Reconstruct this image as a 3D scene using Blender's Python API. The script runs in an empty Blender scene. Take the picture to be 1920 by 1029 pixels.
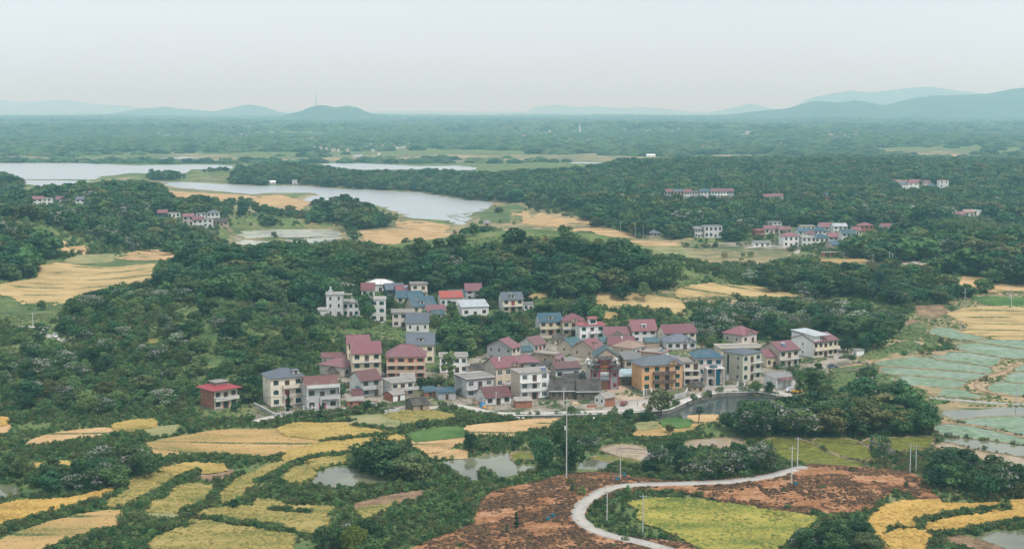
import bpy, math, random
import numpy as np
from mathutils import Vector, Matrix
from mathutils.geometry import delaunay_2d_cdt
R = math.radians
rng = np.random.default_rng(7)
random.seed(7)
sc = bpy.context.scene
C = sc.collection

# ---------------------------------------------------------------- camera
F = 2666.67           # focal length in photo pixels (50 mm on a 36 mm sensor, 1920 px wide)
CAMZ = 104.0
HORY = 203.0
PITCH = math.atan((514.5 - HORY) / F)
cam = bpy.data.objects.new('camera', bpy.data.cameras.new('camera'))
C.objects.link(cam)
cam.data.lens = 50; cam.data.sensor_width = 36
cam.location = (0, 0, CAMZ)
cam.rotation_euler = (R(90) - PITCH, 0, 0)
cam.data.clip_start = 1; cam.data.clip_end = 120000
sc.camera = cam

# ---------------------------------------------------------------- world, sun, exposure
SUN_EL, SUN_AZ = 58.0, 40.0      # high sun behind thin cloud, over the photographer's right shoulder
w = bpy.data.worlds.new('World'); sc.world = w; w.use_nodes = True
nt = w.node_tree; nt.nodes.clear()
wo = nt.nodes.new('ShaderNodeOutputWorld'); bg = nt.nodes.new('ShaderNodeBackground')
sky = nt.nodes.new('ShaderNodeTexSky'); sky.sky_type = 'NISHITA'; sky.sun_disc = False
sky.sun_elevation = R(SUN_EL); sky.sun_rotation = R(180 - SUN_AZ); sky.dust_density = 4
tc = nt.nodes.new('ShaderNodeTexCoord'); mp = nt.nodes.new('ShaderNodeMapping')
mp.inputs['Scale'].default_value = (.8, .8, 8)
nz = nt.nodes.new('ShaderNodeTexNoise'); nz.inputs['Scale'].default_value = 2.2; nz.inputs['Detail'].default_value = 5
rp = nt.nodes.new('ShaderNodeValToRGB')
rp.color_ramp.elements[0].position = .3; rp.color_ramp.elements[0].color = (8.5, 9.6, 10.5, 1)
rp.color_ramp.elements[1].position = .7; rp.color_ramp.elements[1].color = (9.3, 10.35, 11.2, 1)
mx = nt.nodes.new('ShaderNodeMix'); mx.data_type = 'RGBA'; mx.inputs['Factor'].default_value = .93
L = nt.links.new
L(tc.outputs['Generated'], mp.inputs['Vector']); L(mp.outputs[0], nz.inputs['Vector']); L(nz.outputs[0], rp.inputs[0])
L(sky.outputs[0], mx.inputs['A']); L(rp.outputs[0], mx.inputs['B']); L(mx.outputs['Result'], bg.inputs['Color'])
bg.inputs['Strength'].default_value = .08
L(bg.outputs[0], wo.inputs[0])
sl = bpy.data.lights.new('sun', 'SUN'); sl.energy = 2.3; sl.angle = R(11); sl.color = (1, .99, .98)
so = bpy.data.objects.new('sun', sl); C.objects.link(so)
so.rotation_euler = (R(90 - SUN_EL), 0, R(SUN_AZ)); so.location = (0, 0, 300)
vs = sc.view_settings; vs.view_transform = 'Standard'; vs.look = 'None'; vs.exposure = .21; vs.gamma = 1; vs.use_curve_mapping = False
cy = sc.cycles
cy.max_bounces = 6; cy.diffuse_bounces = 2; cy.glossy_bounces = 2; cy.transmission_bounces = 2
cy.volume_bounces = 3; cy.transparent_max_bounces = 4; cy.use_denoising = True; cy.caustics_reflective = False; cy.caustics_refractive = False

# ---------------------------------------------------------------- projection helpers
cp, sp_ = math.cos(PITCH), math.sin(PITCH)
def ray(px, py):
    dx = (px - 960) / F; dy = (514.5 - py) / F
    return dx, cp + dy * sp_, -sp_ + dy * cp
def proj(x, y, z):
    z = z - CAMZ
    d = y * cp - z * sp_
    v = y * sp_ + z * cp
    return 960 + F * x / d, 514.5 - F * v / d
def at0(px, py, z=0.):
    a, b, c = ray(px, py); t = (z - CAMZ) / c
    return a * t, b * t

# ---------------------------------------------------------------- ground classes, drawn as outlines of the fields on the flat valley floor
ZM = {'P1': (0, 760, 3.825), 'P2': (480, 760, 3.825), 'P3': (960, 760, 3.825), 'P4': (1440, 760, 3.825), 'P5': (0, 500, 3.81),
      'P6': (0, 280, 3.81), 'P7': (480, 280, 3.81), 'P8': (1440, 500, 3.81), 'Q1': (960, 280, 3.81), 'Q2': (1440, 280, 3.81),
      'F': (980, 560, 5.647), 'px': (0, 0, 1), 'D': (1060, 620, 6.052), 'B': (580, 600, 5.417), 'L3': (0, 150, 3.0), 'L4': (640, 150, 3.0), 'L5': (1280, 150, 3.0)}
def Z(tag, pts):
    a, b, s = ZM[tag]
    return [(a + x / s, b + y / s) for x, y in pts]
FIELDS = []
def fld(kind, tag, *pts): FIELDS.append((kind, Z(tag, pts)))
# --- near left
fld('wheat', 'P1', (-60, 750), (130, 700), (330, 700), (500, 680), (700, 640), (830, 603), (800, 630), (680, 680), (500, 735), (300, 775), (130, 810), (-60, 862))
fld('stubble', 'P1', (-60, 1010), (150, 920), (350, 850), (560, 800), (740, 770), (880, 765), (885, 800), (860, 850), (700, 880), (520, 940), (380, 980), (250, 1040), (-60, 1060))
fld('yellow', 'P1', (770, 690), (860, 640), (950, 590), (945, 540), (1100, 505), (1280, 490), (1310, 500), (1180, 560), (1080, 620), (960, 670), (870, 715), (780, 715))
fld('yellow', 'P1', (1065, 710), (1200, 690), (1290, 590), (1400, 580), (1520, 590), (1500, 680), (1340, 730), (1250, 760), (1060, 750))
fld('yellow', 'P1', (1575, 640), (1620, 590), (1700, 540), (1836, 490), (1836, 570), (1740, 600), (1720, 660), (1600, 695))
fld('yellow', 'P1', (1410, 790), (1480, 760), (1640, 740), (1900, 745), (1900, 850), (1700, 840), (1500, 800))
fld('yellow', 'P1', (1090, 990), (1200, 930), (1360, 870), (1370, 835), (1560, 850), (1700, 890), (2000, 905), (2090, 935), (2100, 1060), (1060, 1060))
fld('ripe', 'P1', (1150, 470), (1350, 425), (1600, 440), (1640, 460), (1440, 475), (1200, 490))
fld('soil', 'P1', (1440, 490), (1560, 465), (1680, 480), (1640, 510), (1450, 530))
fld('stubble', 'P1', (1045, 285), (1200, 250), (1560, 190), (1836, 185), (2016, 190), (2256, 230), (2356, 235), (2316, 270), (2166, 290), (2036, 330), (1896, 350), (1700, 345), (1500, 330), (1400, 340), (1230, 365), (1130, 345))
fld('ripe', 'P1', (800, 155), (960, 120), (1120, 118), (1145, 140), (960, 170), (830, 180))
fld('straw', 'P1', (160, 280), (260, 250), (380, 215), (560, 190), (740, 175), (810, 185), (800, 200), (650, 215), (450, 240), (300, 265))
fld('palegreen', 'P1', (1030, 190), (1180, 165), (1300, 155), (1290, 180), (1150, 215), (1060, 205))
fld('wheat', 'P1', (-20, 100), (60, 95), (50, 125), (-20, 135)); fld('straw', 'P1', (-20, 160), (80, 150), (60, 175), (-20, 190))
fld('palegreen', 'P1', (1030, 770), (1200, 755), (1320, 765), (1260, 800), (1100, 810))
fld('ripe', 'P1', (250, 430), (520, 410), (500, 440), (260, 460))
fld('pond', 'P1', (-20, 575), (60, 570), (130, 600), (120, 650), (-20, 660))
# --- near centre
fld('ripe', 'P2', (140, 180), (280, 140), (440, 130), (620, 145), (840, 175), (1000, 205), (900, 215), (780, 235), (560, 240), (400, 225), (220, 205))
fld('palegreen', 'P2', (520, 120), (700, 90), (860, 80), (960, 95), (1120, 130), (1100, 160), (960, 165), (820, 150), (640, 135))
fld('yellow', 'P2', (930, 75), (1040, 50), (1250, 55), (1430, 85), (1380, 110), (1180, 115), (1020, 95))
fld('ripe', 'P2', (480, 275), (760, 240), (960, 220), (1060, 240), (1050, 260), (900, 260), (720, 300), (560, 340), (300, 400), (190, 385), (220, 350), (340, 310))
fld('straw', 'P2', (1110, 265), (1280, 235), (1510, 215), (1500, 250), (1400, 280), (1390, 300), (1260, 325), (1180, 320), (1120, 290))
fld('straw', 'P2', (1480, 175), (1600, 150), (1760, 138), (1836, 135), (1996, 120), (2206, 110), (2136, 130), (1956, 170), (1836, 210), (1700, 215), (1560, 205))
fld('greencrop', 'P2', (1100, 215), (1300, 180), (1480, 175), (1510, 205), (1380, 225), (1250, 235), (1130, 250))
fld('yellow', 'P2', (0, 500), (90, 440), (210, 420), (190, 460), (60, 520), (0, 530))
fld('yellow', 'P2', (200, 530), (270, 460), (380, 450), (420, 490), (360, 530), (320, 560))
fld('yellow', 'P2', (370, 430), (500, 390), (640, 380), (640, 400), (540, 410), (420, 450))
fld('straw', 'P2', (1200, 350), (1420, 330), (1530, 340), (1520, 365), (1400, 370), (1240, 365))
fld('pond', 'P2', (395, 560), (430, 500), (520, 455), (640, 445), (760, 490), (920, 540), (1030, 560), (930, 575), (740, 580), (600, 590), (480, 580))
fld('yellow', 'P2', (0, 690), (110, 690), (240, 740), (440, 740), (560, 745), (480, 790), (300, 790), (160, 750), (0, 745))
fld('yellow', 'P2', (60, 770), (200, 790), (400, 810), (520, 820), (500, 870), (420, 900), (280, 885), (80, 860))
fld('soil', 'P2', (690, 725), (800, 700), (960, 660), (1120, 635), (1220, 630), (1180, 650), (1000, 690), (860, 740), (740, 745))
fld('yellow', 'P2', (700, 755), (880, 740), (1000, 700), (900, 760), (800, 800), (740, 800))
fld('pond', 'P2', (1320, 410), (1450, 400), (1640, 365), (1836, 350), (1980, 350), (1990, 380), (1930, 400), (1840, 400), (1880, 440), (2000, 440), (2010, 490), (1900, 490), (1836, 530), (1760, 540), (1680, 480), (1640, 440), (1590, 470), (1590, 540), (1500, 545), (1420, 480))
# --- the bare earth mound and its crop
MOUND = [(740, 1045), (790, 1020), (850, 998), (885, 982), (893, 960), (905, 935), (925, 922), (960, 912), (1007, 906), (1033, 896), (1085, 887), (1143, 887), (1195, 896), (1247, 902), (1326, 902), (1440, 890),
         (1490, 878), (1513, 873), (1545, 874), (1607, 880), (1662, 881), (1717, 889), (1741, 915), (1767, 940), (1740, 945), (1700, 925), (1675, 920), (1650, 935), (1637, 958), (1597, 966), (1560, 968), (1520, 966),
         (1480, 961), (1440, 955), (1405, 947), (1352, 941), (1300, 928), (1222, 920), (1170, 925), (1143, 936), (1117, 945), (1095, 968), (1100, 985), (1127, 1004), (1195, 1009), (1287, 1018), (1330, 1045)]
FIELDS.append(('earth', MOUND))
FIELDS.append(('rape', [(1174, 945), (1221, 934), (1287, 936), (1352, 943), (1405, 950), (1440, 957), (1492, 963), (1542, 971), (1526, 980), (1513, 995), (1480, 1011), (1450, 1045), (1340, 1045), (1287, 1015), (1247, 995), (1206, 982), (1190, 969), (1200, 961), (1190, 953)]))
fld('straw', 'P3', (0, 130), (160, 110), (370, 110), (300, 130), (120, 170), (0, 200))
fld('palegreen', 'P3', (880, 140), (1040, 130), (1060, 150), (900, 165))
fld('stubble', 'P3', (890, 170), (1050, 152), (1330, 150), (1300, 170), (1100, 200), (940, 210), (890, 200))
fld('straw', 'P3', (1240, 88), (1500, 80), (1480, 105), (1300, 125))
fld('greencrop', 'P3', (1050, 120), (1180, 105), (1290, 120), (1270, 148), (1080, 148))
fld('mud', 'P3', (620, 315), (720, 290), (880, 290), (1000, 330), (1000, 380), (920, 400), (760, 360))
fld('mud', 'P3', (1230, 270), (1500, 240), (1660, 240), (1660, 340), (1560, 345), (1480, 310), (1230, 300))
fld('olive', 'P3', (530, 378), (700, 365), (980, 420), (900, 430), (720, 400), (620, 388))
fld('pond', 'P3', (470, 410), (620, 395), (720, 430), (700, 460), (560, 478), (470, 478))
fld('olive', 'P3', (0, 340), (150, 335), (150, 380), (60, 400), (0, 390))
fld('pond', 'P3', (50, 430), (200, 440), (180, 490), (60, 480))
# --- right
fld('olive', 'P4', (-30, 240), (220, 240), (430, 345), (560, 400), (720, 430), (740, 462), (560, 452), (350, 438), (180, 400), (-30, 325))
fld('olive', 'P4', (260, 245), (600, 240), (740, 330), (760, 390), (620, 378), (470, 342))
fld('olive', 'P4', (640, 250), (960, 240), (1190, 225), (1190, 260), (1100, 330), (780, 320))
fld('pond', 'P4', (1210, 45), (1300, 22), (1900, 22), (1900, 66), (1250, 92), (1205, 85))
fld('paddy', 'P4', (1290, 105), (1500, 97), (1900, 78), (1900, 240), (1700, 178), (1560, 148))
fld('paddy', 'P4', (1180, 148), (1280, 137), (1500, 162), (1900, 255), (1900, 282), (1500, 238), (1220, 208))
fld('pond', 'P4', (1210, 238), (1400, 243), (1900, 312), (1900, 372), (1600, 328), (1450, 298))
fld('mud', 'P4', (1160, 285), (1300, 275), (1480, 332), (1900, 392), (1900, 448), (1720, 440), (1560, 390), (1400, 350))
fld('wheat', 'P4', (740, 830), (830, 740), (920, 710), (1220, 695), (1250, 720), (1700, 720), (1690, 735), (1400, 760), (1100, 820), (1060, 860), (900, 850), (830, 870), (790, 930), (800, 980), (770, 900))
fld('wheat', 'P4', (1130, 875), (1300, 830), (1900, 755), (1900, 805), (1500, 870), (1300, 920), (1150, 895))
fld('wheat', 'P4', (820, 950), (950, 900), (1200, 920), (1150, 960), (1090, 1060), (860, 1060))
fld('wheat', 'P4', (1740, 700), (1900, 690), (1900, 740), (1760, 740))
fld('pond', 'P4', (1470, 945), (1600, 920), (1720, 905), (1900, 905), (1900, 1060), (1760, 1050), (1600, 985))
fld('soil', 'P4', (1210, 930), (1330, 935), (1560, 990), (1720, 1060), (1600, 1060), (1400, 985), (1290, 960))
for p in [[(740, 688), (900, 650), (1060, 645), (1570, 718), (1605, 755), (1595, 760), (1100, 726), (800, 706)], [(800, 717), (1100, 738), (1590, 772), (1470, 812), (1100, 778), (800, 760)],
          [(960, 780), (1445, 823), (1380, 866), (1000, 846), (900, 800)], [(1130, 872), (1380, 880), (1600, 938), (1150, 918)], [(1090, 643), (1300, 607), (1690, 652), (1635, 697), (1580, 710)],
          [(1290, 562), (1520, 549), (1900, 608), (1900, 652), (1720, 653), (1420, 605)], [(1400, 535), (1900, 522), (1900, 600), (1560, 547)], [(1545, 868), (1640, 828), (1900, 850), (1900, 912), (1700, 922)],
          [(1655, 815), (1740, 762), (1900, 750), (1900, 838)], [(1765, 715), (1900, 690), (1900, 742), (1760, 748)], [(1140, 470), (1180, 440), (1300, 445), (1400, 470), (1540, 500), (1540, 513), (1400, 518), (1250, 503)]]:
    fld('paddy', 'P8', *p)
fld('meadow', 'P8', (850, 470), (1000, 425), (1140, 415), (1120, 450), (1050, 480), (1070, 520), (900, 510))
fld('meadow', 'P8', (470, 740), (700, 705), (790, 720), (760, 760), (620, 800), (450, 790)); fld('meadow', 'P8', (430, 812), (620, 815), (800, 770), (940, 790), (960, 850), (700, 900), (450, 880))
fld('meadow', 'P8', (800, 600), (1000, 540), (1100, 560), (1120, 590), (950, 625), (800, 640))
fld('meadow', 'P8', (1100, 480), (1240, 510), (1170, 540), (1250, 590), (1140, 580))
fld('wheat', 'P8', (1280, 340), (1400, 305), (1900, 290), (1900, 520), (1640, 513), (1540, 488), (1380, 468), (1450, 420), (1380, 385))
fld('greencrop', 'P8', (1420, 225), (1900, 232), (1900, 292), (1700, 285), (1560, 265))
fld('soil', 'P8', (1030, 295), (1250, 280), (1280, 330), (1190, 365), (1100, 350)); fld('soil', 'P8', (840, 390), (1100, 395), (1000, 420), (850, 445))
fld('straw', 'P8', (1340, 150), (1440, 130), (1900, 140), (1900, 165), (1600, 180), (1360, 160))
fld('wheat', 'P8', (-60, 160), (60, 185), (350, 215), (300, 225), (210, 245), (-60, 225))
fld('soil', 'P8', (330, 335), (440, 345), (440, 385), (400, 395))
# --- behind the village
fld('wheat', 'F', (750, 45), (1000, 40), (1440, 90), (1710, 130), (1720, 160), (1560, 150), (1200, 95), (1000, 110), (760, 60))
fld('wheat', 'F', (820, -15), (1440, 8), (1250, 45), (900, 30)); fld('stubble', 'F', (720, 145), (900, 150), (1050, 190), (1000, 215), (850, 210), (720, 180))
FIELDS.append(('wheat', [(1265, 545), (1330, 533), (1420, 540), (1440, 543), (1430, 556), (1380, 553), (1270, 558)]))
FIELDS.append(('wheat', [(1113, 549), (1190, 553), (1265, 562), (1285, 576), (1278, 583), (1210, 572), (1120, 566)]))
FIELDS.append(('wheat', [(985, 551), (1030, 552), (1025, 559), (985, 560)]))
fld('straw', 'Q1', (0, 440), (140, 455), (100, 465), (0, 470)); fld('straw', 'Q1', (0, 477), (120, 472), (150, 500), (420, 535), (390, 555), (200, 540), (0, 520))
fld('wheat', 'Q1', (-60, 580), (360, 585), (300, 600), (-60, 600)); fld('straw', 'Q1', (350, 575), (640, 570), (870, 610), (860, 635), (640, 625), (480, 600))
fld('straw', 'Q1', (150, 480), (200, 460), (300, 500), (640, 520), (560, 530), (300, 510)); fld('straw', 'Q1', (820, 660), (1080, 670), (1200, 680), (1200, 690), (830, 690))
fld('meadow', 'Q1', (-40, 602), (300, 604), (480, 605), (640, 630), (860, 640), (820, 655), (700, 660), (400, 650), (-40, 640))
fld('palegreen', 'Q1', (850, 700), (1200, 700), (1300, 740), (1330, 775), (1150, 770), (960, 740))
fld('yard', 'Q1', (1310, 700), (1400, 670), (1700, 660), (1950, 660), (2200, 690), (2330, 690), (2330, 720), (1900, 725), (1720, 710), (1500, 705))
fld('stubble', 'Q2', (310, 800), (460, 790), (800, 790), (950, 790), (960, 815), (700, 820), (400, 820)); fld('meadow', 'Q2', (400, 832), (750, 830), (650, 860), (520, 870))
fld('wheat', 'Q2', (1180, 800), (1370, 785), (1330, 820), (1220, 825)); fld('straw', 'Q2', (730, 5), (1400, 35), (1390, 70), (800, 28)); fld('straw', 'Q2', (1340, 365), (1700, 375), (1720, 400), (1460, 390))
fld('pond', 'Q2', (1310, 915), (1600, 925), (1580, 950), (1400, 965), (1320, 950))
FIELDS.append(('wheat', [(-10, 537), (71, 524), (76, 505), (74, 500), (118, 495), (289, 496), (292, 520), (250, 535), (200, 545), (150, 552), (128, 566), (35, 567), (24, 555), (-10, 550)]))
fld('meadow', 'P5', (-20, 260), (270, 258), (500, 262), (470, 285), (380, 312), (270, 312), (-20, 312)); fld('pond', 'P5', (-20, 316), (270, 320), (440, 325), (400, 332), (60, 332), (-20, 335))
fld('meadow', 'P5', (60, 395), (370, 400), (360, 425), (140, 435), (60, 420)); fld('yellow', 'P5', (1040, 530), (1130, 525), (1130, 555), (1060, 560))
fld('straw', 'P6', (820, 780), (1000, 730), (1240, 715), (1260, 790), (900, 785)); fld('palegreen', 'P6', (450, 805), (560, 770), (820, 755), (810, 800), (480, 815))
fld('straw', 'P6', (440, 710), (640, 700), (690, 715), (500, 740), (440, 740)); fld('straw', 'P6', (430, 660), (510, 675), (430, 690)); fld('straw', 'P6', (560, 740), (660, 730), (600, 755))
fld('straw', 'P6', (-20, 420), (110, 430), (60, 440), (-20, 440)); fld('straw', 'P6', (230, 440), (400, 445), (330, 465))
fld('straw', 'P6', (1180, 300), (1400, 320), (1829, 338), (1829, 367), (1300, 362), (1190, 330))
fld('straw', 'P7', (0, 340), (180, 335), (300, 370), (400, 380), (320, 430), (180, 445), (0, 410)); fld('straw', 'P7', (740, 590), (1000, 580), (1250, 590), (1420, 620), (1420, 670), (1100, 670), (900, 690), (820, 680), (780, 640))
fld('straw', 'P7', (1010, 505), (1200, 520), (1380, 550), (1350, 590), (1250, 590), (1000, 540)); fld('straw', 'P7', (1460, 690), (1640, 690), (1640, 705), (1460, 705))
fld('stubble', 'P7', (280, 550), (420, 533), (600, 540), (700, 555), (640, 562), (300, 562))
fld('palepaddy', 'P7', (-180, 580), (200, 575), (640, 565), (640, 622), (480, 625), (200, 625), (-180, 640)); fld('palepaddy', 'P7', (-180, 645), (200, 670), (350, 640), (640, 630), (620, 655), (350, 685), (0, 715), (-180, 690))
fld('pond', 'P7', (210, 628), (340, 628), (335, 665), (205, 665)); fld('pond', 'P7', (400, 630), (470, 630), (460, 665), (395, 665))
fld('pond', 'P7', (-20, 345), (20, 340), (10, 350)); fld('meadow', 'P7', (1690, 430), (1829, 400), (1900, 420), (1900, 450), (1750, 452)); fld('meadow', 'P7', (1360, 482), (1600, 452), (1900, 485), (1900, 520), (1500, 520))
# --- lakes and far water
LAKES = [('lake', [(-60, 306), (140, 306), (262, 311), (275, 310), (300, 310), (380, 309), (438, 311), (432, 321), (350, 325), (345, 334), (268, 331), (240, 328), (190, 331), (183, 336), (-60, 336)]),
         ('lake', [(-60, 301.2), (120, 302), (240, 304), (240, 305.5), (120, 303.6), (-60, 303.2)]),
         ('lake', [(262, 299), (330, 295.5), (345, 294), (460, 303), (440, 305.5), (300, 306)]),
         ('lake', [(38, 338), (190, 337), (150, 346), (95, 349), (40, 349)]),
         ('lake', [(270, 341), (340, 341), (480, 349), (560, 348), (620, 353), (700, 357), (800, 362), (860, 373), (930, 380), (958, 384), (925, 390), (905, 398), (880, 400), (896, 412), (880, 424), (845, 424), (838, 413), (760, 410), (690, 388), (650, 374), (580, 381), (558, 370), (600, 366), (590, 362), (500, 362), (480, 365), (330, 352)]),
         ('lake', [(505, 409), (573, 412), (573, 420), (508, 418)]), ('lake', [(560, 401), (590, 398), (588, 406), (562, 405)]),
         ('lake', [(600, 307), (690, 306.5), (780, 312), (860, 311), (920, 315), (880, 320), (760, 318), (670, 320)]), ('lake', [(730, 298), (805, 301), (800, 304), (735, 303.5)]),
         ('lake', [(960, 301), (1000, 301), (1000, 303), (960, 303.5)]), ('lake', [(1000, 310.5), (1046, 312), (1046, 314), (1002, 313.5)]), ('lake', [(1070, 304), (1160, 305), (1155, 308), (1075, 306.5)]),
         ('lake', [(1400, 300), (1435, 300.5), (1435, 303), (1402, 303)]), ('lake', [(1040, 298), (1150, 298), (1150, 299.4), (1040, 299.6)])]
POND = [(925, 779), (1000, 779), (1120, 777), (1235, 771), (1256, 768), (1300, 748), (1345, 737), (1370, 736), (1420, 735), (1470, 743), (1500, 751), (1510, 770), (1440, 795), (1380, 790), (1290, 784), (1230, 786), (1150, 782), (1060, 786), (940, 785)]
LAKES.append(('lake', POND))
FARF = [('farfield', Z(t, p)) for t, p in [('L3', [(0, 435), (140, 425), (300, 440), (460, 445), (460, 455), (0, 450)]), ('L3', [(800, 430), (1050, 415), (1400, 430), (1480, 440), (1300, 450), (1000, 432)]),
        ('L4', [(260, 435), (500, 425), (1140, 420), (1100, 440), (700, 445), (300, 450)]), ('L4', [(700, 445), (1560, 445), (1920, 440), (1920, 460), (1200, 462), (560, 465)]), ('L4', [(1100, 430), (1500, 412), (1530, 425), (1300, 438)]),
        ('L5', [(0, 425), (300, 420), (700, 430), (600, 440), (0, 445)]), ('L5', [(1050, 390), (1300, 395), (1620, 405), (1600, 420), (1100, 412)]), ('L5', [(1200, 425), (1920, 430), (1920, 445), (1350, 440)]), ('L5', [(340, 300), (420, 315), (400, 328), (270, 325)]),
        ('P6', [(0, 75), (600, 60), (950, 70), (1700, 60), (1829, 65), (1829, 85), (900, 90), (0, 85)]), ('P7', [(0, 60), (500, 60), (900, 45), (1829, 30), (1829, 60), (900, 75), (500, 95), (0, 90)]),
        ('Q1', [(0, 45), (700, 50), (1000, 55), (1829, 60), (1600, 75), (900, 75), (0, 95)])]]
VILLAGE = [(500, 792), (560, 776), (640, 770), (700, 764), (760, 776), (800, 770), (850, 760), (880, 768), (920, 778), (1000, 778), (1120, 776), (1240, 770), (1300, 746), (1345, 735), (1420, 733), (1500, 744), (1540, 712), (1620, 668), (1600, 655), (1500, 640), (1400, 640),
           (1330, 650), (1250, 640), (1180, 630), (1100, 622), (1010, 622), (1000, 650), (940, 655), (880, 675), (820, 690), (740, 690), (640, 690), (600, 700), (600, 730), (560, 745), (470, 765), (480, 785)]

FLAT = {'pond', 'lake', 'paddy', 'palepaddy', 'olive', 'mud'}
CID = {'scrub': 0, 'pond': 1, 'lake': 1, 'paddy': 2, 'palepaddy': 2, 'olive': 2, 'mud': 2, 'farfield': 5, 'yard': 4, 'road': 6, 'earth': 7, 'meadow': 8}
def inside(poly, X, Y):
    r = np.zeros(X.shape, bool); n = len(poly); j = n - 1
    for i in range(n):
        xi, yi = poly[i]; xj, yj = poly[j]
        if yi != yj:
            c = ((yi > Y) != (yj > Y)) & (X < (xj - xi) * (Y - yi) / (yj - yi) + xi)
            r ^= c
        j = i
    return r
def grow(p, d):
    a = np.array(p, float); n = len(a); area = 0.5 * sum(a[i][0] * a[(i + 1) % n][1] - a[(i + 1) % n][0] * a[i][1] for i in range(n)); out = []
    for i in range(n):
        t = a[(i + 1) % n] - a[i - 1]; t = t / (np.hypot(*t) + 1e-9); nn = np.array([t[1], -t[0]]) * (1 if area > 0 else -1); out.append((a[i][0] + nn[0] * d * 1.5, a[i][1] + nn[1] * d * (1.35 if nn[1] > 0 and d > 2.7 else 1)))
    return out
def growth(k, p):
    my = np.mean([q[1] for q in p])
    if k in ('earth', 'pond', 'yard', 'rape'): return 0 if k != 'pond' else 2
    if k in WET: return 2.2 if my > 600 else 1
    return 4.0 if my > 770 else (2.5 if my > 560 else 2.)
WET = {'paddy', 'palepaddy', 'olive', 'mud'}
FIELDS = [('gold' if k == 'wheat' and np.mean([q[1] for q in p]) > 770 else k, grow(p, growth(k, p)) if growth(k, p) else p) for k, p in FIELDS]
OX, OY = 300, 250                                     # raster margins in photo pixels
CM = np.zeros((1029 + OY + 200, 1920 + 2 * OX), np.uint8)
def draw(poly, v):
    a = np.array(poly); x0, y0 = np.floor(a.min(0)).astype(int) - 1; x1, y1 = np.ceil(a.max(0)).astype(int) + 1
    x0, x1 = max(x0, -OX), min(x1, 1919 + OX); y0, y1 = max(y0, 0), min(y1, 1029 + OY - 60)
    X, Y = np.meshgrid(np.arange(x0, x1) + .5, np.arange(y0, y1) + .5)
    m = inside(poly, X, Y); s = CM[y0:y1, x0 + OX:x1 + OX]; s[m] = v
OPENLAND = [[(280, 480), (430, 425), (560, 425), (740, 415), (850, 425), (960, 380), (1070, 400), (1100, 412), (1180, 440), (1300, 447), (1290, 500), (1270, 480), (1200, 460), (1100, 430), (1000, 435), (940, 455), (850, 460), (760, 470), (640, 455), (430, 470)],
            [(1280, 452), (1440, 465), (1600, 490), (1800, 485), (1790, 515), (1640, 500), (1500, 478), (1440, 500), (1350, 495), (1280, 495)], [(-60, 534), (110, 490), (300, 470), (300, 520), (130, 570), (110, 600), (-60, 612)],
            [(-60, 340), (60, 350), (170, 340), (300, 335), (430, 330), (600, 345), (800, 360), (960, 375), (1000, 385), (900, 430), (740, 420), (590, 400), (430, 400), (380, 365), (300, 350), (230, 340)],
            [(1640, 610), (1760, 570), (1990, 520), (1990, 800), (1760, 790), (1640, 740), (1560, 700), (1620, 665)], [(1110, 545), (1530, 532), (1550, 560), (1300, 570), (1130, 575)]]
for p in OPENLAND: draw(p, 9)
draw(VILLAGE, CID['yard'])
for k, p in FARF: draw(p, 5)
for k, p in FIELDS: draw(p, CID.get(k, 3))
for k, p in LAKES: draw(p, 1)
def cls(px, py):
    i = np.clip(np.round(np.nan_to_num(py)).astype(int), 0, CM.shape[0] - 1); j = np.clip(np.round(np.nan_to_num(px)).astype(int) + OX, 0, CM.shape[1] - 1)
    return CM[i, j]
fm = np.isin(CM, (1, 2, 4, 5)).astype(np.float32)
def blur(a, n, ax):
    k = 2 * n + 1; c = np.cumsum(np.pad(a, [(n + 1, n) if i == ax else (0, 0) for i in range(2)], mode='edge'), ax)
    return (np.take(c, range(k, c.shape[ax]), ax) - np.take(c, range(0, c.shape[ax] - k), ax)) / k
FLM = np.clip(blur(blur(fm, 5, 0), 12, 1) * 1.9, 0, 1)

# ---------------------------------------------------------------- terrain height
def gp(px, py):
    x, y = at0(px, py); return x, y
BUMPS = []
def bump(px, py, rx, ry, h): x, y = gp(px, py); BUMPS.append((x, y, rx, ry, h))
bump(1055, 545, 75, 75, 15); bump(950, 540, 80, 70, 13); bump(780, 545, 90, 70, 9); bump(560, 530, 90, 90, 11); bump(420, 525, 70, 90, 10); bump(1200, 540, 50, 60, 9)
bump(20, 500, 55, 110, 17); bump(-60, 520, 80, 130, 16); bump(260, 425, 110, 190, 15); bump(120, 420, 110, 160, 14); bump(390, 430, 60, 100, 5); bump(0, 370, 60, 120, 16)
bump(650, 410, 45, 110, 14); bump(310, 330, 60, 140, 10); bump(1300, 400, 160, 200, 7); bump(1180, 425, 80, 100, 7); bump(1450, 385, 180, 220, 6)
bump(1750, 455, 110, 140, 9); bump(1880, 500, 70, 110, 13); bump(1690, 545, 60, 70, 7); bump(1560, 520, 60, 70, 5)
bump(1000, 345, 300, 260, 5); bump(1500, 335, 400, 350, 7); bump(1850, 340, 300, 350, 9); bump(560, 330, 220, 220, 7); bump(1250, 330, 240, 280, 6)
bump(300, 620, 70, 75, 6); bump(420, 640, 60, 70, 6); bump(150, 640, 60, 60, 4); bump(1620, 640, 25, 40, 4); bump(1620, 760, 34, 26, 4)
bump(1070, 915, 26, 26, 2.6); bump(1000, 965, 30, 26, 2.4); bump(1560, 915, 28, 24, 2.8); bump(1400, 915, 30, 18, 1.6); bump(230, 865, 22, 22, 2.5); bump(700, 1000, 30, 26, 1.5)
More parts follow.
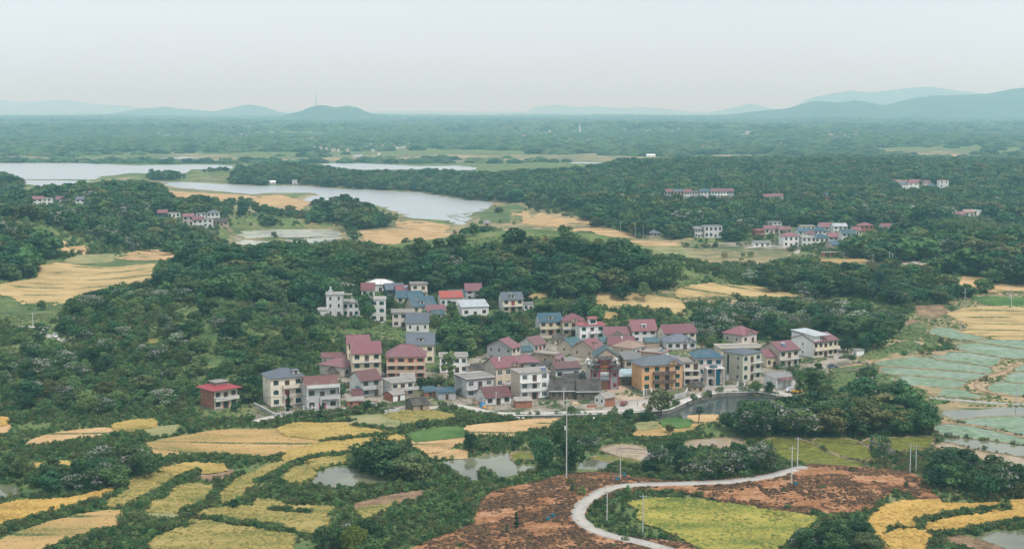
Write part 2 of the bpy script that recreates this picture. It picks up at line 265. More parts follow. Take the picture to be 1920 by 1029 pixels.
def vnoise(x, y, s, seed):
    a = x / s; b = y / s; r = 0
    for k, (fx, fy, ph) in enumerate([(1, .3, 0), (-.4, 1.1, 2), (.8, -.9, 4), (1.7, .6, 1), (-.7, 1.9, 3)]):
        r = r + np.sin(fx * a + fy * b + ph + seed) / (1 + .3 * k)
    return r / 3
def flat(x, y):
    px, py = proj(x, y, 0.)
    i = np.clip(np.round(np.nan_to_num(py)).astype(int), 0, FLM.shape[0] - 1); j = np.clip(np.round(np.nan_to_num(px)).astype(int) + OX, 0, FLM.shape[1] - 1)
    return FLM[i, j]
def hgt(x, y):
    x = np.asarray(x, float); y = np.asarray(y, float); h = np.zeros(np.broadcast(x, y).shape)
    for cx, cyy, rx, ry, hh in BUMPS:
        h = h + hh * np.exp(-((x - cx) / rx) ** 2 - ((y - cyy) / ry) ** 2)
    far = np.clip((y - 2800) / 2500, 0, 1)
    h = h + far * 16 * np.clip(vnoise(x, y, 420, 1.3) + .25, 0, 9)
    near = np.clip((y - 300) / 100, 0, 1) * np.clip((760 - y) / 100, 0, 1)
    h = h + near * .35 * (vnoise(x, y, 9, .2) + vnoise(x, y, 23, 3))
    return h * (1 - flat(x, y)) 
def G(px, py):
    z = 0.
    for _ in range(25):
        x, y = at0(px, py, z); z = .5 * z + .5 * float(hgt(x, y))
    return x, y, float(hgt(x, y))

def Gfirst(px, py):
    """first visible ground point along the view ray (for things on far slopes)"""
    a, b, c = ray(px, py); ts = np.geomspace(250, 30000, 2500); h = hgt(a * ts, b * ts); zz = CAMZ + c * ts; i = np.where(zz < h)[0]
    if not len(i): return G(px, py)
    t = ts[i[0]]; return a * t, b * t, float(hgt(a * t, b * t))
# ---------------------------------------------------------------- mesh + object helpers
def props(o, label=None, cat=None, group=None, kind=None):
    if label: o['label'] = label
    if cat: o['category'] = cat
    if group: o['group'] = group
    if kind: o['kind'] = kind
    return o
def link(o, parent=None):
    C.objects.link(o); o.parent = parent; return o
def empty(name, loc, rz=0, **k):
    o = bpy.data.objects.new(name, None); o.empty_display_size = .3; o.location = loc; o.rotation_euler = (0, 0, rz)
    C.objects.link(o); return props(o, **k)
def fastmesh(name, V, faces, mats=(), smooth=False):
    """V (n,3); faces either an (m,k) array or a list of arrays."""
    me = bpy.data.meshes.new(name)
    V = np.asarray(V, np.float32); fs = faces if isinstance(faces, list) else [faces]
    fs = [np.asarray(f, np.int32) for f in fs if len(f)]
    me.vertices.add(len(V)); me.vertices.foreach_set('co', V.ravel())
    nl = sum(f.size for f in fs); npoly = sum(len(f) for f in fs)
    me.loops.add(nl); me.loops.foreach_set('vertex_index', np.concatenate([f.ravel() for f in fs]))
    me.polygons.add(npoly)
    tot = np.concatenate([np.full(len(f), f.shape[1], np.int32) for f in fs]); st = np.concatenate([[0], np.cumsum(tot)[:-1]]).astype(np.int32)
    me.polygons.foreach_set('loop_start', st)
    if smooth: me.polygons.foreach_set('use_smooth', np.ones(npoly, bool))
    for m in mats: me.materials.append(m)
    me.update(calc_edges=True); return me
class MB:
    def __init__(s): s.v = []; s.f = []; s.m = []
    def poly(s, pts, m=0):
        n = len(s.v); s.v += [tuple(p) for p in pts]; s.f.append(tuple(range(n, n + len(pts)))); s.m.append(m)
    def box(s, x0, y0, z0, x1, y1, z1, m=0):
        n = len(s.v)
        s.v += [(x0, y0, z0), (x1, y0, z0), (x1, y1, z0), (x0, y1, z0), (x0, y0, z1), (x1, y0, z1), (x1, y1, z1), (x0, y1, z1)]
        for f in ((0, 3, 2, 1), (4, 5, 6, 7), (0, 1, 5, 4), (1, 2, 6, 5), (2, 3, 7, 6), (3, 0, 4, 7)): s.f.append(tuple(n + i for i in f)); s.m.append(m)
    def extr(s, poly, axis, a, b, m=0):
        """solid from a 2-D outline extruded along axis ('x','y','z')"""
        def P(u, v, t): return {'x': (t, u, v), 'y': (u, t, v), 'z': (u, v, t)}[axis]
        k = len(poly); n = len(s.v)
        s.v += [P(u, v, a) for u, v in poly] + [P(u, v, b) for u, v in poly]
        s.f.append(tuple(n + i for i in range(k))[::-1]); s.f.append(tuple(n + k + i for i in range(k))); s.m += [m, m]
        for i in range(k): j = (i + 1) % k; s.f.append((n + i, n + j, n + k + j, n + k + i)); s.m.append(m)
    def tube(s, p, q, r0, r1, n=6, m=0, cap=True):
        p = Vector(p); q = Vector(q); d = (q - p).normalized(); a = d.orthogonal().normalized(); b = d.cross(a); k = len(s.v)
        for c, r in ((p, r0), (q, r1)):
            for i in range(n): t = 2 * math.pi * i / n; s.v.append(tuple(c + a * (r * math.cos(t)) + b * (r * math.sin(t))))
        for i in range(n): j = (i + 1) % n; s.f.append((k + i, k + j, k + n + j, k + n + i)); s.m.append(m)
        if cap: s.f.append(tuple(k + n + i for i in range(n))); s.m.append(m); s.f.append(tuple(k + i for i in range(n))[::-1]); s.m.append(m)
    def mesh(s, name, mats):
        me = bpy.data.meshes.new(name); me.from_pydata(s.v, [], s.f)
        for m in (mats if isinstance(mats, (list, tuple)) else [mats]): me.materials.append(m)
        if any(s.m): me.polygons.foreach_set('material_index', s.m)
        me.update(); return me
    def build(s, name, mats, parent=None, **k):
        o = bpy.data.objects.new(name, s.mesh(name, mats)); link(o, parent); return props(o, **k)

# ---------------------------------------------------------------- materials
MC = {}
def newmat(name):
    m = bpy.data.materials.new(name); m.use_nodes = True; t = m.node_tree
    return m, t, t.nodes['Principled BSDF']
def N(t, typ, **k):
    n = t.nodes.new(typ)
    for a, b in k.items():
        if a in n.inputs: n.inputs[a].default_value = b
        else: setattr(n, a, b)
    return n
def ramp(t, stops):
    r = t.nodes.new('ShaderNodeValToRGB'); e = r.color_ramp.elements
    while len(e) < len(stops): e.new(.5)
    for el, (p, c) in zip(e, stops): el.position = p; el.color = (*c, 1)
    return r
def mul(c, k): return tuple(min(1, x * k) for x in c)
def lerp(a, b, t): return tuple(x + (y - x) * t for x, y in zip(a, b))
def paint(name, col, rough=.8, stain=.22, streak=True, scale=.55, bumpd=0., spec=.25, wave=None, dirt=(.16, .14, .12)):
    """plaster, tile, metal: base colour with blotches, rain streaks and dirt of their own shape"""
    key = ('p', name)
    if key in MC: return MC[key]
    m, t, b = newmat(name); l = t.links.new
    tcn = N(t, 'ShaderNodeTexCoord'); oi = N(t, 'ShaderNodeObjectInfo'); ad = N(t, 'ShaderNodeVectorMath', operation='ADD')
    sc_ = N(t, 'ShaderNodeVectorMath', operation='SCALE'); sc_.inputs['Scale'].default_value = 37.; cmb = N(t, 'ShaderNodeCombineXYZ')
    l(oi.outputs['Random'], cmb.inputs[0]); l(oi.outputs['Random'], cmb.inputs[1]); l(cmb.outputs[0], sc_.inputs[0])
    l(tcn.outputs['Object'], ad.inputs[0]); l(sc_.outputs[0], ad.inputs[1])
    n1 = N(t, 'ShaderNodeTexNoise', Scale=scale, Detail=6., Roughness=.65); l(ad.outputs[0], n1.inputs['Vector'])
    r1 = ramp(t, [(.28, lerp(col, mul(dirt, 1), min(1, stain * 1.6))), (.5, col), (.78, mul(col, 1.07))]); l(n1.outputs[0], r1.inputs[0])
    out = r1.outputs[0]
    if streak:
        mpn = N(t, 'ShaderNodeMapping'); mpn.inputs['Scale'].default_value = (2.6, 2.6, .22); l(ad.outputs[0], mpn.inputs[0])
        n2 = N(t, 'ShaderNodeTexNoise', Scale=1.3, Detail=4.); l(mpn.outputs[0], n2.inputs['Vector'])
        r2 = ramp(t, [(.5, (0, 0, 0)), (.75, (1, 1, 1))]); l(n2.outputs[0], r2.inputs[0])
        mm = N(t, 'ShaderNodeMix', data_type='RGBA'); mu = N(t, 'ShaderNodeMath', operation='MULTIPLY'); mu.inputs[1].default_value = stain
        l(r2.outputs[0], mu.inputs[0]); l(mu.outputs[0], mm.inputs['Factor']); l(out, mm.inputs['A']); mm.inputs['B'].default_value = (*dirt, 1); out = mm.outputs['Result']
    hs = N(t, 'ShaderNodeHueSaturation'); mr = N(t, 'ShaderNodeMapRange'); mr.inputs['To Min'].default_value = .8; mr.inputs['To Max'].default_value = 1.13; f1 = N(t, 'ShaderNodeMath', operation='MULTIPLY'); f1.inputs[1].default_value = 5.7; f2 = N(t, 'ShaderNodeMath', operation='FRACT')
    l(oi.outputs['Random'], f1.inputs[0]); l(f1.outputs[0], f2.inputs[0]); l(f2.outputs[0], mr.inputs[0]); l(mr.outputs[0], hs.inputs['Value']); ms_ = N(t, 'ShaderNodeMapRange'); ms_.inputs['To Min'].default_value = .92; ms_.inputs['To Max'].default_value = 1.08; l(oi.outputs['Random'], ms_.inputs[0]); l(ms_.outputs[0], hs.inputs['Saturation']); l(out, hs.inputs['Color']); out = hs.outputs[0]
    l(out, b.inputs['Base Color']); b.inputs['Roughness'].default_value = rough; b.inputs['Specular IOR Level'].default_value = spec
    if wave:
        wv = N(t, 'ShaderNodeTexWave', Scale=wave, Distortion=.0); wv.bands_direction = 'X'; l(tcn.outputs['Object'], wv.inputs['Vector'])
        bp = N(t, 'ShaderNodeBump', Strength=.5, Distance=.05); l(wv.outputs[0], bp.inputs['Height']); l(bp.outputs[0], b.inputs['Normal'])
    elif bumpd:
        n3 = N(t, 'ShaderNodeTexNoise', Scale=4., Detail=5.); l(ad.outputs[0], n3.inputs['Vector'])
        bp = N(t, 'ShaderNodeBump', Strength=.7, Distance=bumpd); l(n3.outputs[0], bp.inputs['Height']); l(bp.outputs[0], b.inputs['Normal'])
    MC[key] = m; return m
def brickmat(name, c1, c2, mortar, bw=.5, bh=.18, rough=.9):
    key = ('b', name)
    if key in MC: return MC[key]
    m, t, b = newmat(name); l = t.links.new
    tcn = N(t, 'ShaderNodeTexCoord'); sx = N(t, 'ShaderNodeSeparateXYZ'); l(tcn.outputs['Object'], sx.inputs[0]); a = N(t, 'ShaderNodeMath', operation='ADD'); l(sx.outputs[0], a.inputs[0]); l(sx.outputs[1], a.inputs[1])
    cb = N(t, 'ShaderNodeCombineXYZ'); l(a.outputs[0], cb.inputs[0]); l(sx.outputs[2], cb.inputs[1])
    br = N(t, 'ShaderNodeTexBrick', Scale=1., Color1=(*c1, 1), Color2=(*c2, 1), Mortar=(*mortar, 1)); br.inputs['Mortar Size'].default_value = .02; br.inputs['Brick Width'].default_value = bw; br.inputs['Row Height'].default_value = bh
    l(cb.outputs[0], br.inputs['Vector'])
    n1 = N(t, 'ShaderNodeTexNoise', Scale=.8, Detail=6.); l(tcn.outputs['Object'], n1.inputs['Vector']); r = ramp(t, [(.3, (.55, .55, .55)), (.6, (1, 1, 1))]); l(n1.outputs[0], r.inputs[0])
    mm = N(t, 'ShaderNodeMix', data_type='RGBA', blend_type='MULTIPLY'); mm.inputs['Factor'].default_value = .8; l(br.outputs[0], mm.inputs['A']); l(r.outputs[0], mm.inputs['B']); l(mm.outputs['Result'], b.inputs['Base Color'])
    b.inputs['Roughness'].default_value = rough; bp = N(t, 'ShaderNodeBump', Strength=.6, Distance=.04); l(br.outputs['Fac'], bp.inputs['Height']); bp.invert = True; l(bp.outputs[0], b.inputs['Normal'])
    MC[key] = m; return m
def plain(name, col, rough=.6, metal=0., spec=.4):
    key = ('q', name)
    if key in MC: return MC[key]
    m, t, b = newmat(name); l = t.links.new
    tcn = N(t, 'ShaderNodeTexCoord'); n1 = N(t, 'ShaderNodeTexNoise', Scale=3., Detail=4.); l(tcn.outputs['Object'], n1.inputs['Vector'])
    r = ramp(t, [(.3, mul(col, .82)), (.7, mul(col, 1.08))]); l(n1.outputs[0], r.inputs[0]); l(r.outputs[0], b.inputs['Base Color'])
    b.inputs['Roughness'].default_value = rough; b.inputs['Metallic'].default_value = metal; b.inputs['Specular IOR Level'].default_value = spec
    MC[key] = m; return m
def groundmat(name, stops, scale=.12, fine=1.5, fine_amt=.35, bumpd=.12, rows=None, lines=None, stretch=(1, 1, 1), rough=.95):
    key = ('g', name)
    if key in MC: return MC[key]
    m, t, b = newmat(name); l = t.links.new
    ge = N(t, 'ShaderNodeNewGeometry'); mpn = N(t, 'ShaderNodeMapping'); mpn.inputs['Scale'].default_value = stretch; l(ge.outputs['Position'], mpn.inputs[0])
    n1 = N(t, 'ShaderNodeTexNoise', Scale=scale, Detail=7., Roughness=.62); l(mpn.outputs[0], n1.inputs['Vector'])
    n2 = N(t, 'ShaderNodeTexNoise', Scale=fine, Detail=4., Roughness=.7); l(ge.outputs['Position'], n2.inputs['Vector'])
    mixv = N(t, 'ShaderNodeMix', data_type='FLOAT'); mixv.inputs['Factor'].default_value = fine_amt; l(n1.outputs[0], mixv.inputs[2]); l(n2.outputs[0], mixv.inputs[3])
    hv = mixv.outputs[0]
    if rows:
        mp2 = N(t, 'ShaderNodeMapping'); mp2.inputs['Rotation'].default_value = (0, 0, rows[1]); l(ge.outputs['Position'], mp2.inputs[0])
        wv = N(t, 'ShaderNodeTexWave', Scale=rows[0], Distortion=3.5); wv.inputs['Detail'].default_value = 3; wv.inputs['Detail Scale'].default_value = .6; l(mp2.outputs[0], wv.inputs['Vector'])
        mm = N(t, 'ShaderNodeMix', data_type='FLOAT'); mm.inputs['Factor'].default_value = rows[2]; l(hv, mm.inputs[2]); l(wv.outputs['Fac'], mm.inputs[3]); hv = mm.outputs[0]
    r = ramp(t, [(.5 + (p - .5) * .45, c) for p, c in stops]); l(hv, r.inputs[0]); outc = r.outputs[0]
    if lines:                                  # narrow grassy baulks between the strips of far fields
        wv = N(t, 'ShaderNodeTexWave', Scale=lines, Distortion=5.); wv.bands_direction = 'Y'; wv.inputs['Detail'].default_value = 2; wv.inputs['Detail Scale'].default_value = .25; l(ge.outputs['Position'], wv.inputs['Vector'])
        rl = ramp(t, [(.92, (0, 0, 0)), (.985, (1, 1, 1))]); l(wv.outputs['Fac'], rl.inputs[0]); n9 = N(t, 'ShaderNodeTexNoise', Scale=.035, Detail=3.); l(ge.outputs['Position'], n9.inputs['Vector']); r9 = ramp(t, [(.42, (0, 0, 0)), (.52, (1, 1, 1))]); l(n9.outputs[0], r9.inputs[0])
        mq = N(t, 'ShaderNodeMath', operation='MULTIPLY'); l(rl.outputs[0], mq.inputs[0]); l(r9.outputs[0], mq.inputs[1]); mz = N(t, 'ShaderNodeMix', data_type='RGBA'); l(mq.outputs[0], mz.inputs['Factor']); l(outc, mz.inputs['A']); mz.inputs['B'].default_value = (.08, .11, .04, 1); outc = mz.outputs['Result']
    l(outc, b.inputs['Base Color']); b.inputs['Roughness'].default_value = rough; b.inputs['Specular IOR Level'].default_value = .1
    bp = N(t, 'ShaderNodeBump', Strength=.8, Distance=bumpd); l(n2.outputs[0], bp.inputs['Height']); l(bp.outputs[0], b.inputs['Normal'])
    MC[key] = m; return m
def watermat(name, col, rough=.06, var=.28, plants=None, cover=.5, pscale=1.2, wind=.02):
    key = ('w', name)
    if key in MC: return MC[key]
    m, t, b = newmat(name); l = t.links.new
    ge = N(t, 'ShaderNodeNewGeometry'); n0 = N(t, 'ShaderNodeTexNoise', Scale=.05, Detail=4.); l(ge.outputs['Position'], n0.inputs['Vector'])
    r0 = ramp(t, [(.35, mul(col, 1 - var)), (.65, mul(col, 1 + var))]); l(n0.outputs[0], r0.inputs[0]); l(r0.outputs[0], b.inputs['Base Color'])
    b.inputs['Roughness'].default_value = rough; b.inputs['IOR'].default_value = 1.333
    n1 = N(t, 'ShaderNodeTexNoise', Scale=1.6, Detail=3.); mpn = N(t, 'ShaderNodeMapping'); mpn.inputs['Scale'].default_value = (.5, 1.6, 1); l(ge.outputs['Position'], mpn.inputs[0]); l(mpn.outputs[0], n1.inputs['Vector'])
    bp = N(t, 'ShaderNodeBump', Strength=.5, Distance=wind); l(n1.outputs[0], bp.inputs['Height']); l(bp.outputs[0], b.inputs['Normal'])
    if plants:
        d = N(t, 'ShaderNodeBsdfDiffuse'); n4 = N(t, 'ShaderNodeTexNoise', Scale=.35, Detail=5.); l(ge.outputs['Position'], n4.inputs['Vector']); r4 = ramp(t, [(.3, mul(plants, .7)), (.7, mul(plants, 1.4))]); l(n4.outputs[0], r4.inputs[0]); l(r4.outputs[0], d.inputs[0])
        n5 = N(t, 'ShaderNodeTexNoise', Scale=pscale, Detail=5., Roughness=.8); l(ge.outputs['Position'], n5.inputs['Vector'])
        n6 = N(t, 'ShaderNodeTexNoise', Scale=.07, Detail=3.); l(ge.outputs['Position'], n6.inputs['Vector'])
        mv = N(t, 'ShaderNodeMix', data_type='FLOAT'); mv.inputs['Factor'].default_value = .22; l(n5.outputs[0], mv.inputs[2]); l(n6.outputs[0], mv.inputs[3])
        r5 = ramp(t, [(.62 - cover * .3, (0, 0, 0)), (.72 - cover * .3, (1, 1, 1))]); l(mv.outputs[0], r5.inputs[0])
        ms = N(t, 'ShaderNodeMixShader'); l(r5.outputs[0], ms.inputs[0]); l(b.outputs[0], ms.inputs[1]); l(d.outputs[0], ms.inputs[2]); l(ms.outputs[0], t.nodes['Material Output'].inputs[0])
    MC[key] = m; return m
def leafmat(name, dark, light, rnd=.5, transl=.12, hv=(.452, .53)):
    key = ('l', name)
    if key in MC: return MC[key]
    m, t, b = newmat(name); l = t.links.new
    at = N(t, 'ShaderNodeAttribute', attribute_name='shade'); oi = N(t, 'ShaderNodeObjectInfo'); ad = N(t, 'ShaderNodeMix', data_type='FLOAT'); ad.inputs['Factor'].default_value = rnd
    l(at.outputs['Fac'], ad.inputs[2]); l(oi.outputs['Random'], ad.inputs[3]); r = ramp(t, [(.15, dark), (.85, light)]); l(ad.outputs[0], r.inputs[0])
    hs = N(t, 'ShaderNodeHueSaturation'); ma = N(t, 'ShaderNodeMapRange'); ma.inputs['To Min'].default_value = hv[0]; ma.inputs['To Max'].default_value = hv[1]
    w2 = N(t, 'ShaderNodeMath', operation='FRACT'); w3 = N(t, 'ShaderNodeMath', operation='MULTIPLY'); w3.inputs[1].default_value = 7.13; l(oi.outputs['Random'], w3.inputs[0]); l(w3.outputs[0], w2.inputs[0]); l(w2.outputs[0], ma.inputs[0]); l(ma.outputs[0], hs.inputs['Hue']); l(r.outputs[0], hs.inputs['Color'])
    l(hs.outputs[0], b.inputs['Base Color']); b.inputs['Roughness'].default_value = .7; b.inputs['Specular IOR Level'].default_value = .06
    if transl:
        tr = N(t, 'ShaderNodeBsdfTranslucent'); l(hs.outputs[0], tr.inputs[0]); ms = N(t, 'ShaderNodeMixShader'); ms.inputs[0].default_value = transl
        l(b.outputs[0], ms.inputs[1]); l(tr.outputs[0], ms.inputs[2]); l(ms.outputs[0], t.nodes['Material Output'].inputs[0])
    MC[key] = m; return m
bark = groundmat('bark', [(.3, (.06, .045, .035)), (.7, (.16, .125, .10))], scale=2, bumpd=.03)

# ================================================================ SETTING: ground, fields, water, roads, hills
g_ground = groundmat('ground_scrub', [(.25, (.05, .09, .032)), (.45, (.10, .15, .05)), (.6, (.16, .19, .07)), (.75, (.25, .22, .11))], scale=.05, fine=1.1, fine_amt=.45, bumpd=.3)
def terrain():
    ys = [236.]
    while ys[-1] < 46000:
        y = ys[-1]; ys.append(y + (max(1.4, .0046 * y) if y < 1500 else .0046 * 1500 + .0125 * (y - 1500) ** .97))
    ys = np.array(ys); us = np.linspace(-1, 1, 421); us = np.sign(us) * np.abs(us) ** 1.08
    Y, U = np.meshgrid(ys, us, indexing='ij'); X = U * (.47 * Y + 70)
    H = hgt(X, Y)
    wpol = [at0(*p) for p in POND]
    ins = inside(wpol, X, Y); H = np.where(ins, -1.7, H)
    n, m = Y.shape; V = np.stack([X, Y, H], -1).reshape(-1, 3)
    i = np.arange((n - 1) * m).reshape(n - 1, m)[:, :-1].ravel()
    Fq = np.stack([i, i + 1, i + m + 1, i + m], 1)
    me = fastmesh('ground', V, Fq, [g_ground], smooth=True)
    o = bpy.data.objects.new('ground', me); link(o); props(o, kind='structure')
terrain()

def chaikin(p, closed=True):
    out = []; n = len(p)
    for i in range(n if closed else n - 1):
        a = p[i]; b = p[(i + 1) % n]; out += [(a[0] * .75 + b[0] * .25, a[1] * .75 + b[1] * .25), (a[0] * .25 + b[0] * .75, a[1] * .25 + b[1] * .75)]
    if not closed: out = [p[0]] + out + [p[-1]]
    return out
def resample(p, step, closed=True):
    out = []; n = len(p)
    for i in range(n if closed else n - 1):
        a = np.array(p[i]); b = np.array(p[(i + 1) % n]); k = max(1, int(np.hypot(*(b - a)) / step))
        for j in range(k): out.append(tuple(a + (b - a) * j / k))
    if not closed: out.append(tuple(p[-1]))
    return out
def sheet(name, poly_px, mat, off, jit, smin=.75, sk=.0021, flatz=None, edge=.25, rag=.35):
    W = [G(*p)[:2] for p in poly_px]
    D = np.mean([p[1] for p in W]); W = chaikin(resample(W, max(5, .012 * D))); D = np.mean([p[1] for p in W]); s = max(smin, sk * D)
    W = resample(W, s * 1.4)
    W = [(x + rng.normal() * s * rag, y + rng.normal() * s * rag) for x, y in W]
    a = np.array(W); x0, y0 = a.min(0); x1, y1 = a.max(0)
    nx = int((x1 - x0) / s) + 1; ny = int((y1 - y0) / s) + 1
    if nx * ny > 60000: k = math.sqrt(nx * ny / 60000); s *= k; nx = int(nx / k); ny = int(ny / k)
    gx, gy = np.meshgrid(x0 + (np.arange(nx) + .5) * s, y0 + (np.arange(ny) + .5) * s)
    gx = gx + rng.uniform(-.35, .35, gx.shape) * s; gy = gy + rng.uniform(-.35, .35, gy.shape) * s
    m = inside(W, gx, gy); P = np.stack([gx[m], gy[m]], 1)
    nb = len(W); allp = [Vector(p) for p in W] + [Vector(p) for p in P.tolist()]
    vo, _, fo, ov, _, _ = delaunay_2d_cdt(allp, [(i, (i + 1) % nb) for i in range(nb)], [list(range(nb))], 1, 1e-4)
    vo = np.array([tuple(v) for v in vo]); z = hgt(vo[:, 0], vo[:, 1])
    bd = np.array([any(k < nb for k in q) if q else True for q in ov])
    if flatz is not None: z = z * 0 + flatz
    else: z = z + np.where(bd, edge, off + rng.normal(0, 1, len(z)) * jit + jit * 1.2 * vnoise(vo[:, 0], vo[:, 1], 2.2, 1)) + rng.uniform(0, .03)
    V = np.column_stack([vo, z]); tri = np.array([f for f in fo if len(f) == 3])
    # face up
    a_, b_, c_ = V[tri[:, 0]], V[tri[:, 1]], V[tri[:, 2]]
    fl = ((b_ - a_)[:, 0] * (c_ - a_)[:, 1] - (b_ - a_)[:, 1] * (c_ - a_)[:, 0]) < 0; tri[fl] = tri[fl][:, ::-1]
    me = fastmesh(name, V, tri, [mat], smooth=flatz is None and jit < .05)
    o = bpy.data.objects.new(name, me); link(o); return props(o, kind='structure')
CROP = {
 'gold': ('wheat_field', groundmat('gold', [(0.28, (0.190, 0.136, 0.039)), (0.45, (0.418, 0.253, 0.064)), (0.62, (0.551, 0.343, 0.103)), (0.80, (0.476, 0.326, 0.111))], scale=.09, fine=2.4, fine_amt=.5, stretch=(.45, 1.5, 1)), .55, .1),
 'wheat': ('wheat_field', groundmat('wheat', [(.28, (.22, .17, .075)), (.45, (.42, .30, .135)), (.62, (.53, .38, .18)), (.8, (.48, .37, .19))], lines=0.016, scale=.09, fine=2.4, fine_amt=.5, stretch=(.45, 1.5, 1)), .55, .1),
 'ripe': ('ripe_field', groundmat('ripe', [(0.26, (0.123, 0.126, 0.034)), (0.44, (0.343, 0.245, 0.068)), (0.62, (0.495, 0.335, 0.111)), (0.80, (0.400, 0.307, 0.103))], scale=.07, fine=2.2, fine_amt=.5, stretch=(.45, 1.5, 1)), .45, .1),
 'yellow': ('ripening_field', groundmat('yellow', [(.26, (.09, .115, .03)), (.42, (.21, .19, .055)), (.58, (.34, .26, .085)), (.78, (.42, .32, .13))], scale=.1, fine=2.2, fine_amt=.55, stretch=(.45, 1.5, 1)), .45, .12),
 'rape': ('green_crop_field', groundmat('rape', [(.28, (.075, .115, .025)), (.45, (.2, .21, .045)), (.6, (.36, .31, .07)), (.78, (.44, .34, .1))], scale=.045, fine=2., fine_amt=.42, stretch=(.45, 1.5, 1)), .5, .13),
 'palegreen': ('pale_crop_field', groundmat('palegreen', [(0.28, (0.101, 0.133, 0.047)), (0.50, (0.265, 0.257, 0.117)), (0.75, (0.359, 0.296, 0.156))], scale=.07, fine=1.8, fine_amt=.45), .2, .06),
 'straw': ('straw_field', groundmat('straw', [(0.25, (0.210, 0.154, 0.068)), (0.45, (0.476, 0.298, 0.138)), (0.62, (0.571, 0.380, 0.197)), (0.80, (0.476, 0.362, 0.215))], lines=0.02, scale=.08, fine=2., fine_amt=.5, stretch=(.45, 1.5, 1)), .12, .04),
 'stubble': ('stubble_field', groundmat('stubble', [(0.25, (0.143, 0.145, 0.043)), (0.42, (0.361, 0.245, 0.095)), (0.60, (0.495, 0.307, 0.129)), (0.80, (0.438, 0.326, 0.146))], lines=0.02, scale=.05, fine=2., fine_amt=.4, stretch=(.45, 1.5, 1)), .12, .04),
 'soil': ('bare_soil', groundmat('soil', [(0.25, (0.094, 0.062, 0.039)), (0.50, (0.234, 0.148, 0.086)), (0.75, (0.359, 0.242, 0.156))], scale=.2, fine=1.5, fine_amt=.5), .08, .05),
 'earth': ('bare_earth', groundmat('earth', [(.3, (.19, .085, .038)), (.45, (.29, .135, .062)), (.55, (.34, .165, .08)), (.7, (.44, .25, .14))], scale=.13, fine=.9, fine_amt=.5, stretch=(.8, 2.0, 1), bumpd=.3), .3, .1),
 'meadow': ('meadow', groundmat('meadow', [(.28, (.05, .085, .03)), (.5, (.095, .14, .05)), (.75, (.17, .185, .08))], scale=.05, fine=1.6, fine_amt=.4), .15, .05),
 'greencrop': ('leafy_crop_field', groundmat('greencrop', [(.28, (.04, .085, .025)), (.5, (.075, .145, .04)), (.75, (.13, .2, .06))], scale=.06, fine=2., fine_amt=.5), .5, .1),
 'yard': ('village_yard', groundmat('yard', [(.36, (.05, .085, .03)), (.44, (.15, .13, .075)), (.52, (.27, .225, .17)), (.7, (.38, .335, .275))], scale=.09, fine=.9, fine_amt=.4), .05, .0),
 'farfield': ('distant_fields', groundmat('farfield', [(0.30, (0.078, 0.109, 0.047)), (0.50, (0.195, 0.187, 0.094)), (0.70, (0.359, 0.265, 0.156))], scale=.012, fine=.05, fine_amt=.4, stretch=(1, .5, 1)), .4, .0),
}
WATERS = {
 'pond': ('pond', watermat('pond_water', (.15, .15, .09), rough=.05, wind=.006), .15), 'lake': ('lake', watermat('lake_water', (.34, .37, .37), rough=.28, wind=0., var=.05), .06),
 'paddy': ('rice_paddy', watermat('paddy_water', (.24, .26, .22), rough=.08, plants=(.17, .24, .145), cover=.7, pscale=1.4), .16),
 'palepaddy': ('rice_paddy', watermat('pale_paddy_water', (.5, .5, .44), rough=.15, plants=(.48, .49, .37), cover=.4, pscale=.6), .16),
 'olive': ('flooded_field', watermat('olive_water', (.12, .12, .03), rough=.15, plants=(.15, .155, .035), cover=.75, pscale=.8), .16),
 'mud': ('muddy_field', watermat('mud_water', (.3, .23, .15), rough=.2, plants=(.33, .25, .16), cover=.62, pscale=.5), .16)}
bundmat = groundmat('bund', [(.3, (.10, .12, .045)), (.5, (.24, .18, .1)), (.75, (.38, .28, .18))], scale=.3, fine=2)
def ribbon(name, pts_px, width, mat, off=.16, step=2.5, smooth=2, closed=False, skirt=.5, crown=0., world=False, kind='structure', parent=None, zf=None):
    W = pts_px if world else [G(*p)[:2] for p in pts_px]
    for _ in range(smooth): W = chaikin(W, closed)
    W = np.array(resample(W, step, closed)); n = len(W)
    if closed: T = np.roll(W, -1, 0) - np.roll(W, 1, 0)
    else: T = np.gradient(W, axis=0)
    T /= np.linalg.norm(T, axis=1, keepdims=True) + 1e-9; Nn = np.stack([T[:, 1], -T[:, 0]], 1)
    rows = []
    for k, (o_, dz) in enumerate([(-.5, -skirt), (-.5, 0), (0, crown), (.5, 0), (.5, -skirt)]):
        q = W + Nn * ((o_ * width * (1 + .05 * rng.normal(size=n) + .06 * np.sin(np.arange(n) * .37)))[:, None] if k in (1, 3) else o_ * width * (1.0 if dz >= 0 or k in (1, 3) else 1.06))
        zz = hgt(W[:, 0], W[:, 1]) if zf is None else np.full(n, zf)
        rows.append(np.column_stack([q, zz + off + dz]))
    V = np.concatenate(rows); Fs = []; m = n if closed else n - 1
    i = np.arange(m); j = (i + 1) % n
    for r in range(4): Fs.append(np.stack([r * n + i, r * n + j, (r + 1) * n + j, (r + 1) * n + i], 1)[:, ::-1])
    me = fastmesh(name, V, np.concatenate(Fs), [mat]); o = bpy.data.objects.new(name, me); link(o, parent)
    if kind: props(o, kind=kind)
    return o
openm = groundmat('open_land', [(.28, (.08, .11, .045)), (.43, (.17, .165, .08)), (.55, (.31, .24, .13)), (.75, (.42, .30, .18))], lines=0.012, scale=.012, fine=.12, fine_amt=.4, stretch=(.6, .5, 1), bumpd=.1)
for i_, p in enumerate(OPENLAND): sheet('open_land', p, openm if i_ not in (2,) else CROP['meadow'][1], .03, 0, sk=.01, edge=.02, rag=.2)
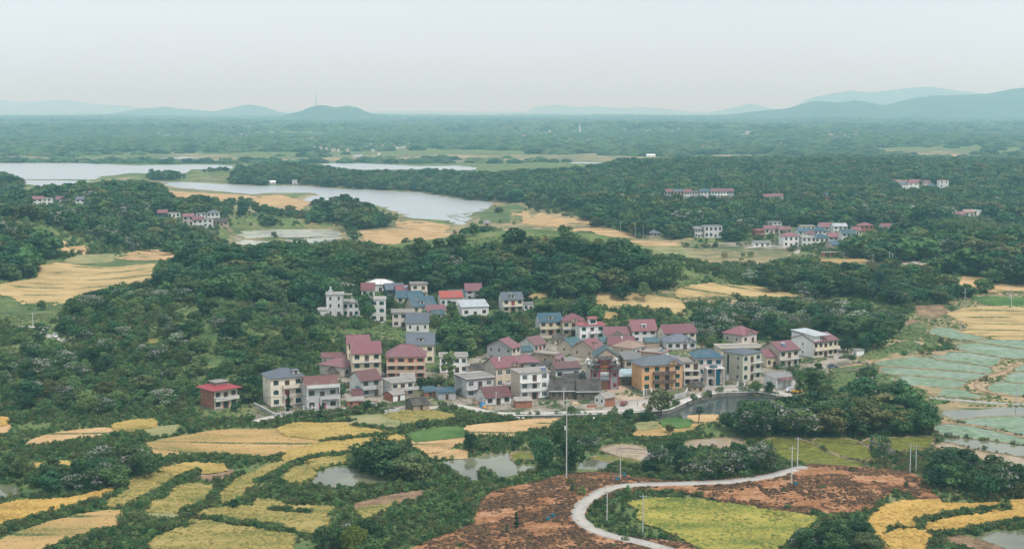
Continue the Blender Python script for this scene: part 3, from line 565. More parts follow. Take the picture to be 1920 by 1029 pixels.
for k, p in FARF: sheet('distant_fields', p, CROP[k][1], .4, 0, sk=.02, edge=.4, rag=.1)
for k, p in FIELDS:
    if k in WATERS:
        nm, mt, zz = WATERS[k]; sheet(nm, p, mt, 0, 0, sk=.012, flatz=zz + rng.uniform(0, .02), rag=.12)
        if k in ('paddy', 'olive', 'palepaddy', 'mud') : ribbon('field_bank', p, .8 if k != 'palepaddy' else 1.6, bundmat, off=.3, step=3, smooth=1, closed=True, crown=.1, skirt=.3)
    else:
        nm, mt, off, jit = CROP[k]; sheet(nm, p, mt, off, jit, smin=.75 if k != 'earth' else .62)
for k, p in LAKES: sheet('lake' if p is not POND else 'village_pond', p, WATERS['lake'][1] if p is not POND else watermat('village_pond_water', (.06, .075, .065), rough=.05, wind=.02), 0, 0, sk=.012, flatz=.2 if p is not POND else -1.0, rag=.12 if p is not POND else 0)
sheet('village_yard', VILLAGE, CROP['yard'][1], .06, 0, sk=.006, edge=.04)
concrete = paint('road_concrete', (.50, .46, .40), stain=.25, streak=False, scale=.25)
ribbon('hill_road', [(1262, 1036), (1205, 1019), (1150, 1008), (1112, 996), (1080, 972), (1088, 950), (1105, 936), (1125, 924), (1150, 914), (1200, 910), (1280, 908), (1360, 905), (1440, 897), (1480, 886), (1512, 877)], 3.5, concrete, off=.5, skirt=.6)
ROAD = [(478, 790), (520, 779), (570, 772), (640, 766), (700, 763), (760, 771), (815, 764), (850, 757), (880, 764), (925, 775), (1000, 775), (1100, 772), (1200, 768), (1246, 762), (1290, 748), (1335, 733), (1370, 730), (1420, 729), (1468, 736), (1510, 744)]
ribbon('village_road', ROAD, 3.4, concrete, off=.14, step=2)
ribbon('village_road', [(1206, 768), (1190, 752), (1160, 735), (1150, 718)], 9, paint('plaza', (.56, .42, .30), stain=.3, streak=False, scale=.2), off=.1, smooth=1)
ribbon('village_road', [(1150, 770), (1185, 757), (1225, 752), (1250, 760)], 10, paint('plaza2', (.52, .46, .38), stain=.3, streak=False, scale=.2), off=.11, smooth=1)
ribbon('valley_road', [(40, 612), (70, 614), (90, 613), (78, 619), (80, 627), (100, 634), (130, 640)], 3.2, concrete, off=.3)
ribbon('valley_road', Z('Q2', [(200, 745), (230, 715), (190, 705), (-60, 690), (-170, 710)]), 4, concrete, off=.3)
ribbon('valley_road', Z('Q2', [(700, 800), (880, 815), (1060, 820), (1300, 832)]), 3.5, concrete, off=.3); ribbon('valley_road', Z('Q2', [(1060, 820), (1030, 800), (1050, 785), (1180, 755), (1300, 742)]), 3.5, concrete, off=.3)
dirt = groundmat('dirt_track', [(.3, (.2, .14, .08)), (.6, (.42, .30, .18))], scale=.3, fine=1.5)
ribbon('dirt_track', Z('P8', [(1720, 920), (1540, 895), (1490, 855), (1520, 800), (1640, 770), (1720, 740), (1800, 690)]), 3, dirt, off=.3); ribbon('dirt_track', Z('P8', [(500, 720), (700, 690), (820, 665), (1100, 620), (1300, 600), (1420, 610)]), 2.6, dirt, off=.3)
ribbon('dirt_track', Z('P4', [(1200, 95), (1330, 130), (1560, 160), (1700, 195), (1900, 250)]), 2.6, dirt, off=.35)
ribbon('dirt_track', Z('P8', [(1150, 935), (1500, 965), (1900, 985)]), 2.2, paint('grey_track', (.34, .32, .29), stain=.3, streak=False, scale=.3), off=.3)

# hills on the horizon: ridges given by their crest line, distance and half-breadth
hillm = groundmat('hill_forest', [(.3, (.022, .045, .02)), (.55, (.045, .08, .035)), (.75, (.085, .12, .05))], scale=.004, fine=.03, fine_amt=.5, bumpd=4)
def ridge(crest, D, half, seed):
    X = []; Zc = []
    for px, py in crest:
        a, b, c = ray(px, py); t = D / b; X.append(a * t); Zc.append(max(0, CAMZ + c * t))
    xs = np.linspace(X[0], X[-1], 260); zc = np.interp(xs, X, Zc); k = np.ones(7) / 7; zc = np.convolve(np.pad(zc, 3, 'edge'), k, 'valid')
    vs_ = np.linspace(-1, 1, 31); U, Vv = np.meshgrid(xs, vs_, indexing='ij')
    Yw = D + Vv * half + 200 * np.sin(U / 900 + seed)
    prof = np.cos(Vv * math.pi / 2) ** 1.3
    spur = 1 - .35 * np.abs(Vv) * (1 + np.sin(U / (half * .13) + seed + 2 * Vv)) * .8
    Hh = zc[:, None] * prof * np.clip(spur, 0, 1) + prof * (vnoise(U, Yw, 90, seed) * 5 + rng.normal(0, 2.2, U.shape)) - 6
    n, m = U.shape; V = np.stack([U, Yw, Hh], -1).reshape(-1, 3); i = np.arange((n - 1) * m).reshape(n - 1, m)[:, :-1].ravel()
    me = fastmesh('hill', V, np.stack([i, i + m, i + m + 1, i + 1], 1), [hillm], smooth=True); o = bpy.data.objects.new('hill', me); link(o); props(o, kind='structure')
ridge([(1320, 219), (1380, 213), (1420, 207), (1470, 203), (1500, 195), (1518, 188), (1560, 191), (1600, 188), (1625, 194), (1650, 198), (1672, 192), (1700, 183), (1740, 179), (1800, 177), (1860, 173), (1890, 167), (1920, 163), (1990, 158), (2080, 165), (2200, 190)], 12500, 1500, 1)
ridge([(1490, 215), (1530, 183), (1560, 176), (1600, 169), (1640, 173), (1690, 166), (1740, 162), (1790, 171), (1840, 176), (1900, 190), (1960, 215)], 24000, 2600, 2)
ridge([(1330, 212), (1370, 203), (1410, 194), (1445, 203), (1480, 212)], 27000, 1800, 3)
ridge([(530, 214), (560, 207), (580, 199), (600, 196), (625, 200), (650, 197), (668, 201), (690, 211), (720, 216)], 11500, 700, 4)
ridge([(180, 217), (230, 211), (260, 205), (285, 203), (310, 199), (330, 203), (355, 205), (400, 209), (430, 203), (462, 195), (490, 200), (520, 211), (560, 216)], 19000, 1500, 5)
ridge([(-150, 185), (-60, 184), (0, 185), (40, 192), (80, 189), (120, 187), (170, 195), (230, 198), (300, 207), (360, 213)], 34000, 3000, 6)
ridge([(980, 214), (1010, 199), (1050, 196), (1080, 201), (1120, 199), (1160, 203), (1210, 201), (1260, 206), (1300, 212)], 32000, 2600, 7)
ridge([(690, 214), (760, 208), (840, 209), (900, 212)], 34000, 2000, 8)

# the hazy air over the valley
hz = MB(); hz.box(-42000, -400, -3.5, 42000, 56000, 520); ho = hz.build('haze', [], None, kind='stuff', label='pale blue haze lying over the whole valley', cat='haze')
hm = bpy.data.materials.new('haze'); hm.use_nodes = True; t_ = hm.node_tree; t_.nodes.clear()
pv = t_.nodes.new('ShaderNodeVolumePrincipled'); ou = t_.nodes.new('ShaderNodeOutputMaterial'); t_.links.new(pv.outputs[0], ou.inputs['Volume'])
pv.inputs['Color'].default_value = (.45, .86, 1, 1); pv.inputs['Absorption Color'].default_value = (1, 1, 1, 1)
pv.inputs['Density'].default_value = 1.12e-4; pv.inputs['Anisotropy'].default_value = .2
ho.data.materials.append(hm)

# ================================================================ HOUSE LIST: near front corner in the view, sizes, storeys, roof, colours
WCOL = {'cream': (.69, .61, .48), 'yellow': (.69, .58, .41), 'peach': (.62, .42, .27), 'white': (.78, .77, .73), 'grey': (.42, .42, .41), 'palegrey': (.62, .61, .59), 'beige': (.56, .47, .37), 'tan': (.45, .35, .26), 'orange': (.78, .42, .17),
        'pinkgrey': (.60, .52, .47), 'stone': (.17, .145, .12), 'pink': (.55, .34, .36), 'ivory': (.68, .65, .52), 'brick': 'brick', 'graybrick': 'graybrick', 'tanbrick': 'tanbrick', 'rubble': 'rubble'}
RCOL = {'pink': (.225, .093, .103), 'red': (.36, .07, .08), 'maroon': (.165, .07, .065), 'slate': (.125, .145, .17), 'teal': (.055, .112, .12), 'blue': (.05, .105, .138), 'tile': (.075, .066, .058), 'tan': (.30, .20, .155), 'metal': (.46, .49, .50), 'white': (.76, .76, .73),
        'flat': (.30, .27, .235), 'paleblue': (.36, .47, .5), 'orange': (.36, .10, .08), 'grey': (.22, .21, .20), 'redflat': (.36, .10, .10)}
HS = []
def H(label, cx, cy, fw, sw, eh, yaw, st, roof, rc, wc, **o): HS.append((label, cx, cy, fw, sw, eh, yaw, st, roof, rc, wc, o))
# front row
H('two storey house of raw red brick and cream front under a bright red hipped roof', 402, 769, 37, 33, 36, 42, 2, 'hip', 'red', 'cream', sc='brick', nf=3, nl=0, ov=1.3, rh=2.0, cap=1, bal=[(1, 0, 1, 'solid')], couplet=1)
H('three storey cream villa with dark grey hipped roof at the left end of the road', 508, 764, 58, 23, 53, 25, 3, 'hip', 'slate', 'cream', nf=3, nl=1, rh=2.7, ov=.7, fcol='teal', arch=(1,), bal=[(1, .36, .68, 'solid'), (2, .36, .98, 'solid')], dorm=[.8], band=1)
H('white two storey house with maroon gable roof, balcony and red door strips', 575, 770, 57, 16, 43, 18, 2, 'gable', 'maroon', 'palegrey', nf=3, nl=0, rh=2.9, d=9, bal=[(1, .42, 1.04, 'solid'), (2, 0, 1.04, 'solid')], couplet=1, attic=1, post=1)
H('low pale villa with pink hipped roof and arched window below the yellow house', 642, 708, 29, 47, 19, 55, 1, 'hip', 'pink', 'pinkgrey', nf=2, nl=1, rh=2.6, ov=.7, arch=(0,))
H('tall pale yellow house with pink gable roof and roof balcony', 661, 711, 53, 8, 48, 12, 3, 'gable', 'pink', 'yellow', nf=3, nl=1, rh=3.6, d=9.5, fcol='dark', bal=[(2, 0, 1, 'rail')], band=1, couplet=1)
H('second pink gable roof rising behind the tall pale yellow house', 652, 690, 41, 6, 45, 10, 3, 'gable', 'pink', 'yellow', nf=3, nl=1, rh=2.6, d=9)
H('three storey peach house with wide pink hipped roof and red shutters', 725, 711, 72, 2, 41, 3, 3, 'hip', 'pink', 'peach', nf=4, nl=0, rh=4.2, d=11, ov=.6, bal=[(1, 0, 1, 'solid'), (2, 0, 1, 'solid')], shut=1, couplet=1)
H('yellow two storey house with grey gable roof and dormer behind the peach house', 763, 682, 51, 3, 36, 4, 2, 'gable', 'slate', 'yellow', nf=3, nl=0, rh=3.9, d=9, dorm=[.52], bal=[(1, .3, .65, 'solid')])
H('grey two storey house with white gable end and maroon roof', 677, 745, 36, 26, 31, 32, 2, 'gable', 'maroon', 'grey', sc='white', nf=2, nl=0, rh=2.7, bal=[(1, 0, .66, 'solid')])
H('cream flat roofed house with red arched balcony door beside the grey house', 734, 746, 41, 19, 27, 27, 2, 'flat', 'flat', 'cream', sc='palegrey', nf=3, nl=0, ov=.5, bal=[(1, 0, 1.15, 'solid')], couplet=1)
H('small red brick shed with grey roof beside the road', 651, 763, 31, 5, 11, 10, 1, 'shed', 'flat', 'brick', nf=2, nl=0, d=4.5, low=1, rh=.5)
H('little brick and white outhouse with grey roof below the cream flat house', 737, 753, 21, 19, 12, 40, 1, 'gable', 'flat', 'white', sc='brick', nf=1, nl=0, rh=.9, low=1)
H('old stone barn with dark tiled gable roof at the field edge', 775, 772, 29, 17, 12, 28, 1, 'gable', 'tile', 'tanbrick', sc='rubble', nf=1, nl=0, rh=1.8, low=1, door=1)
H('small orange brick shed with bright blue roof', 796, 745, 22, 6, 10, 15, 1, 'shed', 'blue', 'brick', nf=1, nl=0, d=4.5, low=1, rh=1.0)
H('grey outhouse with blue metal roof beside the brick shed', 822, 750, 32, 6, 13, 14, 1, 'shed', 'blue', 'grey', nf=1, nl=0, d=5, low=1, rh=1.0)
H('white two storey block with weathered flat roof behind the slender tree', 825, 700, 51, 3, 30, 4, 2, 'flat', 'flat', 'white', nf=4, nl=0, d=8, par=.3, band=1)
H('long low white house with maroon roof above the pale villa', 603, 684, 44, 3, 13, 5, 1, 'gable', 'maroon', 'white', nf=3, nl=0, rh=1.5, d=6, low=1)
H('old low house with mossy dark roof wedged behind the white balcony house', 625, 708, 26, 12, 9, 30, 1, 'gable', 'tile', 'tan', nf=1, nl=0, rh=1.6, low=1)
# middle
H('pale grey flat roofed house with outside stair and brown roof edge', 875, 747, 50, 25, 34, 25, 2, 'flat', 'flat', 'palegrey', nf=3, nl=1, ov=.5, rim='maroon', stair=1, bal=[(1, 0, 1, 'rail')], wfr=1)
H('low white cottage with maroon gable roof at the bend of the road', 911, 761, 47, 20, 16, 22, 1, 'gable', 'maroon', 'white', nf=3, nl=1, rh=2.5, door=1)
H('beige two storey house with pink roof and cross gable', 930, 728, 46, 22, 38, 25, 2, 'gable', 'pink', 'yellow', sc='beige', nf=3, nl=0, rh=2.8, wfr=1, gablet=[(.82, .36)], chim=.25)
H('grey and cream house with pink hipped roof behind the beige one', 966, 712, 45, 5, 31, 10, 2, 'hip', 'pink', 'grey', nf=2, nl=0, rh=2.6, d=9)
H('three storey white house with green plinth and red framed doors', 975, 750, 55, 17, 49, 20, 3, 'flat', 'flat', 'white', sc='beige', nf=3, nl=0, ov=.5, wfr=1, bal=[(1, 0, .7, 'solid'), (2, 0, .7, 'slab')], couplet=1, plinth='teal', solar=.85, band=1)
H('small orange brick annex with grey roof between the white houses', 947, 738, 28, 4, 14, 12, 1, 'shed', 'flat', 'brick', nf=0, nl=0, d=5, low=1, rh=.4)
H('sloping red brick wall shed in the yard of the white house', 967, 765, 31, 3, 13, 10, 1, 'shed', 'flat', 'brick', nf=0, nl=0, d=4, low=1, rh=.5)
H('grey gable ended house with pink roof at the edge of the grove', 960, 680, 16, 53, 27, 60, 2, 'gable', 'pink', 'cream', sc='grey', nf=2, nl=3, rh=3.0, d=12)
H('white gable ended cottage with pink roof beside the blue awning', 1002, 662, 23, 30, 15, 50, 1, 'gable', 'pink', 'pinkgrey', sc='white', nf=3, nl=0, rh=2.6)
H('open shed under a blue grey awning roof', 976, 669, 24, 6, 10, 15, 1, 'shed', 'teal', 'grey', nf=0, nl=0, d=6, low=1, rh=1.2)
H('tan brick house with pink tiled end and flat roof', 1041, 687, 16, 40, 21, 60, 1, 'flat', 'flat', 'pink', sc='tanbrick', nf=3, nl=1, ov=.25, par=.25)
H('white balcony house with striped maroon roof edged in blue', 1042, 712, 46, 12, 21, 16, 1, 'gable', 'maroon', 'white', sc='beige', nf=3, nl=0, rh=1.5, rim='blue', d=8)
H('old rubble stone house with dark tiled roof, left of the pair', 1031, 749, 50, 2, 18, 3, 1, 'gable', 'tile', 'rubble', nf=4, nl=0, rh=3.2, d=8, low=1, door=1, rim='white')
H('old rubble stone house with dark tiled roof, right of the pair', 1082, 750, 45, 2, 18, 3, 1, 'gable', 'tile', 'rubble', nf=2, nl=0, rh=3.2, d=8, low=1, door=1, rim='white')
H('old dark tiled cottage behind the pale grey house', 888, 703, 28, 8, 9, 25, 1, 'gable', 'tile', 'tan', nf=1, nl=0, rh=2.0, low=1)
H('dark stone shed with pale blue metal roof right of the gate hall', 1161, 723, 28, 3, 17, 5, 1, 'shed', 'paleblue', 'rubble', nf=2, nl=0, d=6, low=1, rh=1.6)
H('three storey orange house with dark grey hipped roof and brown balconies', 1203, 734, 79, 13, 47, 18, 3, 'hip', 'slate', 'orange', nf=4, nl=1, rh=2.9, d=9.5, ov=.7, fcol='dark', gcol='green', bal=[(1, .27, .65, 'brown'), (2, .27, .65, 'brown'), (1.1, .62, .80, 'brown'), (2.1, .62, .80, 'brown')], gablet=[(.76, .26)], slit=1)
H('little white cottage with brick gable and grey roof by the plaza', 1134, 761, 20, 18, 14, 42, 1, 'gable', 'flat', 'brick', sc='white', nf=0, nl=2, rh=1.3, low=1)
H('house with faded tan hipped roof in the middle of the village', 1184, 669, 28, 33, 15, 48, 1, 'hip', 'tan', 'palegrey', sc='beige', nf=3, nl=1, rh=2.7, ov=.5, gcol='green')
H('tan and white house with red rimmed flat roof and solar heater', 1238, 681, 19, 35, 18, 60, 1, 'flat', 'flat', 'white', sc='beige', nf=1, nl=1, ov=.6, rim='redflat', solar=.5)
H('beige gable ended house with pink roof and dormer', 1114, 673, 23, 40, 18, 55, 1, 'gable', 'pink', 'yellow', sc='beige', nf=2, nl=2, rh=3.2, dorm=[.5])
H('beige house with teal gable roof and satellite dish', 1073, 665, 22, 28, 15, 50, 1, 'gable', 'teal', 'beige', nf=2, nl=1, rh=2.8, dish=1)
H('house showing a teal roofed gable front above the gate hall', 1117, 696, 42, 3, 28, 4, 2, 'gabley', 'teal', 'tan', nf=1, nl=0, rh=2.9, d=10)
H('tan house with brown sloping roof left of the orange house', 1171, 692, 33, 6, 18, 12, 1, 'shed', 'grey', 'beige', nf=2, nl=0, d=8, rh=1.6)
H('grey villa with blue grey hipped roof and pillared porch', 1250, 656, 56, 4, 14, 8, 1, 'hip', 'slate', 'palegrey', nf=4, nl=0, rh=2.8, d=11, gablet=[(.75, .3)], arch=(0,))
H('cream house with long pink roof behind the grey villa', 1246, 648, 61, 10, 23, 14, 2, 'gable', 'pink', 'cream', nf=4, nl=1, rh=2.9, d=9)
H('cream house with stacked balconies between orange house and blue villa', 1281, 723, 31, 4, 43, 8, 3, 'flat', 'flat', 'cream', nf=2, nl=0, d=10, ov=.4, bal=[(1, 0, 1, 'solid'), (2, 0, 1, 'slab')], post=1, gcol='dark')
H('grey villa with blue hipped roof, arched blue windows and porch', 1305, 722, 50, 3, 50, 5, 3, 'hip', 'blue', 'pinkgrey', nf=3, nl=0, d=11, rh=2.6, ov=.7, arch=(1,), gcol='blue', portico=1, band=1)
H('pale three storey house with tall stair window and grey hipped roof', 1392, 717, 40, 31, 51, 38, 3, 'hip', 'slate', 'ivory', nf=3, nl=2, rh=1.5, ov=.5, arch=(1, 2), bal=[(1, .45, 1, 'rail'), (2, .45, 1, 'rail')], fcol='teal', tallwin=1)
H('flat roofed grey block with penthouse behind the pale three storey house', 1352, 676, 78, 6, 22, 8, 2, 'flat', 'flat', 'cream', nf=5, nl=0, d=9, ov=.6, par=.3)
H('villa with pink hipped roof and corner porch at the foot of the wooded slope', 1391, 646, 33, 31, 17, 45, 1, 'hip', 'pink', 'pinkgrey', nf=2, nl=2, rh=3.2, ov=.7, gablet=[(.5, .4)])
H('cream house with pink gable roof and green balcony edge', 1462, 690, 40, 26, 32, 30, 2, 'gable', 'pink', 'cream', sc='beige', nf=3, nl=1, rh=2.6, bal=[(1, 0, 1, 'rail')], rim='teal', solar=.4)
H('small yellow annex with pink roof attached left of the cream house', 1437, 690, 22, 14, 21, 25, 1, 'gable', 'pink', 'yellow', nf=2, nl=0, rh=2.0)
H('white house with grey metal canopy on posts and pink roofed wing', 1525, 672, 53, 32, 30, 32, 2, 'gable', 'pink', 'yellow', sc='white', nf=5, nl=1, rh=2.2, bal=[(1, 0, 1, 'solid')], canopy=1, rim='teal')
H('white shed with red painted writing beside the pond road', 1455, 730, 42, 20, 19, 28, 1, 'shed', 'grey', 'white', nf=0, nl=0, d=7, low=1, rh=.8, sign=1)
H('white boxy outbuilding by the wall at the right end of the village', 1606, 668, 15, 3, 11, 15, 1, 'flat', 'flat', 'white', nf=0, nl=0, d=3.5, low=1)
# back row
H('yellow two storey house with blue gable roof and red doors', 1012, 629, 42, 9, 26, 12, 2, 'gable', 'blue', 'yellow', sc='white', nf=3, nl=1, rh=3.0, dorm=[.5], bal=[(1, 0, 1, 'solid')], couplet=1, d=9)
H('yellow house with pink hipped roof and white gable window, joined to the blue one', 1055, 630, 41, 2, 27, 4, 2, 'hip', 'pink', 'yellow', nf=3, nl=0, rh=3.0, d=9, gablet=[(.55, .4)], bal=[(1, 0, 1, 'solid')], couplet=1)
H('white house with green balcony glass and small roof room', 1087, 638, 47, 7, 27, 10, 2, 'flat', 'redflat', 'white', nf=3, nl=1, d=9, ov=.7, room=(.42, .72), bal=[(1, .4, 1, 'solid')], gcol='green')
H('house with pink roof and white arched dormer between the white and grey houses', 1134, 642, 48, 2, 15, 4, 1, 'gable', 'pink', 'palegrey', nf=3, nl=0, rh=2.6, d=9, gablet=[(.5, .3)])
H('low house with pink roof in front of the dormered one', 1142, 657, 50, 4, 11, 6, 1, 'gable', 'pink', 'beige', nf=3, nl=0, rh=2.7, d=8, low=1, chim=.5)
H('grey two storey house with tall pink gable roof and dormer', 1186, 642, 46, 7, 22, 10, 2, 'gable', 'pink', 'palegrey', sc='beige', nf=3, nl=0, rh=4.0, d=10, dorm=[.5])
H('lean-to shed with teal roof below the grey two storey house', 1212, 652, 26, 5, 10, 10, 1, 'shed', 'teal', 'tan', nf=0, nl=0, d=5, low=1, rh=1.2)
H('teal roofed lean-to wedged left of the low pink roof', 1128, 652, 14, 4, 10, 10, 1, 'shed', 'teal', 'tan', nf=0, nl=0, d=5, low=1, rh=1.4)
# low outbuildings packed between the houses
for lab, a, b, w_, e, rf, rc, wc in [('low grey tiled outbuilding left behind the rubble stone pair', 1056, 722, 26, 12, 'gable', 'tile', 'tan'), ('low tiled lean-to right behind the rubble stone pair', 1084, 722, 22, 11, 'shed', 'tile', 'tan'), ('small grey roofed house left of the striped roof', 1012, 700, 24, 14, 'gable', 'tile', 'beige'), ('brown roofed hut below the pink tiled end', 1060, 690, 18, 11, 'gable', 'grey', 'tan'),
    ('grey roofed hut between teal gable and tan house', 1150, 690, 22, 13, 'gable', 'tile', 'beige'), ('long grey roofed outbuilding above the orange house', 1250, 690, 30, 12, 'shed', 'grey', 'beige'), ('small tiled shed above the blue roofed villa', 1305, 678, 26, 14, 'gable', 'tile', 'palegrey'), ('grey shed at the yard between villa and pale house', 1362, 712, 18, 11, 'shed', 'grey', 'palegrey'), ('brown hut below the balconied cream house', 1297, 734, 22, 9, 'gable', 'tile', 'tan'),
    ('small flat annex beside the white block behind the slender tree', 876, 700, 16, 13, 'flat', 'flat', 'palegrey'), ('low grey shed behind the cream flat roofed house', 752, 724, 26, 13, 'shed', 'flat', 'palegrey'), ('red roofed lean-to beside the grey house', 660, 752, 20, 10, 'shed', 'maroon', 'tan'), ('little blue roofed lean-to left of the grey house', 668, 749, 14, 12, 'shed', 'blue', 'grey'), ('grey flat hut behind the beige gable ended house', 1092, 650, 24, 10, 'flat', 'grey', 'tan'), ('tiled hut in the back row below the blue gable roof', 1040, 645, 22, 9, 'gable', 'tile', 'beige'), ('white walled hut beside the faded tan roof', 1215, 668, 18, 11, 'flat', 'flat', 'white')]:
    H(lab, a, b, w_, 3, e, 8, 1, rf, rc, wc, nf=2 if w_ > 20 else 1, nl=0, d=5.5, low=1, rh=1.3)
# upper cluster
H('tall white block with water tank on its roof at the upper left', 612, 594, 31, 2, 40, 4, 3, 'flat', 'flat', 'palegrey', nf=2, nl=0, d=8, ov=.3, tank=.25, narrow=1)
H('two storey pale wing joined to the white block with tank', 643, 594, 30, 1, 26, 4, 2, 'flat', 'flat', 'palegrey', nf=3, nl=0, d=8, par=.4, gcol='green')
H('low white annex left of the block with water tank', 597, 596, 15, 2, 14, 4, 1, 'flat', 'flat', 'white', nf=0, nl=0, d=6)
H('white three storey house with wide dark windows beside the tall tree', 694, 603, 29, 2, 40, 4, 3, 'flat', 'flat', 'white', nf=2, nl=0, d=8, ov=.25, par=.4, wide=1, gcol='green')
H('cream flat roofed house left of the dark gabled one', 736, 614, 40, 2, 27, 5, 2, 'flat', 'flat', 'pinkgrey', nf=3, nl=0, d=12, ov=.6)
H('white house with dark grey gable roof in front of the cream flat one', 762, 621, 42, 4, 15, 6, 1, 'gable', 'slate', 'white', nf=3, nl=0, rh=4.0, d=9, low=1)
H('cream house with blue gable roof and large dormer', 773, 588, 44, 16, 13, 22, 1, 'gable', 'blue', 'cream', sc='beige', nf=3, nl=1, rh=3.9, dorm=[.45])
H('house with blue roof behind the large dormer house, left half', 745, 570, 22, 6, 12, 15, 1, 'gable', 'blue', 'cream', nf=2, nl=0, rh=2.6, d=8)
H('house with blue roof behind the large dormer house, right half', 767, 569, 26, 3, 11, 15, 1, 'gable', 'blue', 'cream', nf=2, nl=0, rh=2.6, d=8)
H('white gabled house with pink roof and skylight in the upper cluster', 744, 560, 36, 7, 12, 14, 1, 'gable', 'pink', 'white', nf=3, nl=0, rh=2.9, d=8, solar=.5)
H('grey roofed house with teal wall at the back of the upper cluster', 724, 557, 33, 6, 14, 15, 1, 'gable', 'slate', 'teal', nf=2, nl=0, rh=2.5, d=8)
H('hall with pale white hipped roof at the top of the upper cluster', 688, 548, 50, 4, 14, 8, 1, 'hip', 'white', 'white', nf=3, nl=0, rh=2.2, d=10)
H('pink roofed house peeping out behind the trees left of the white roof', 678, 556, 24, 2, 13, 5, 1, 'gable', 'pink', 'white', nf=2, nl=0, rh=2.8, d=8)
H('cream flat roofed tower house at the back of the upper cluster', 771, 560, 30, 3, 27, 8, 2, 'flat', 'flat', 'cream', nf=2, nl=0, d=8, ov=.7, bal=[(1, 0, 1, 'solid')])
H('white house with orange red roof among the upper trees', 826, 575, 41, 8, 17, 12, 1, 'gable', 'orange', 'white', nf=4, nl=0, rh=2.6, d=8, gcol='green')
H('teal grey roof behind the orange red roofed house', 842, 567, 30, 3, 13, 8, 1, 'gable', 'teal', 'palegrey', nf=2, nl=0, rh=2.2, d=7)
H('pink roofed house half hidden behind round trees', 873, 562, 30, 3, 17, 6, 2, 'gable', 'pink', 'palegrey', nf=2, nl=0, rh=2.9, d=9)
H('yellow two storey house with slate gable roof by the wheat strip', 943, 586, 38, 9, 24, 14, 2, 'gable', 'slate', 'yellow', sc='palegrey', nf=3, nl=1, rh=2.9, d=9, dorm=[.5], couplet=1, bal=[(1, 0, 1, 'rail')])
H('hall with curved pale metal roof among the upper trees', 866, 594, 50, 8, 18, 14, 1, 'shed', 'metal', 'palegrey', nf=3, nl=0, d=10, rh=2.0, gcol='dark')
H('cottage with pink roof below the large dormer house', 802, 592, 34, 8, 8, 22, 1, 'gable', 'pink', 'white', nf=2, nl=0, rh=2.4, d=7, low=1)
H('tiny cottage with light teal roof below the pink cottage', 812, 597, 22, 5, 7, 25, 1, 'gable', 'teal', 'white', nf=1, nl=0, rh=1.8, d=5, low=1)
H('small grey house at the right of the slate roofed yellow one', 982, 583, 18, 2, 13, 6, 1, 'flat', 'grey', 'palegrey', nf=2, nl=0, d=6)
NHOME = len(HS)
# the next village on the right, and hamlets in the valley
def M(label, cx, cy, fw, eh, roof, rc, wc, yaw=6, st=2, **o): H(label, cx, cy, fw, 0, eh, yaw, st, roof, rc, wc, d=o.pop('d', 9), nl=0, nf=o.pop('nf', 3), far=1, **o)
V2 = 'in the next village'
M('white house with red hipped roof and gable ' + V2, 1469, 463, 30, 19, 'hip', 'pink', 'white', 14, gablet=[(.35, .4)], rh=2.6)
M('long white house with row of windows ' + V2, 1504, 463, 26, 17, 'flat', 'flat', 'white', 5, par=.4)
M('white house with teal hipped roof ' + V2, 1528, 463, 27, 16, 'hip', 'blue', 'white', 5, rh=3)
M('pale house with pink roof right of the teal one ' + V2, 1555, 459, 24, 14, 'gable', 'pink', 'palegrey', 5, rh=2.6)
M('small red roofed upper room above the long white house ' + V2, 1513, 455, 18, 16, 'hip', 'pink', 'white', 6, rh=2)
M('house with blue dome like hipped roof ' + V2, 1526, 448, 24, 12, 'hip', 'blue', 'palegrey', 5, rh=3)
M('house with dark blue gable roof ' + V2, 1497, 447, 26, 12, 'gable', 'blue', 'white', 8, rh=2.4)
M('house with tall pink roof at the back ' + V2, 1538, 438, 24, 12, 'gable', 'pink', 'palegrey', 5, rh=3)
M('house with pale metal roof at the back ' + V2, 1563, 439, 26, 14, 'gable', 'metal', 'palegrey', 5, rh=2)
M('flat roofed cream house with dark openings ' + V2, 1503, 437, 26, 12, 'flat', 'flat', 'cream', 5)
M('house with teal roof at the right end ' + V2, 1579, 452, 26, 14, 'gable', 'teal', 'palegrey', 5, rh=2.6)
M('low house with pink roofs at the left ' + V2, 1434, 440, 26, 9, 'gable', 'pink', 'pinkgrey', 5, st=1, rh=2.2)
M('second low pink roofed house ' + V2, 1461, 442, 23, 9, 'gable', 'pink', 'pinkgrey', 5, st=1, rh=2.2)
M('red brick two storey house at the left end ' + V2, 1418, 448, 16, 14, 'flat', 'redflat', 'brick', 12)
M('white shed with grey roof at the entrance ' + V2, 1414, 463, 31, 7, 'gable', 'grey', 'white', 3, st=1, rh=1.4)
M('small brick pump house with pale roof below ' + V2, 1543, 482, 36, 8, 'flat', 'flat', 'brick', 3, st=1, d=5)
M('small house with blue roof in front ' + V2, 1561, 466, 15, 7, 'gable', 'blue', 'beige', 25, st=1, rh=2)
M('red brick house with pink roof at the wood edge ' + V2, 1612, 437, 26, 13, 'hip', 'pink', 'brick', 5, rh=2.4)
M('house with pink roof just below the red brick one ' + V2, 1600, 441, 16, 9, 'gable', 'pink', 'palegrey', 5, st=1, rh=2.2)
M('pink roofed house at the far right ' + V2, 1655, 433, 18, 8, 'gable', 'pink', 'palegrey', 5, st=1, rh=2)
M('grey flat roofed upper house at the back left ' + V2, 1441, 427, 25, 10, 'flat', 'grey', 'palegrey', 4)
M('white hall with stepped wavy gables between the fields and the next village', 1321, 446, 34, 21, 'flat', 'grey', 'palegrey', 12, nf=4, wavy=1)
M('small porch house in front of the hall with wavy gables', 1303, 446, 16, 16, 'gable', 'grey', 'palegrey', 14, rh=1.5)
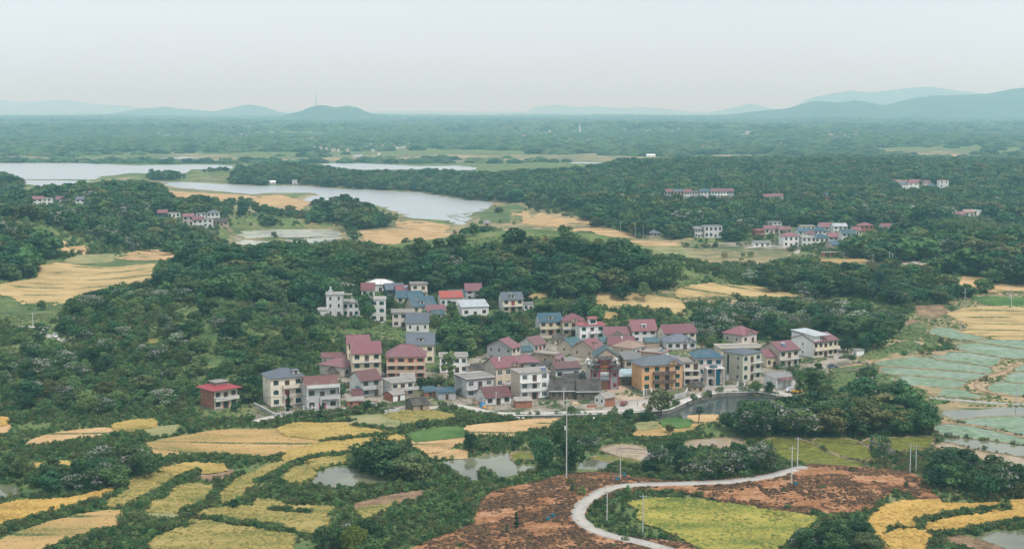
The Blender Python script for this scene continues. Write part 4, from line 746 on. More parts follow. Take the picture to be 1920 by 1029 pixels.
M('grey pavilion with dark hipped roof left of the hall with wavy gables', 1218, 443, 21, 5, 'hip', 'slate', 'palegrey', 5, st=1, rh=2.6)
M('little white hut at the edge of the wood behind the fields', 1143, 415, 8, 5, 'flat', 'grey', 'white', 4, st=1, nf=1, d=4)
T3 = 'of the row of houses in front of the far forest'
for i, (a, w_, rc, wc, rf) in enumerate([(1246, 17, 'pink', 'grey', 'gable'), (1264, 18, 'slate', 'peach', 'gable'), (1283, 14, 'pink', 'palegrey', 'gable'), (1297, 16, 'slate', 'grey', 'flat'), (1313, 20, 'blue', 'palegrey', 'gable'), (1334, 16, 'pink', 'palegrey', 'gable'), (1350, 17, 'pink', 'white', 'gable'), (1366, 10, 'pink', 'grey', 'gable')]):
    M(['first', 'second', 'third', 'fourth', 'fifth', 'sixth', 'seventh', 'last'][i] + ' house from the left ' + T3, a, 373 - (i > 2) * 1, w_, 13, rf, rc, wc, 4, rh=2.2)
for lab, a, b, w_, e, rf, rc, wc in [('small pink roofed house right of the row in front of the forest', 1430, 377, 22, 8, 'gable', 'pink', 'pinkgrey'), ('second pink roofed house right of the row in front of the forest', 1450, 377, 19, 9, 'gable', 'pink', 'pinkgrey'), ('tiny brick hut with blue roof in the forest', 1549, 377, 9, 9, 'shed', 'blue', 'brick'),
    ('white house with gable in the forest hamlet on the right', 1703, 355, 20, 11, 'gable', 'pink', 'white'), ('grey house left in the forest hamlet on the right', 1690, 355, 13, 9, 'gable', 'slate', 'palegrey'), ('long roofed house at the back of the forest hamlet on the right', 1672, 346, 30, 5, 'gable', 'tan', 'palegrey'), ('pink roofed house at the back of the forest hamlet', 1706, 347, 26, 6, 'gable', 'pink', 'palegrey'), ('white three storey house standing apart in the forest hamlet', 1761, 353, 18, 14, 'flat', 'redflat', 'white'), ('small teal roofed shed in the forest hamlet', 1744, 354, 10, 5, 'shed', 'teal', 'palegrey'), ('round ended pink house in the forest hamlet', 1733, 351, 12, 8, 'gable', 'pink', 'beige'),
    ('low pink roofed house in the wood at the right edge', 1782, 408, 30, 6, 'gable', 'pink', 'palegrey'), ('brown roofed house in the wood at the right edge', 1808, 406, 20, 8, 'gable', 'tan', 'palegrey'), ('pale flat roofed house in the wood at the right edge', 1824, 404, 20, 9, 'flat', 'metal', 'white'), ('white flat house at the far right in the wood', 1870, 420, 46, 8, 'flat', 'flat', 'white'), ('tiny pale roof in the wood at the right edge', 1856, 412, 12, 5, 'flat', 'metal', 'palegrey'),
    ('pink roofed white house first of three on the far left hill', 60, 385, 20, 11, 'gable', 'pink', 'white'), ('white house with terrace beside the first on the far left hill', 80, 385, 16, 12, 'flat', 'flat', 'white'), ('white house with pink roof in the middle on the far left hill', 104, 382, 18, 8, 'gable', 'pink', 'white'), ('narrow white house with blue grey roof on the far left hill', 142, 388, 17, 13, 'gable', 'slate', 'white'),
    ('small teal walled house with pink roof in the lakeside hamlet', 295, 408, 18, 8, 'gable', 'pink', 'teal'), ('flat roofed house with tank in the lakeside hamlet', 315, 408, 22, 8, 'flat', 'flat', 'white'), ('pale house with pink roof in the lakeside hamlet', 343, 422, 20, 15, 'gable', 'pink', 'pinkgrey'), ('white house with red roof and gable in the lakeside hamlet', 361, 428, 19, 15, 'gable', 'pink', 'white'), ('white house with dark balcony in the lakeside hamlet', 381, 427, 17, 15, 'flat', 'flat', 'white'), ('tall white house with blue grey roof in the lakeside hamlet', 388, 415, 22, 14, 'hip', 'slate', 'white'), ('dark old barn at the right end of the lakeside hamlet', 398, 424, 28, 8, 'gable', 'tile', 'tan'), ('white terrace house behind the lakeside hamlet', 368, 412, 18, 10, 'flat', 'flat', 'white'),
    ('white hut on the lake dike', 502, 347, 14, 4, 'gable', 'white', 'white'), ('small pump tower on the lake dike', 548, 347, 9, 9, 'flat', 'grey', 'palegrey'), ('brick hut at the lower end of the lake', 908, 425, 10, 6, 'gable', 'grey', 'tan'), ('long white shed far across the plain', 1213, 295, 16, 3.5, 'gable', 'white', 'white')]:
    M(lab, a, b, w_, e, rf, rc, wc, 6 if w_ > 12 else 3, st=2 if e > 9 else 1, d=8, nf=max(1, int(w_ / 7)), rh=2.2)

def dims(h):
    label, cx, cy_, fw, sw, eh, yaw, st, roof, rc, wc, o = h
    x, y, z = (Gfirst if o.get('far') else G)(cx, cy_); s = F / math.hypot(y, CAMZ); a = R(yaw)
    Wd = fw / (s * math.cos(a)); Dp = o.get('d') or max(4.5, sw / (s * math.sin(a))); return x, y, z, s, Wd, Dp, eh / (s * .975)
FOOT = []
HD = [dims(h) for h in HS]
for h, (x, y, z, s, Wd, Dp, hh) in zip(HS, HD):
    a = R(h[6]); k = max(1, round(Wd / Dp)) if Wd > Dp else 1
    for i in range(k):
        u = Wd * (i + .5) / k; FOOT.append((x + u * math.cos(a) - Dp / 2 * math.sin(a), y + u * math.sin(a) + Dp / 2 * math.cos(a), .62 * math.hypot(Wd / k, Dp)))
x, y, z = G(1107, 731); FOOT.append((x + 6, y + 5, 7))
# sight lines kept open: nothing tall directly in front of these fronts
OPEN = [(h[1] - h[4], h[1] + h[3], h[2] - h[5] - 2, h[2] - 2) for h in HS]
OPENY = [q[1] for q in HD]

# ================================================================ VEGETATION
LM = {'olive': leafmat('leaf_olive', (.045, .07, .026), (.165, .19, .075)), 'dark': leafmat('leaf_dark', (.010, .038, .019), (.075, .155, .06)), 'mid': leafmat('leaf_mid', (.018, .056, .022), (.12, .21, .07)), 'light': leafmat('leaf_light', (.035, .085, .032), (.175, .27, .09)),
      'yellow': leafmat('leaf_yellow', (.06, .085, .018), (.26, .28, .05)), 'scrub': leafmat('leaf_scrub', (.028, .072, .026), (.16, .24, .085)), 'dry': leafmat('leaf_dry', (.10, .09, .04), (.28, .24, .11)),
      'blossom': leafmat('blossom', (.17, .175, .14), (.44, .42, .36), transl=.1), 'mauve': leafmat('blossom_mauve', (.16, .14, .14), (.36, .31, .31), transl=.1)}
def leaves(P, Nn, size, shade, mats, midx, name, rg):
    n = len(P); Nn = Nn / (np.linalg.norm(Nn, axis=1, keepdims=True) + 1e-9)
    r = rg.normal(size=(n, 3)); A = np.cross(Nn, r); A /= np.linalg.norm(A, axis=1, keepdims=True) + 1e-9; B = np.cross(Nn, A)
    s = size[:, None]; bend = Nn * s * .22
    V = np.stack([P - A * s, P - B * s * .7 + bend * .5, P + A * s * rg.uniform(.7, 1.1, (n, 1)), P + B * s * .7 - bend], 1).reshape(-1, 3)
    Fq = np.arange(4 * n).reshape(n, 4)
    me = fastmesh(name, V, Fq, mats)
    at = me.attributes.new('shade', 'FLOAT', 'FACE'); at.data.foreach_set('value', shade.astype(np.float32))
    me.polygons.foreach_set('material_index', midx.astype(np.int32)); return me
def crown_mesh(seed, rad, base, top, nlobe, nleaf, ls, leaf='dark', bloom=None, bf=0., shape='round', name='crown'):
    """leaf sprays on the skins of many lobes: gaps, uneven outline, light and dark clumps"""
    rg = np.random.default_rng(seed); h = top - base; cen = []; rr = []
    for i in range(nlobe):
        t = (i + .5) / nlobe; zz = base + h * (.12 + .82 * t ** .9)
        prof = {'round': math.sin(math.pi * (.16 + .76 * t)) ** .75, 'cone': 1.02 - t, 'tall': .75 * math.sin(math.pi * (.1 + .85 * t)) ** .6 + .15, 'flat': math.sin(math.pi * (.3 + .62 * t)) ** .6}[shape]
        a = rg.uniform(0, 6.283); q = rad * prof * math.sqrt(rg.uniform(.05, 1)) * .78
        cen.append((q * math.cos(a), q * math.sin(a), zz)); rr.append(rad * (.26 + .24 * rg.random()) * (.65 + .5 * prof) * (.8 if shape in ('cone', 'tall') else 1))
    cen = np.array(cen); rr = np.array(rr); tint = rg.uniform(.1, .8, nlobe)
    k = rg.choice(nlobe, nleaf * 2, p=rr ** 2 / (rr ** 2).sum()); d = rg.normal(size=(nleaf * 2, 3)); d[:, 2] = d[:, 2] * .9 + .25; d /= np.linalg.norm(d, axis=1, keepdims=True)
    P = cen[k] + d * (rr[k] * rg.uniform(.78, 1.12, nleaf * 2))[:, None] * np.array([1, 1, .82])
    inn = np.zeros(len(P), bool)
    for j in range(nlobe): inn |= (np.linalg.norm((P - cen[j]) / np.array([1, 1, .82]), axis=1) < rr[j] * .74) & (k != j)
    ix = np.where(~inn)[0][:nleaf]; P = P[ix]; d = d[ix]; k = k[ix]; n = len(P)
    Nn = d + rg.normal(size=(n, 3)) * .55; size = ls * rg.uniform(.55, 1.35, n)
    sh = np.clip(tint[k] * .6 + rg.uniform(0, .45, n), 0, 1); mi = np.zeros(n)
    if bloom:
        lb = rg.random(nlobe) < bf * 1.25; mi = ((d[:, 2] > .0) & lb[k] & (rg.random(n) < .6)).astype(int)
    return leaves(P, Nn, size, sh, [LM[leaf]] + ([LM[bloom]] if bloom else []), mi, name, rg)
def trunk_mesh(seed, hgt_, r, lean=.04, limbs=4, spread=.5):
    rg = random.Random(seed); mb = MB(); p = Vector((0, 0, -.6)); rad = r * 1.25; pts = [p]
    for i in range(4):
        q = p + Vector((rg.uniform(-lean, lean) * hgt_, rg.uniform(-lean, lean) * hgt_, (hgt_ + .6) / 4)); mb.tube(p, q, rad, rad * .78, 6, cap=False); p = q; rad *= .78; pts.append(p)
    for i in range(limbs):
        s = pts[rg.choice([2, 3, 4])]; a = rg.uniform(0, 6.28); l = hgt_ * rg.uniform(.3, .55)
        mb.tube(s, s + Vector((math.cos(a) * l * spread, math.sin(a) * l * spread, l * .8)), rad * .8, rad * .25, 5, cap=False)
    return mb.mesh('trunk', bark)
KIND = {}    # kind -> list of (crown mesh, trunk mesh); each about 10 m tall at scale 1
KIND['broad'] = [(crown_mesh(10 + i, [3.9, 4.4, 3.5, 3.8, 4.1, 3.3][i], [2.0, 2.6, 1.2, 2.0, 1.6, 1.4][i], [9.6, 8.6, 10.4, 9.2, 9.8, 11][i], [13, 12, 17, 14, 18, 15][i], 1300, .39, ['dark', 'mid', 'dark', 'olive', 'mid', 'dark'][i], shape=['round', 'flat', 'round', 'round', 'flat', 'round'][i]), trunk_mesh(i, 4.6, .2)) for i in range(6)]
KIND['light'] = [(crown_mesh(30 + i, 3.4, 2.4, 9.8, 15, 1000, .34, 'light', shape='round'), trunk_mesh(40 + i, 5, .17)) for i in range(2)]
KIND['bloom'] = [(crown_mesh(50 + i, 4.2, 2.3, 9.2, 17, 1250, .35, 'mid', ['blossom', 'mauve', 'blossom'][i], [.75, .65, .45][i], 'flat'), trunk_mesh(60 + i, 4.8, .2)) for i in range(3)]
KIND['tall'] = [(crown_mesh(70 + i, 2.4, 1.6, 12, 18, 900, .34, 'light', shape='tall'), trunk_mesh(80 + i, 7, .17, limbs=5, spread=.3)) for i in range(2)]
KIND['cypress'] = [(crown_mesh(90, 1.7, .5, 9.8, 22, 1000, .28, 'dark', shape='cone'), trunk_mesh(91, 6, .15, limbs=0))]
KIND['golden'] = [(crown_mesh(95, 4.4, 1.4, 9.4, 20, 1500, .33, 'yellow'), trunk_mesh(96, 4, .2))]
KIND['mid'] = [(crown_mesh(110 + i, [4.3, 4.6, 3.9, 3.3, 4.4][i], [1., 1.4, .6, .8, 1.][i], [9.4, 8.2, 10.4, 11, 9.][i], [11, 10, 13, 13, 15][i], 460, .78, ['dark', 'mid', 'mid', 'mid', 'olive'][i], shape=['round', 'flat', 'round', 'round', 'round'][i]), trunk_mesh(120 + i, 4, .2, limbs=2)) for i in range(5)]
KIND['midbloom'] = [(crown_mesh(130, 4.3, 1.0, 9, 14, 420, .6, 'mid', 'blossom', .6, 'flat'), trunk_mesh(131, 4, .2, limbs=2))]
KIND['shrub'] = [(crown_mesh(150 + i, 1.35, -.1, 1.9, 9, 260, .2, ['scrub', 'light', 'olive', 'mid'][i], name='foliage'), trunk_mesh(160 + i, .8, .05, limbs=3)) for i in range(4)]
KIND['dryshrub'] = [(crown_mesh(170, 1.2, -.1, 1.7, 9, 240, .2, 'dry', name='foliage'), trunk_mesh(171, .8, .05, limbs=3))]
TREE_NAMES = {'broad': 'broadleaf_tree', 'light': 'light_green_tree', 'bloom': 'blossoming_tree', 'tall': 'slender_tree', 'cypress': 'cypress_tree', 'golden': 'yellow_green_tree', 'mid': 'broadleaf_tree', 'midbloom': 'blossoming_tree', 'shrub': 'shrub', 'dryshrub': 'dry_shrub'}
PROTO = {}
def put_tree(kind, var, x, y, z, scale, rz, label, cat='tree', group=None, zs=1.):
    cm, tm = KIND[kind][var]; shrub = 'shrub' in kind
    r = empty(TREE_NAMES[kind], (x, y, z), rz, label=label, cat=cat, group=group); r.scale = (scale, scale, scale * zs)
    c = link(bpy.data.objects.new('foliage' if shrub else 'crown', cm), r); t = link(bpy.data.objects.new('stem' if shrub else 'trunk', tm), r)
    if (kind, var) not in PROTO: PROTO[(kind, var)] = [c, t]
    return r
def scatter(name, kind, pts, label, cat, scl, zs=None):
    """tens of thousands of further plants of one kind: one object, instanced on points"""
    n = len(pts)
    if not n: return
    me = bpy.data.meshes.new(name); me.vertices.add(n); me.vertices.foreach_set('co', np.asarray(pts, np.float32).ravel()); me.update()
    for an, ty, va in (('rz', 'FLOAT', rng.uniform(0, 6.283, n)), ('scl', 'FLOAT', np.asarray(scl)), ('zs', 'FLOAT', np.ones(n) if zs is None else zs), ('vi', 'INT', rng.integers(0, len(KIND[kind]), n))):
        a = me.attributes.new(an, ty, 'POINT'); a.data.foreach_set('value', va.astype(np.int32 if ty == 'INT' else np.float32))
    o = bpy.data.objects.new(name, me); link(o); props(o, label=label, cat=cat, kind='stuff')
    ng = bpy.data.node_groups.new(name, 'GeometryNodeTree'); ng.interface.new_socket('Geometry', in_out='INPUT', socket_type='NodeSocketGeometry'); ng.interface.new_socket('Geometry', in_out='OUTPUT', socket_type='NodeSocketGeometry')
    nd = ng.nodes; lk = ng.links.new; gi = nd.new('NodeGroupInput'); go = nd.new('NodeGroupOutput'); ip = nd.new('GeometryNodeInstanceOnPoints'); jn = nd.new('GeometryNodeJoinGeometry')
    for v in range(len(KIND[kind])):
        if (kind, v) not in PROTO: continue
        j2 = nd.new('GeometryNodeJoinGeometry'); g2 = nd.new('GeometryNodeGeometryToInstance')
        for ob in PROTO[(kind, v)]:
            oi = nd.new('GeometryNodeObjectInfo'); oi.transform_space = 'ORIGINAL'; oi.inputs['Object'].default_value = ob; lk(oi.outputs['Geometry'], j2.inputs[0])
        lk(j2.outputs[0], g2.inputs[0]); lk(g2.outputs[0], jn.inputs[0])
    def attr(an, ty):
        a = nd.new('GeometryNodeInputNamedAttribute'); a.data_type = ty; a.inputs['Name'].default_value = an; return a.outputs['Attribute']
    cr = nd.new('ShaderNodeCombineXYZ'); lk(attr('rz', 'FLOAT'), cr.inputs[2]); cs = nd.new('ShaderNodeCombineXYZ'); s = attr('scl', 'FLOAT'); mu = nd.new('ShaderNodeMath'); mu.operation = 'MULTIPLY'; lk(s, mu.inputs[0]); lk(attr('zs', 'FLOAT'), mu.inputs[1])
    lk(s, cs.inputs[0]); lk(s, cs.inputs[1]); lk(mu.outputs[0], cs.inputs[2])
    lk(gi.outputs[0], ip.inputs['Points']); lk(jn.outputs[0], ip.inputs['Instance']); ip.inputs['Pick Instance'].default_value = True; lk(attr('vi', 'INT'), ip.inputs['Instance Index'])
    e2r = nd.new('FunctionNodeEulerToRotation'); lk(cr.outputs[0], e2r.inputs[0]); lk(e2r.outputs[0], ip.inputs['Rotation']); lk(cs.outputs[0], ip.inputs['Scale']); lk(ip.outputs[0], go.inputs[0])
    md = o.modifiers.new('scatter', 'NODES'); md.node_group = ng; return o

# houses keep trees off their footprints: filled in by the house list (x, y, radius)
def clear_of_houses(x, y, extra=0.):
    ok = np.ones(x.shape, bool)
    for hx, hy, hr in FOOT: ok &= ((x - hx) ** 2 + (y - hy) ** 2) > (hr + extra) ** 2
    return ok

def grid(y0, y1, step, half=.385, pad=25):
    ys = np.arange(y0, y1, step); out = []
    for y in ys:
        xs = np.arange(-(half * y + pad), half * y + pad, step); out.append(np.stack([xs, np.full(len(xs), y)], 1))
    a = np.concatenate(out); return a + rng.uniform(-.48, .48, a.shape) * step
# woods as seen: outline of the canopy in the view, tree height, share of blossom, what it is
WOODS = [
 ('central', [(295, 512), (330, 472), (400, 462), (520, 457), (640, 464), (760, 482), (850, 470), (930, 460), (1000, 450), (1050, 440), (1100, 438), (1150, 456), (1200, 476), (1250, 482), (1275, 502), (1268, 540), (1245, 560), (1150, 553), (1000, 555), (880, 552), (860, 545), (700, 532), (660, 548), (600, 565), (540, 575), (430, 570), (350, 560), (290, 535)], 11, 5.2, .03, 'broad', 'dark green tree in the wood behind the upper houses'),
 ('slope', [(100, 600), (140, 560), (200, 545), (300, 535), (420, 560), (540, 570), (600, 590), (610, 640), (590, 670), (560, 690), (490, 700), (440, 720), (400, 740), (360, 760), (250, 770), (150, 770), (0, 760), (0, 650), (30, 620)], 6.4, 8.2, .26, 'broad', 'leafy tree on the slope left of the village'),
 ('leftwood', [(-40, 425), (0, 420), (40, 416), (90, 440), (112, 480), (78, 508), (70, 526), (0, 534), (-40, 534)], 11, 5.5, .06, 'mid', 'dark tree in the wood at the left edge beside the wheat field'),
 ('leftfar', [(150, 468), (112, 452), (60, 440), (0, 402), (-30, 400), (-30, 322), (30, 330), (48, 355), (80, 352), (150, 347), (230, 338), (290, 342), (305, 352), (312, 374), (340, 373), (400, 377), (440, 386), (446, 402), (300, 398), (355, 412), (390, 434), (430, 452), (410, 470), (300, 472), (200, 478)], 10, 6, .12, 'mid', ''),
 ('islet', [(268, 327), (285, 315), (320, 311), (352, 325), (345, 334), (280, 334)], 10, 6, .1, 'mid', ''),
 ('band', [(430, 332), (450, 313), (540, 306), (620, 314), (680, 323), (740, 322), (800, 318), (870, 322), (930, 322), (960, 321), (1050, 316), (1100, 313), (1160, 301), (1300, 298), (1440, 296), (1600, 291), (1750, 296), (1990, 300), (1990, 442), (1900, 415), (1780, 405), (1640, 418), (1600, 424), (1440, 420), (1380, 412), (1200, 398), (1080, 388), (960, 374), (830, 370), (800, 357), (700, 352), (560, 347), (430, 342)], 11, 7.2, .06, 'mid', ''),
 ('islet2', [(580, 418), (590, 396), (610, 383), (640, 373), (670, 373), (700, 386), (730, 406), (736, 418), (680, 427), (620, 422)], 11, 5.5, .1, 'mid', ''),
 ('midright', [(1070, 407), (1100, 387), (1180, 380), (1300, 377), (1400, 382), (1440, 415), (1410, 425), (1405, 450), (1360, 448), (1355, 425), (1300, 425), (1298, 445), (1180, 438), (1080, 410)], 10, 6, .15, 'mid', ''),
 ('midclump', [(850, 445), (880, 425), (930, 428), (960, 450), (950, 462), (860, 462)], 9, 6, .1, 'mid', ''),
 ('rightwood', [(1590, 470), (1600, 440), (1680, 422), (1740, 417), (1800, 427), (1900, 432), (1980, 440), (1980, 530), (1880, 527), (1800, 517), (1780, 500), (1760, 478), (1640, 487), (1580, 482)], 11, 5.8, .1, 'mid', ''),
 ('rightbelt', [(1395, 515), (1430, 500), (1480, 482), (1600, 497), (1700, 512), (1780, 522), (1790, 557), (1750, 572), (1680, 567), (1560, 547), (1530, 560), (1440, 540), (1400, 532)], 9, 5.6, .1, 'broad', 'dark tree in the belt beyond the village on the right'),
 ('backbelt', [(960, 566), (1100, 560), (1140, 592), (1250, 600), (1290, 598), (1310, 575), (1440, 567), (1560, 562), (1640, 577), (1720, 597), (1700, 607), (1660, 640), (1640, 662), (1590, 662), (1575, 632), (1490, 635), (1440, 622), (1400, 612), (1350, 640), (1310, 640), (1290, 610), (1240, 606), (1130, 606), (1080, 596), (1000, 592), (960, 595)], 8.5, 5.4, .25, 'broad', 'green tree in the belt right behind the village houses'),
 ('village', [(800, 645), (830, 612), (870, 592), (940, 590), (1000, 602), (1005, 640), (960, 645), (910, 655), (880, 668), (820, 660)], 10, 5, .08, 'broad', 'dense dark tree in the grove in the middle of the village'),
 ('grove', [(1350, 795), (1385, 765), (1440, 755), (1500, 748), (1560, 738), (1620, 712), (1680, 717), (1740, 747), (1757, 782), (1740, 808), (1640, 815), (1500, 815), (1370, 812)], 9, 4.6, .25, 'broad', 'dark tree in the grove between the pond and the paddies'),
 ('polegrove', [(1205, 840), (1250, 828), (1300, 852), (1350, 850), (1400, 828), (1440, 832), (1450, 868), (1420, 886), (1300, 892), (1220, 888)], 6.5, 4.2, .35, 'broad', 'tree in the clump behind the mound road'),
 ('pondclump', [(668, 860), (690, 832), (730, 828), (790, 850), (815, 872), (800, 890), (740, 894), (690, 885)], 7.5, 4.2, .2, 'broad', 'dark tree in the clump beside the small round pond'),
 ('leftclump', [(60, 885), (100, 862), (170, 838), (230, 828), (290, 852), (298, 880), (260, 892), (150, 915), (60, 915)], 6.5, 4.3, .2, 'broad', 'dark tree in the clump above the left terraces'),
 ('bottom', [(560, 1029), (565, 1000), (600, 980), (640, 970), (700, 985), (715, 1029), (640, 1035)], 5.5, 4, .15, 'broad', 'dark tree at the lower edge beside the yellow green one'),
 ('rightlow', [(1735, 870), (1780, 838), (1840, 850), (1930, 880), (1930, 935), (1860, 935), (1800, 925), (1745, 905)], 6.5, 4.3, .3, 'broad', 'tree in the thicket right of the brown mound'),
 ('rightbottom', [(1440, 1029), (1480, 995), (1540, 970), (1600, 975), (1650, 1000), (1665, 1035), (1440, 1040)], 5.5, 3.8, .2, 'broad', 'dark tree at the lower edge beside the green crop field'),
 ('midstrip', [(880, 850), (890, 818), (960, 818), (1010, 820), (1100, 815), (1190, 818), (1260, 812), (1370, 812), (1360, 826), (1210, 830), (1100, 835), (1000, 842)], 4.5, 4.2, .1, 'broad', 'small tree in the hedge between fields and ponds'),
 ('leftedge', [(-10, 870), (20, 850), (45, 865), (50, 890), (-10, 895)], 6, 4, .0, 'light', 'bright green tree at the left edge above the terraces'),
 ('upper', [(540, 575), (600, 560), (660, 540), (690, 545), (700, 560), (650, 580), (600, 600), (560, 600)], 9, 5, .05, 'broad', 'dark tree beside the upper white house'),
 ('upperright', [(850, 545), (880, 535), (930, 535), (930, 560), (905, 575), (860, 570)], 8, 5, .2, 'broad', 'tree among the upper houses beside the wheat strip'),
 ('brick', [(370, 745), (430, 715), (490, 705), (485, 760), (450, 740)], 6, 4.5, .0, 'broad', 'green tree between the brick house and the cream house'),
]
cand = {}
def woods_points(poly, th, step, y0, y1):
    key = (y0, y1, round(step, 1))
    g_ = grid(y0, y1, step); x, y = g_[:, 0], g_[:, 1]; z = hgt(x, y); hh = th * (rng.uniform(.62, 1.25, len(x)) + .12 * vnoise(x, y, 17, 3))
    px, py = proj(x, y, z + hh * .82); lx, ly = proj(x, y, z + hh * .3); m = inside(poly, px, py) & inside(poly, lx, ly)
    bx, by = proj(x, y, z); c = cls(bx, by); m &= ~np.isin(c, (1, 6)) & ~((c == 3) & (rng.random(len(x)) > .15)) & ~((c == 2) & (rng.random(len(x)) > .1)) & ~((c == 7) & (rng.random(len(x)) > .03)) & ~((c == 4) & (rng.random(len(x)) > .5))
    m &= clear_of_houses(x, y, 1.5)
    tx, ty = proj(x, y, z + hh * .9); hw = .42 * (hh * F / y)
    for (x0, x1, y0, y1), hy in zip(OPEN, OPENY):
        m &= ~((y < hy + 2) & (px > x0 - hw) & (px < x1 + hw) & (ty < y1) & (py + hw > y0))
    return x[m], y[m], z[m], hh[m]
NEAR = []; MIDT = []; MIDB = []
for nm, poly, th, step, bf, kind, lab in WOODS:
    step *= 1.5 if th > 9.5 else 1.3
    a = np.array(poly); ytop = a[:, 1].min(); ybot = a[:, 1].max()
    d0 = max(300, at0(960, ybot + 5)[1] * .96); d1 = at0(960, max(ytop, 292), th)[1] * 1.12 + 30
    x, y, z, hh = woods_points(poly, th, step, d0, min(d1, 3600))
    bl = rng.random(len(x)) < .8 * bf * (1 + .8 * np.sign(vnoise(x, y, 30, 2)))
    pxx = proj(x, y, z)[0]; q1 = np.argsort(np.argsort(pxx)) / max(1, len(x)); q2 = np.argsort(np.argsort(y)) / max(1, len(x)); nc = 4 if len(x) > 12 else 2; nr = 3 if len(x) > 24 else (2 if len(x) > 6 else 1)
    for i in range(len(x)):
        sub = ', ' + (['far left', 'centre left', 'centre right', 'far right'] if nc == 4 else ['left', 'right'])[int(q1[i] * nc)] + ('' if nr == 1 else ' ' + (['front', 'middle', 'back'] if nr == 3 else ['front', 'back'])[int(q2[i] * nr)])
        if kind in ('broad', 'light'): NEAR.append((x[i], y[i], z[i], hh[i], ('bloom' if bl[i] else (kind if rng.random() > (.1 if nm != 'slope' else .38) else 'light')), lab + sub))
        elif bl[i] and y[i] < 1500: MIDB.append((x[i], y[i], z[i], hh[i]))
        else: MIDT.append((x[i], y[i], z[i], hh[i]))
# loose trees on the scrub of the valley, thinning out
g_ = grid(700, 2900, 13.); x, y = g_[:, 0], g_[:, 1]; z = hgt(x, y); bx, by = proj(x, y, z); c = cls(bx, by)
m = ((c == 0) | ((c == 9) & (rng.random(len(x)) < .16) & (y < 1500))) & (vnoise(x, y, 60, 5) + .7 * vnoise(x, y, 140, 1) > np.where(y < 1500, .45, .8)) & clear_of_houses(x, y, 4)
for (x0, x1, y0, y1), hy in zip(OPEN, OPENY): m &= ~((y < hy + 2) & (bx > x0 - 8) & (bx < x1 + 8) & (by > y0) & (by < y1 + 25))
for i in np.where(m)[0]: MIDT.append((x[i], y[i], z[i], rng.uniform(4, 9)))
# countable ones first: the nearest trees stand as things, the rest of the wood as one mass
NEAR.sort(key=lambda q: q[1])
cnt = {}; rest = {}
LIM = {'broad': 300, 'light': 110, 'bloom': 110}
for x, y, z, hh, k, lab in NEAR:
    v = int(rng.integers(len(KIND[k]))); s = hh / 9.6
    if cnt.get(k, 0) < LIM[k]:
        cnt[k] = cnt.get(k, 0) + 1
        l2 = lab if k == 'broad' else (lab.replace('dark green tree', 'tree').replace('dark tree', 'tree').replace('green tree', 'tree').replace('leafy tree', 'tree').replace('dense dark', '').replace('dense tree', 'tree').replace('bright tree', 'tree'))
        if k == 'bloom': l2 = 'blossoming ' + l2.strip()
        elif k == 'light': l2 = 'light green ' + l2.strip()
        put_tree(k, v, x, y, z, s * (fw_ := rng.uniform(1.1, 1.75)), rng.uniform(0, 6.28), l2, 'tree', 'trees: ' + l2, zs=rng.uniform(.85, 1.05) / fw_)
    else: rest.setdefault(k, []).append((x, y, z, s))
for k, q in rest.items():
    q = np.array(q); scatter('woodland', k, q[:, :3], {'broad': 'dark broadleaf woodland on the rise behind the village', 'light': 'light green trees mixed into the woodland behind the village', 'bloom': 'pale blossoming trees scattered through the woods behind the village'}[k], 'woodland', q[:, 3] * (fw_ := rng.uniform(1.25, 2.0, len(q))), rng.uniform(.85, 1.05, len(q)) / fw_)
for k, q, lab, lab2 in (('mid', MIDT, 'dark tree beyond the central wood', 'distant broadleaf woodland across the valley'), ('midbloom', MIDB, 'pale blossoming tree beyond the central wood', 'distant pale blossoming trees in the valley woods')):
    q = sorted(q, key=lambda t: t[1]); n0 = 40 if k == 'mid' else 12
    for j, t in enumerate(q[:n0]): put_tree(k, j % len(KIND[k]), t[0], t[1], t[2], t[3] / 9.4, rng.uniform(0, 6.28), lab, 'tree', 'trees: ' + lab)
    q = np.array(q[n0:]); scatter('woodland', k, q[:, :3], lab2, 'woodland', q[:, 3] / 9.4 * (fw_ := rng.uniform(1.25, 2.0, len(q))), rng.uniform(.85, 1.05, len(q)) / fw_)
print('near trees', len(NEAR), 'mid', len(MIDT), len(MIDB))

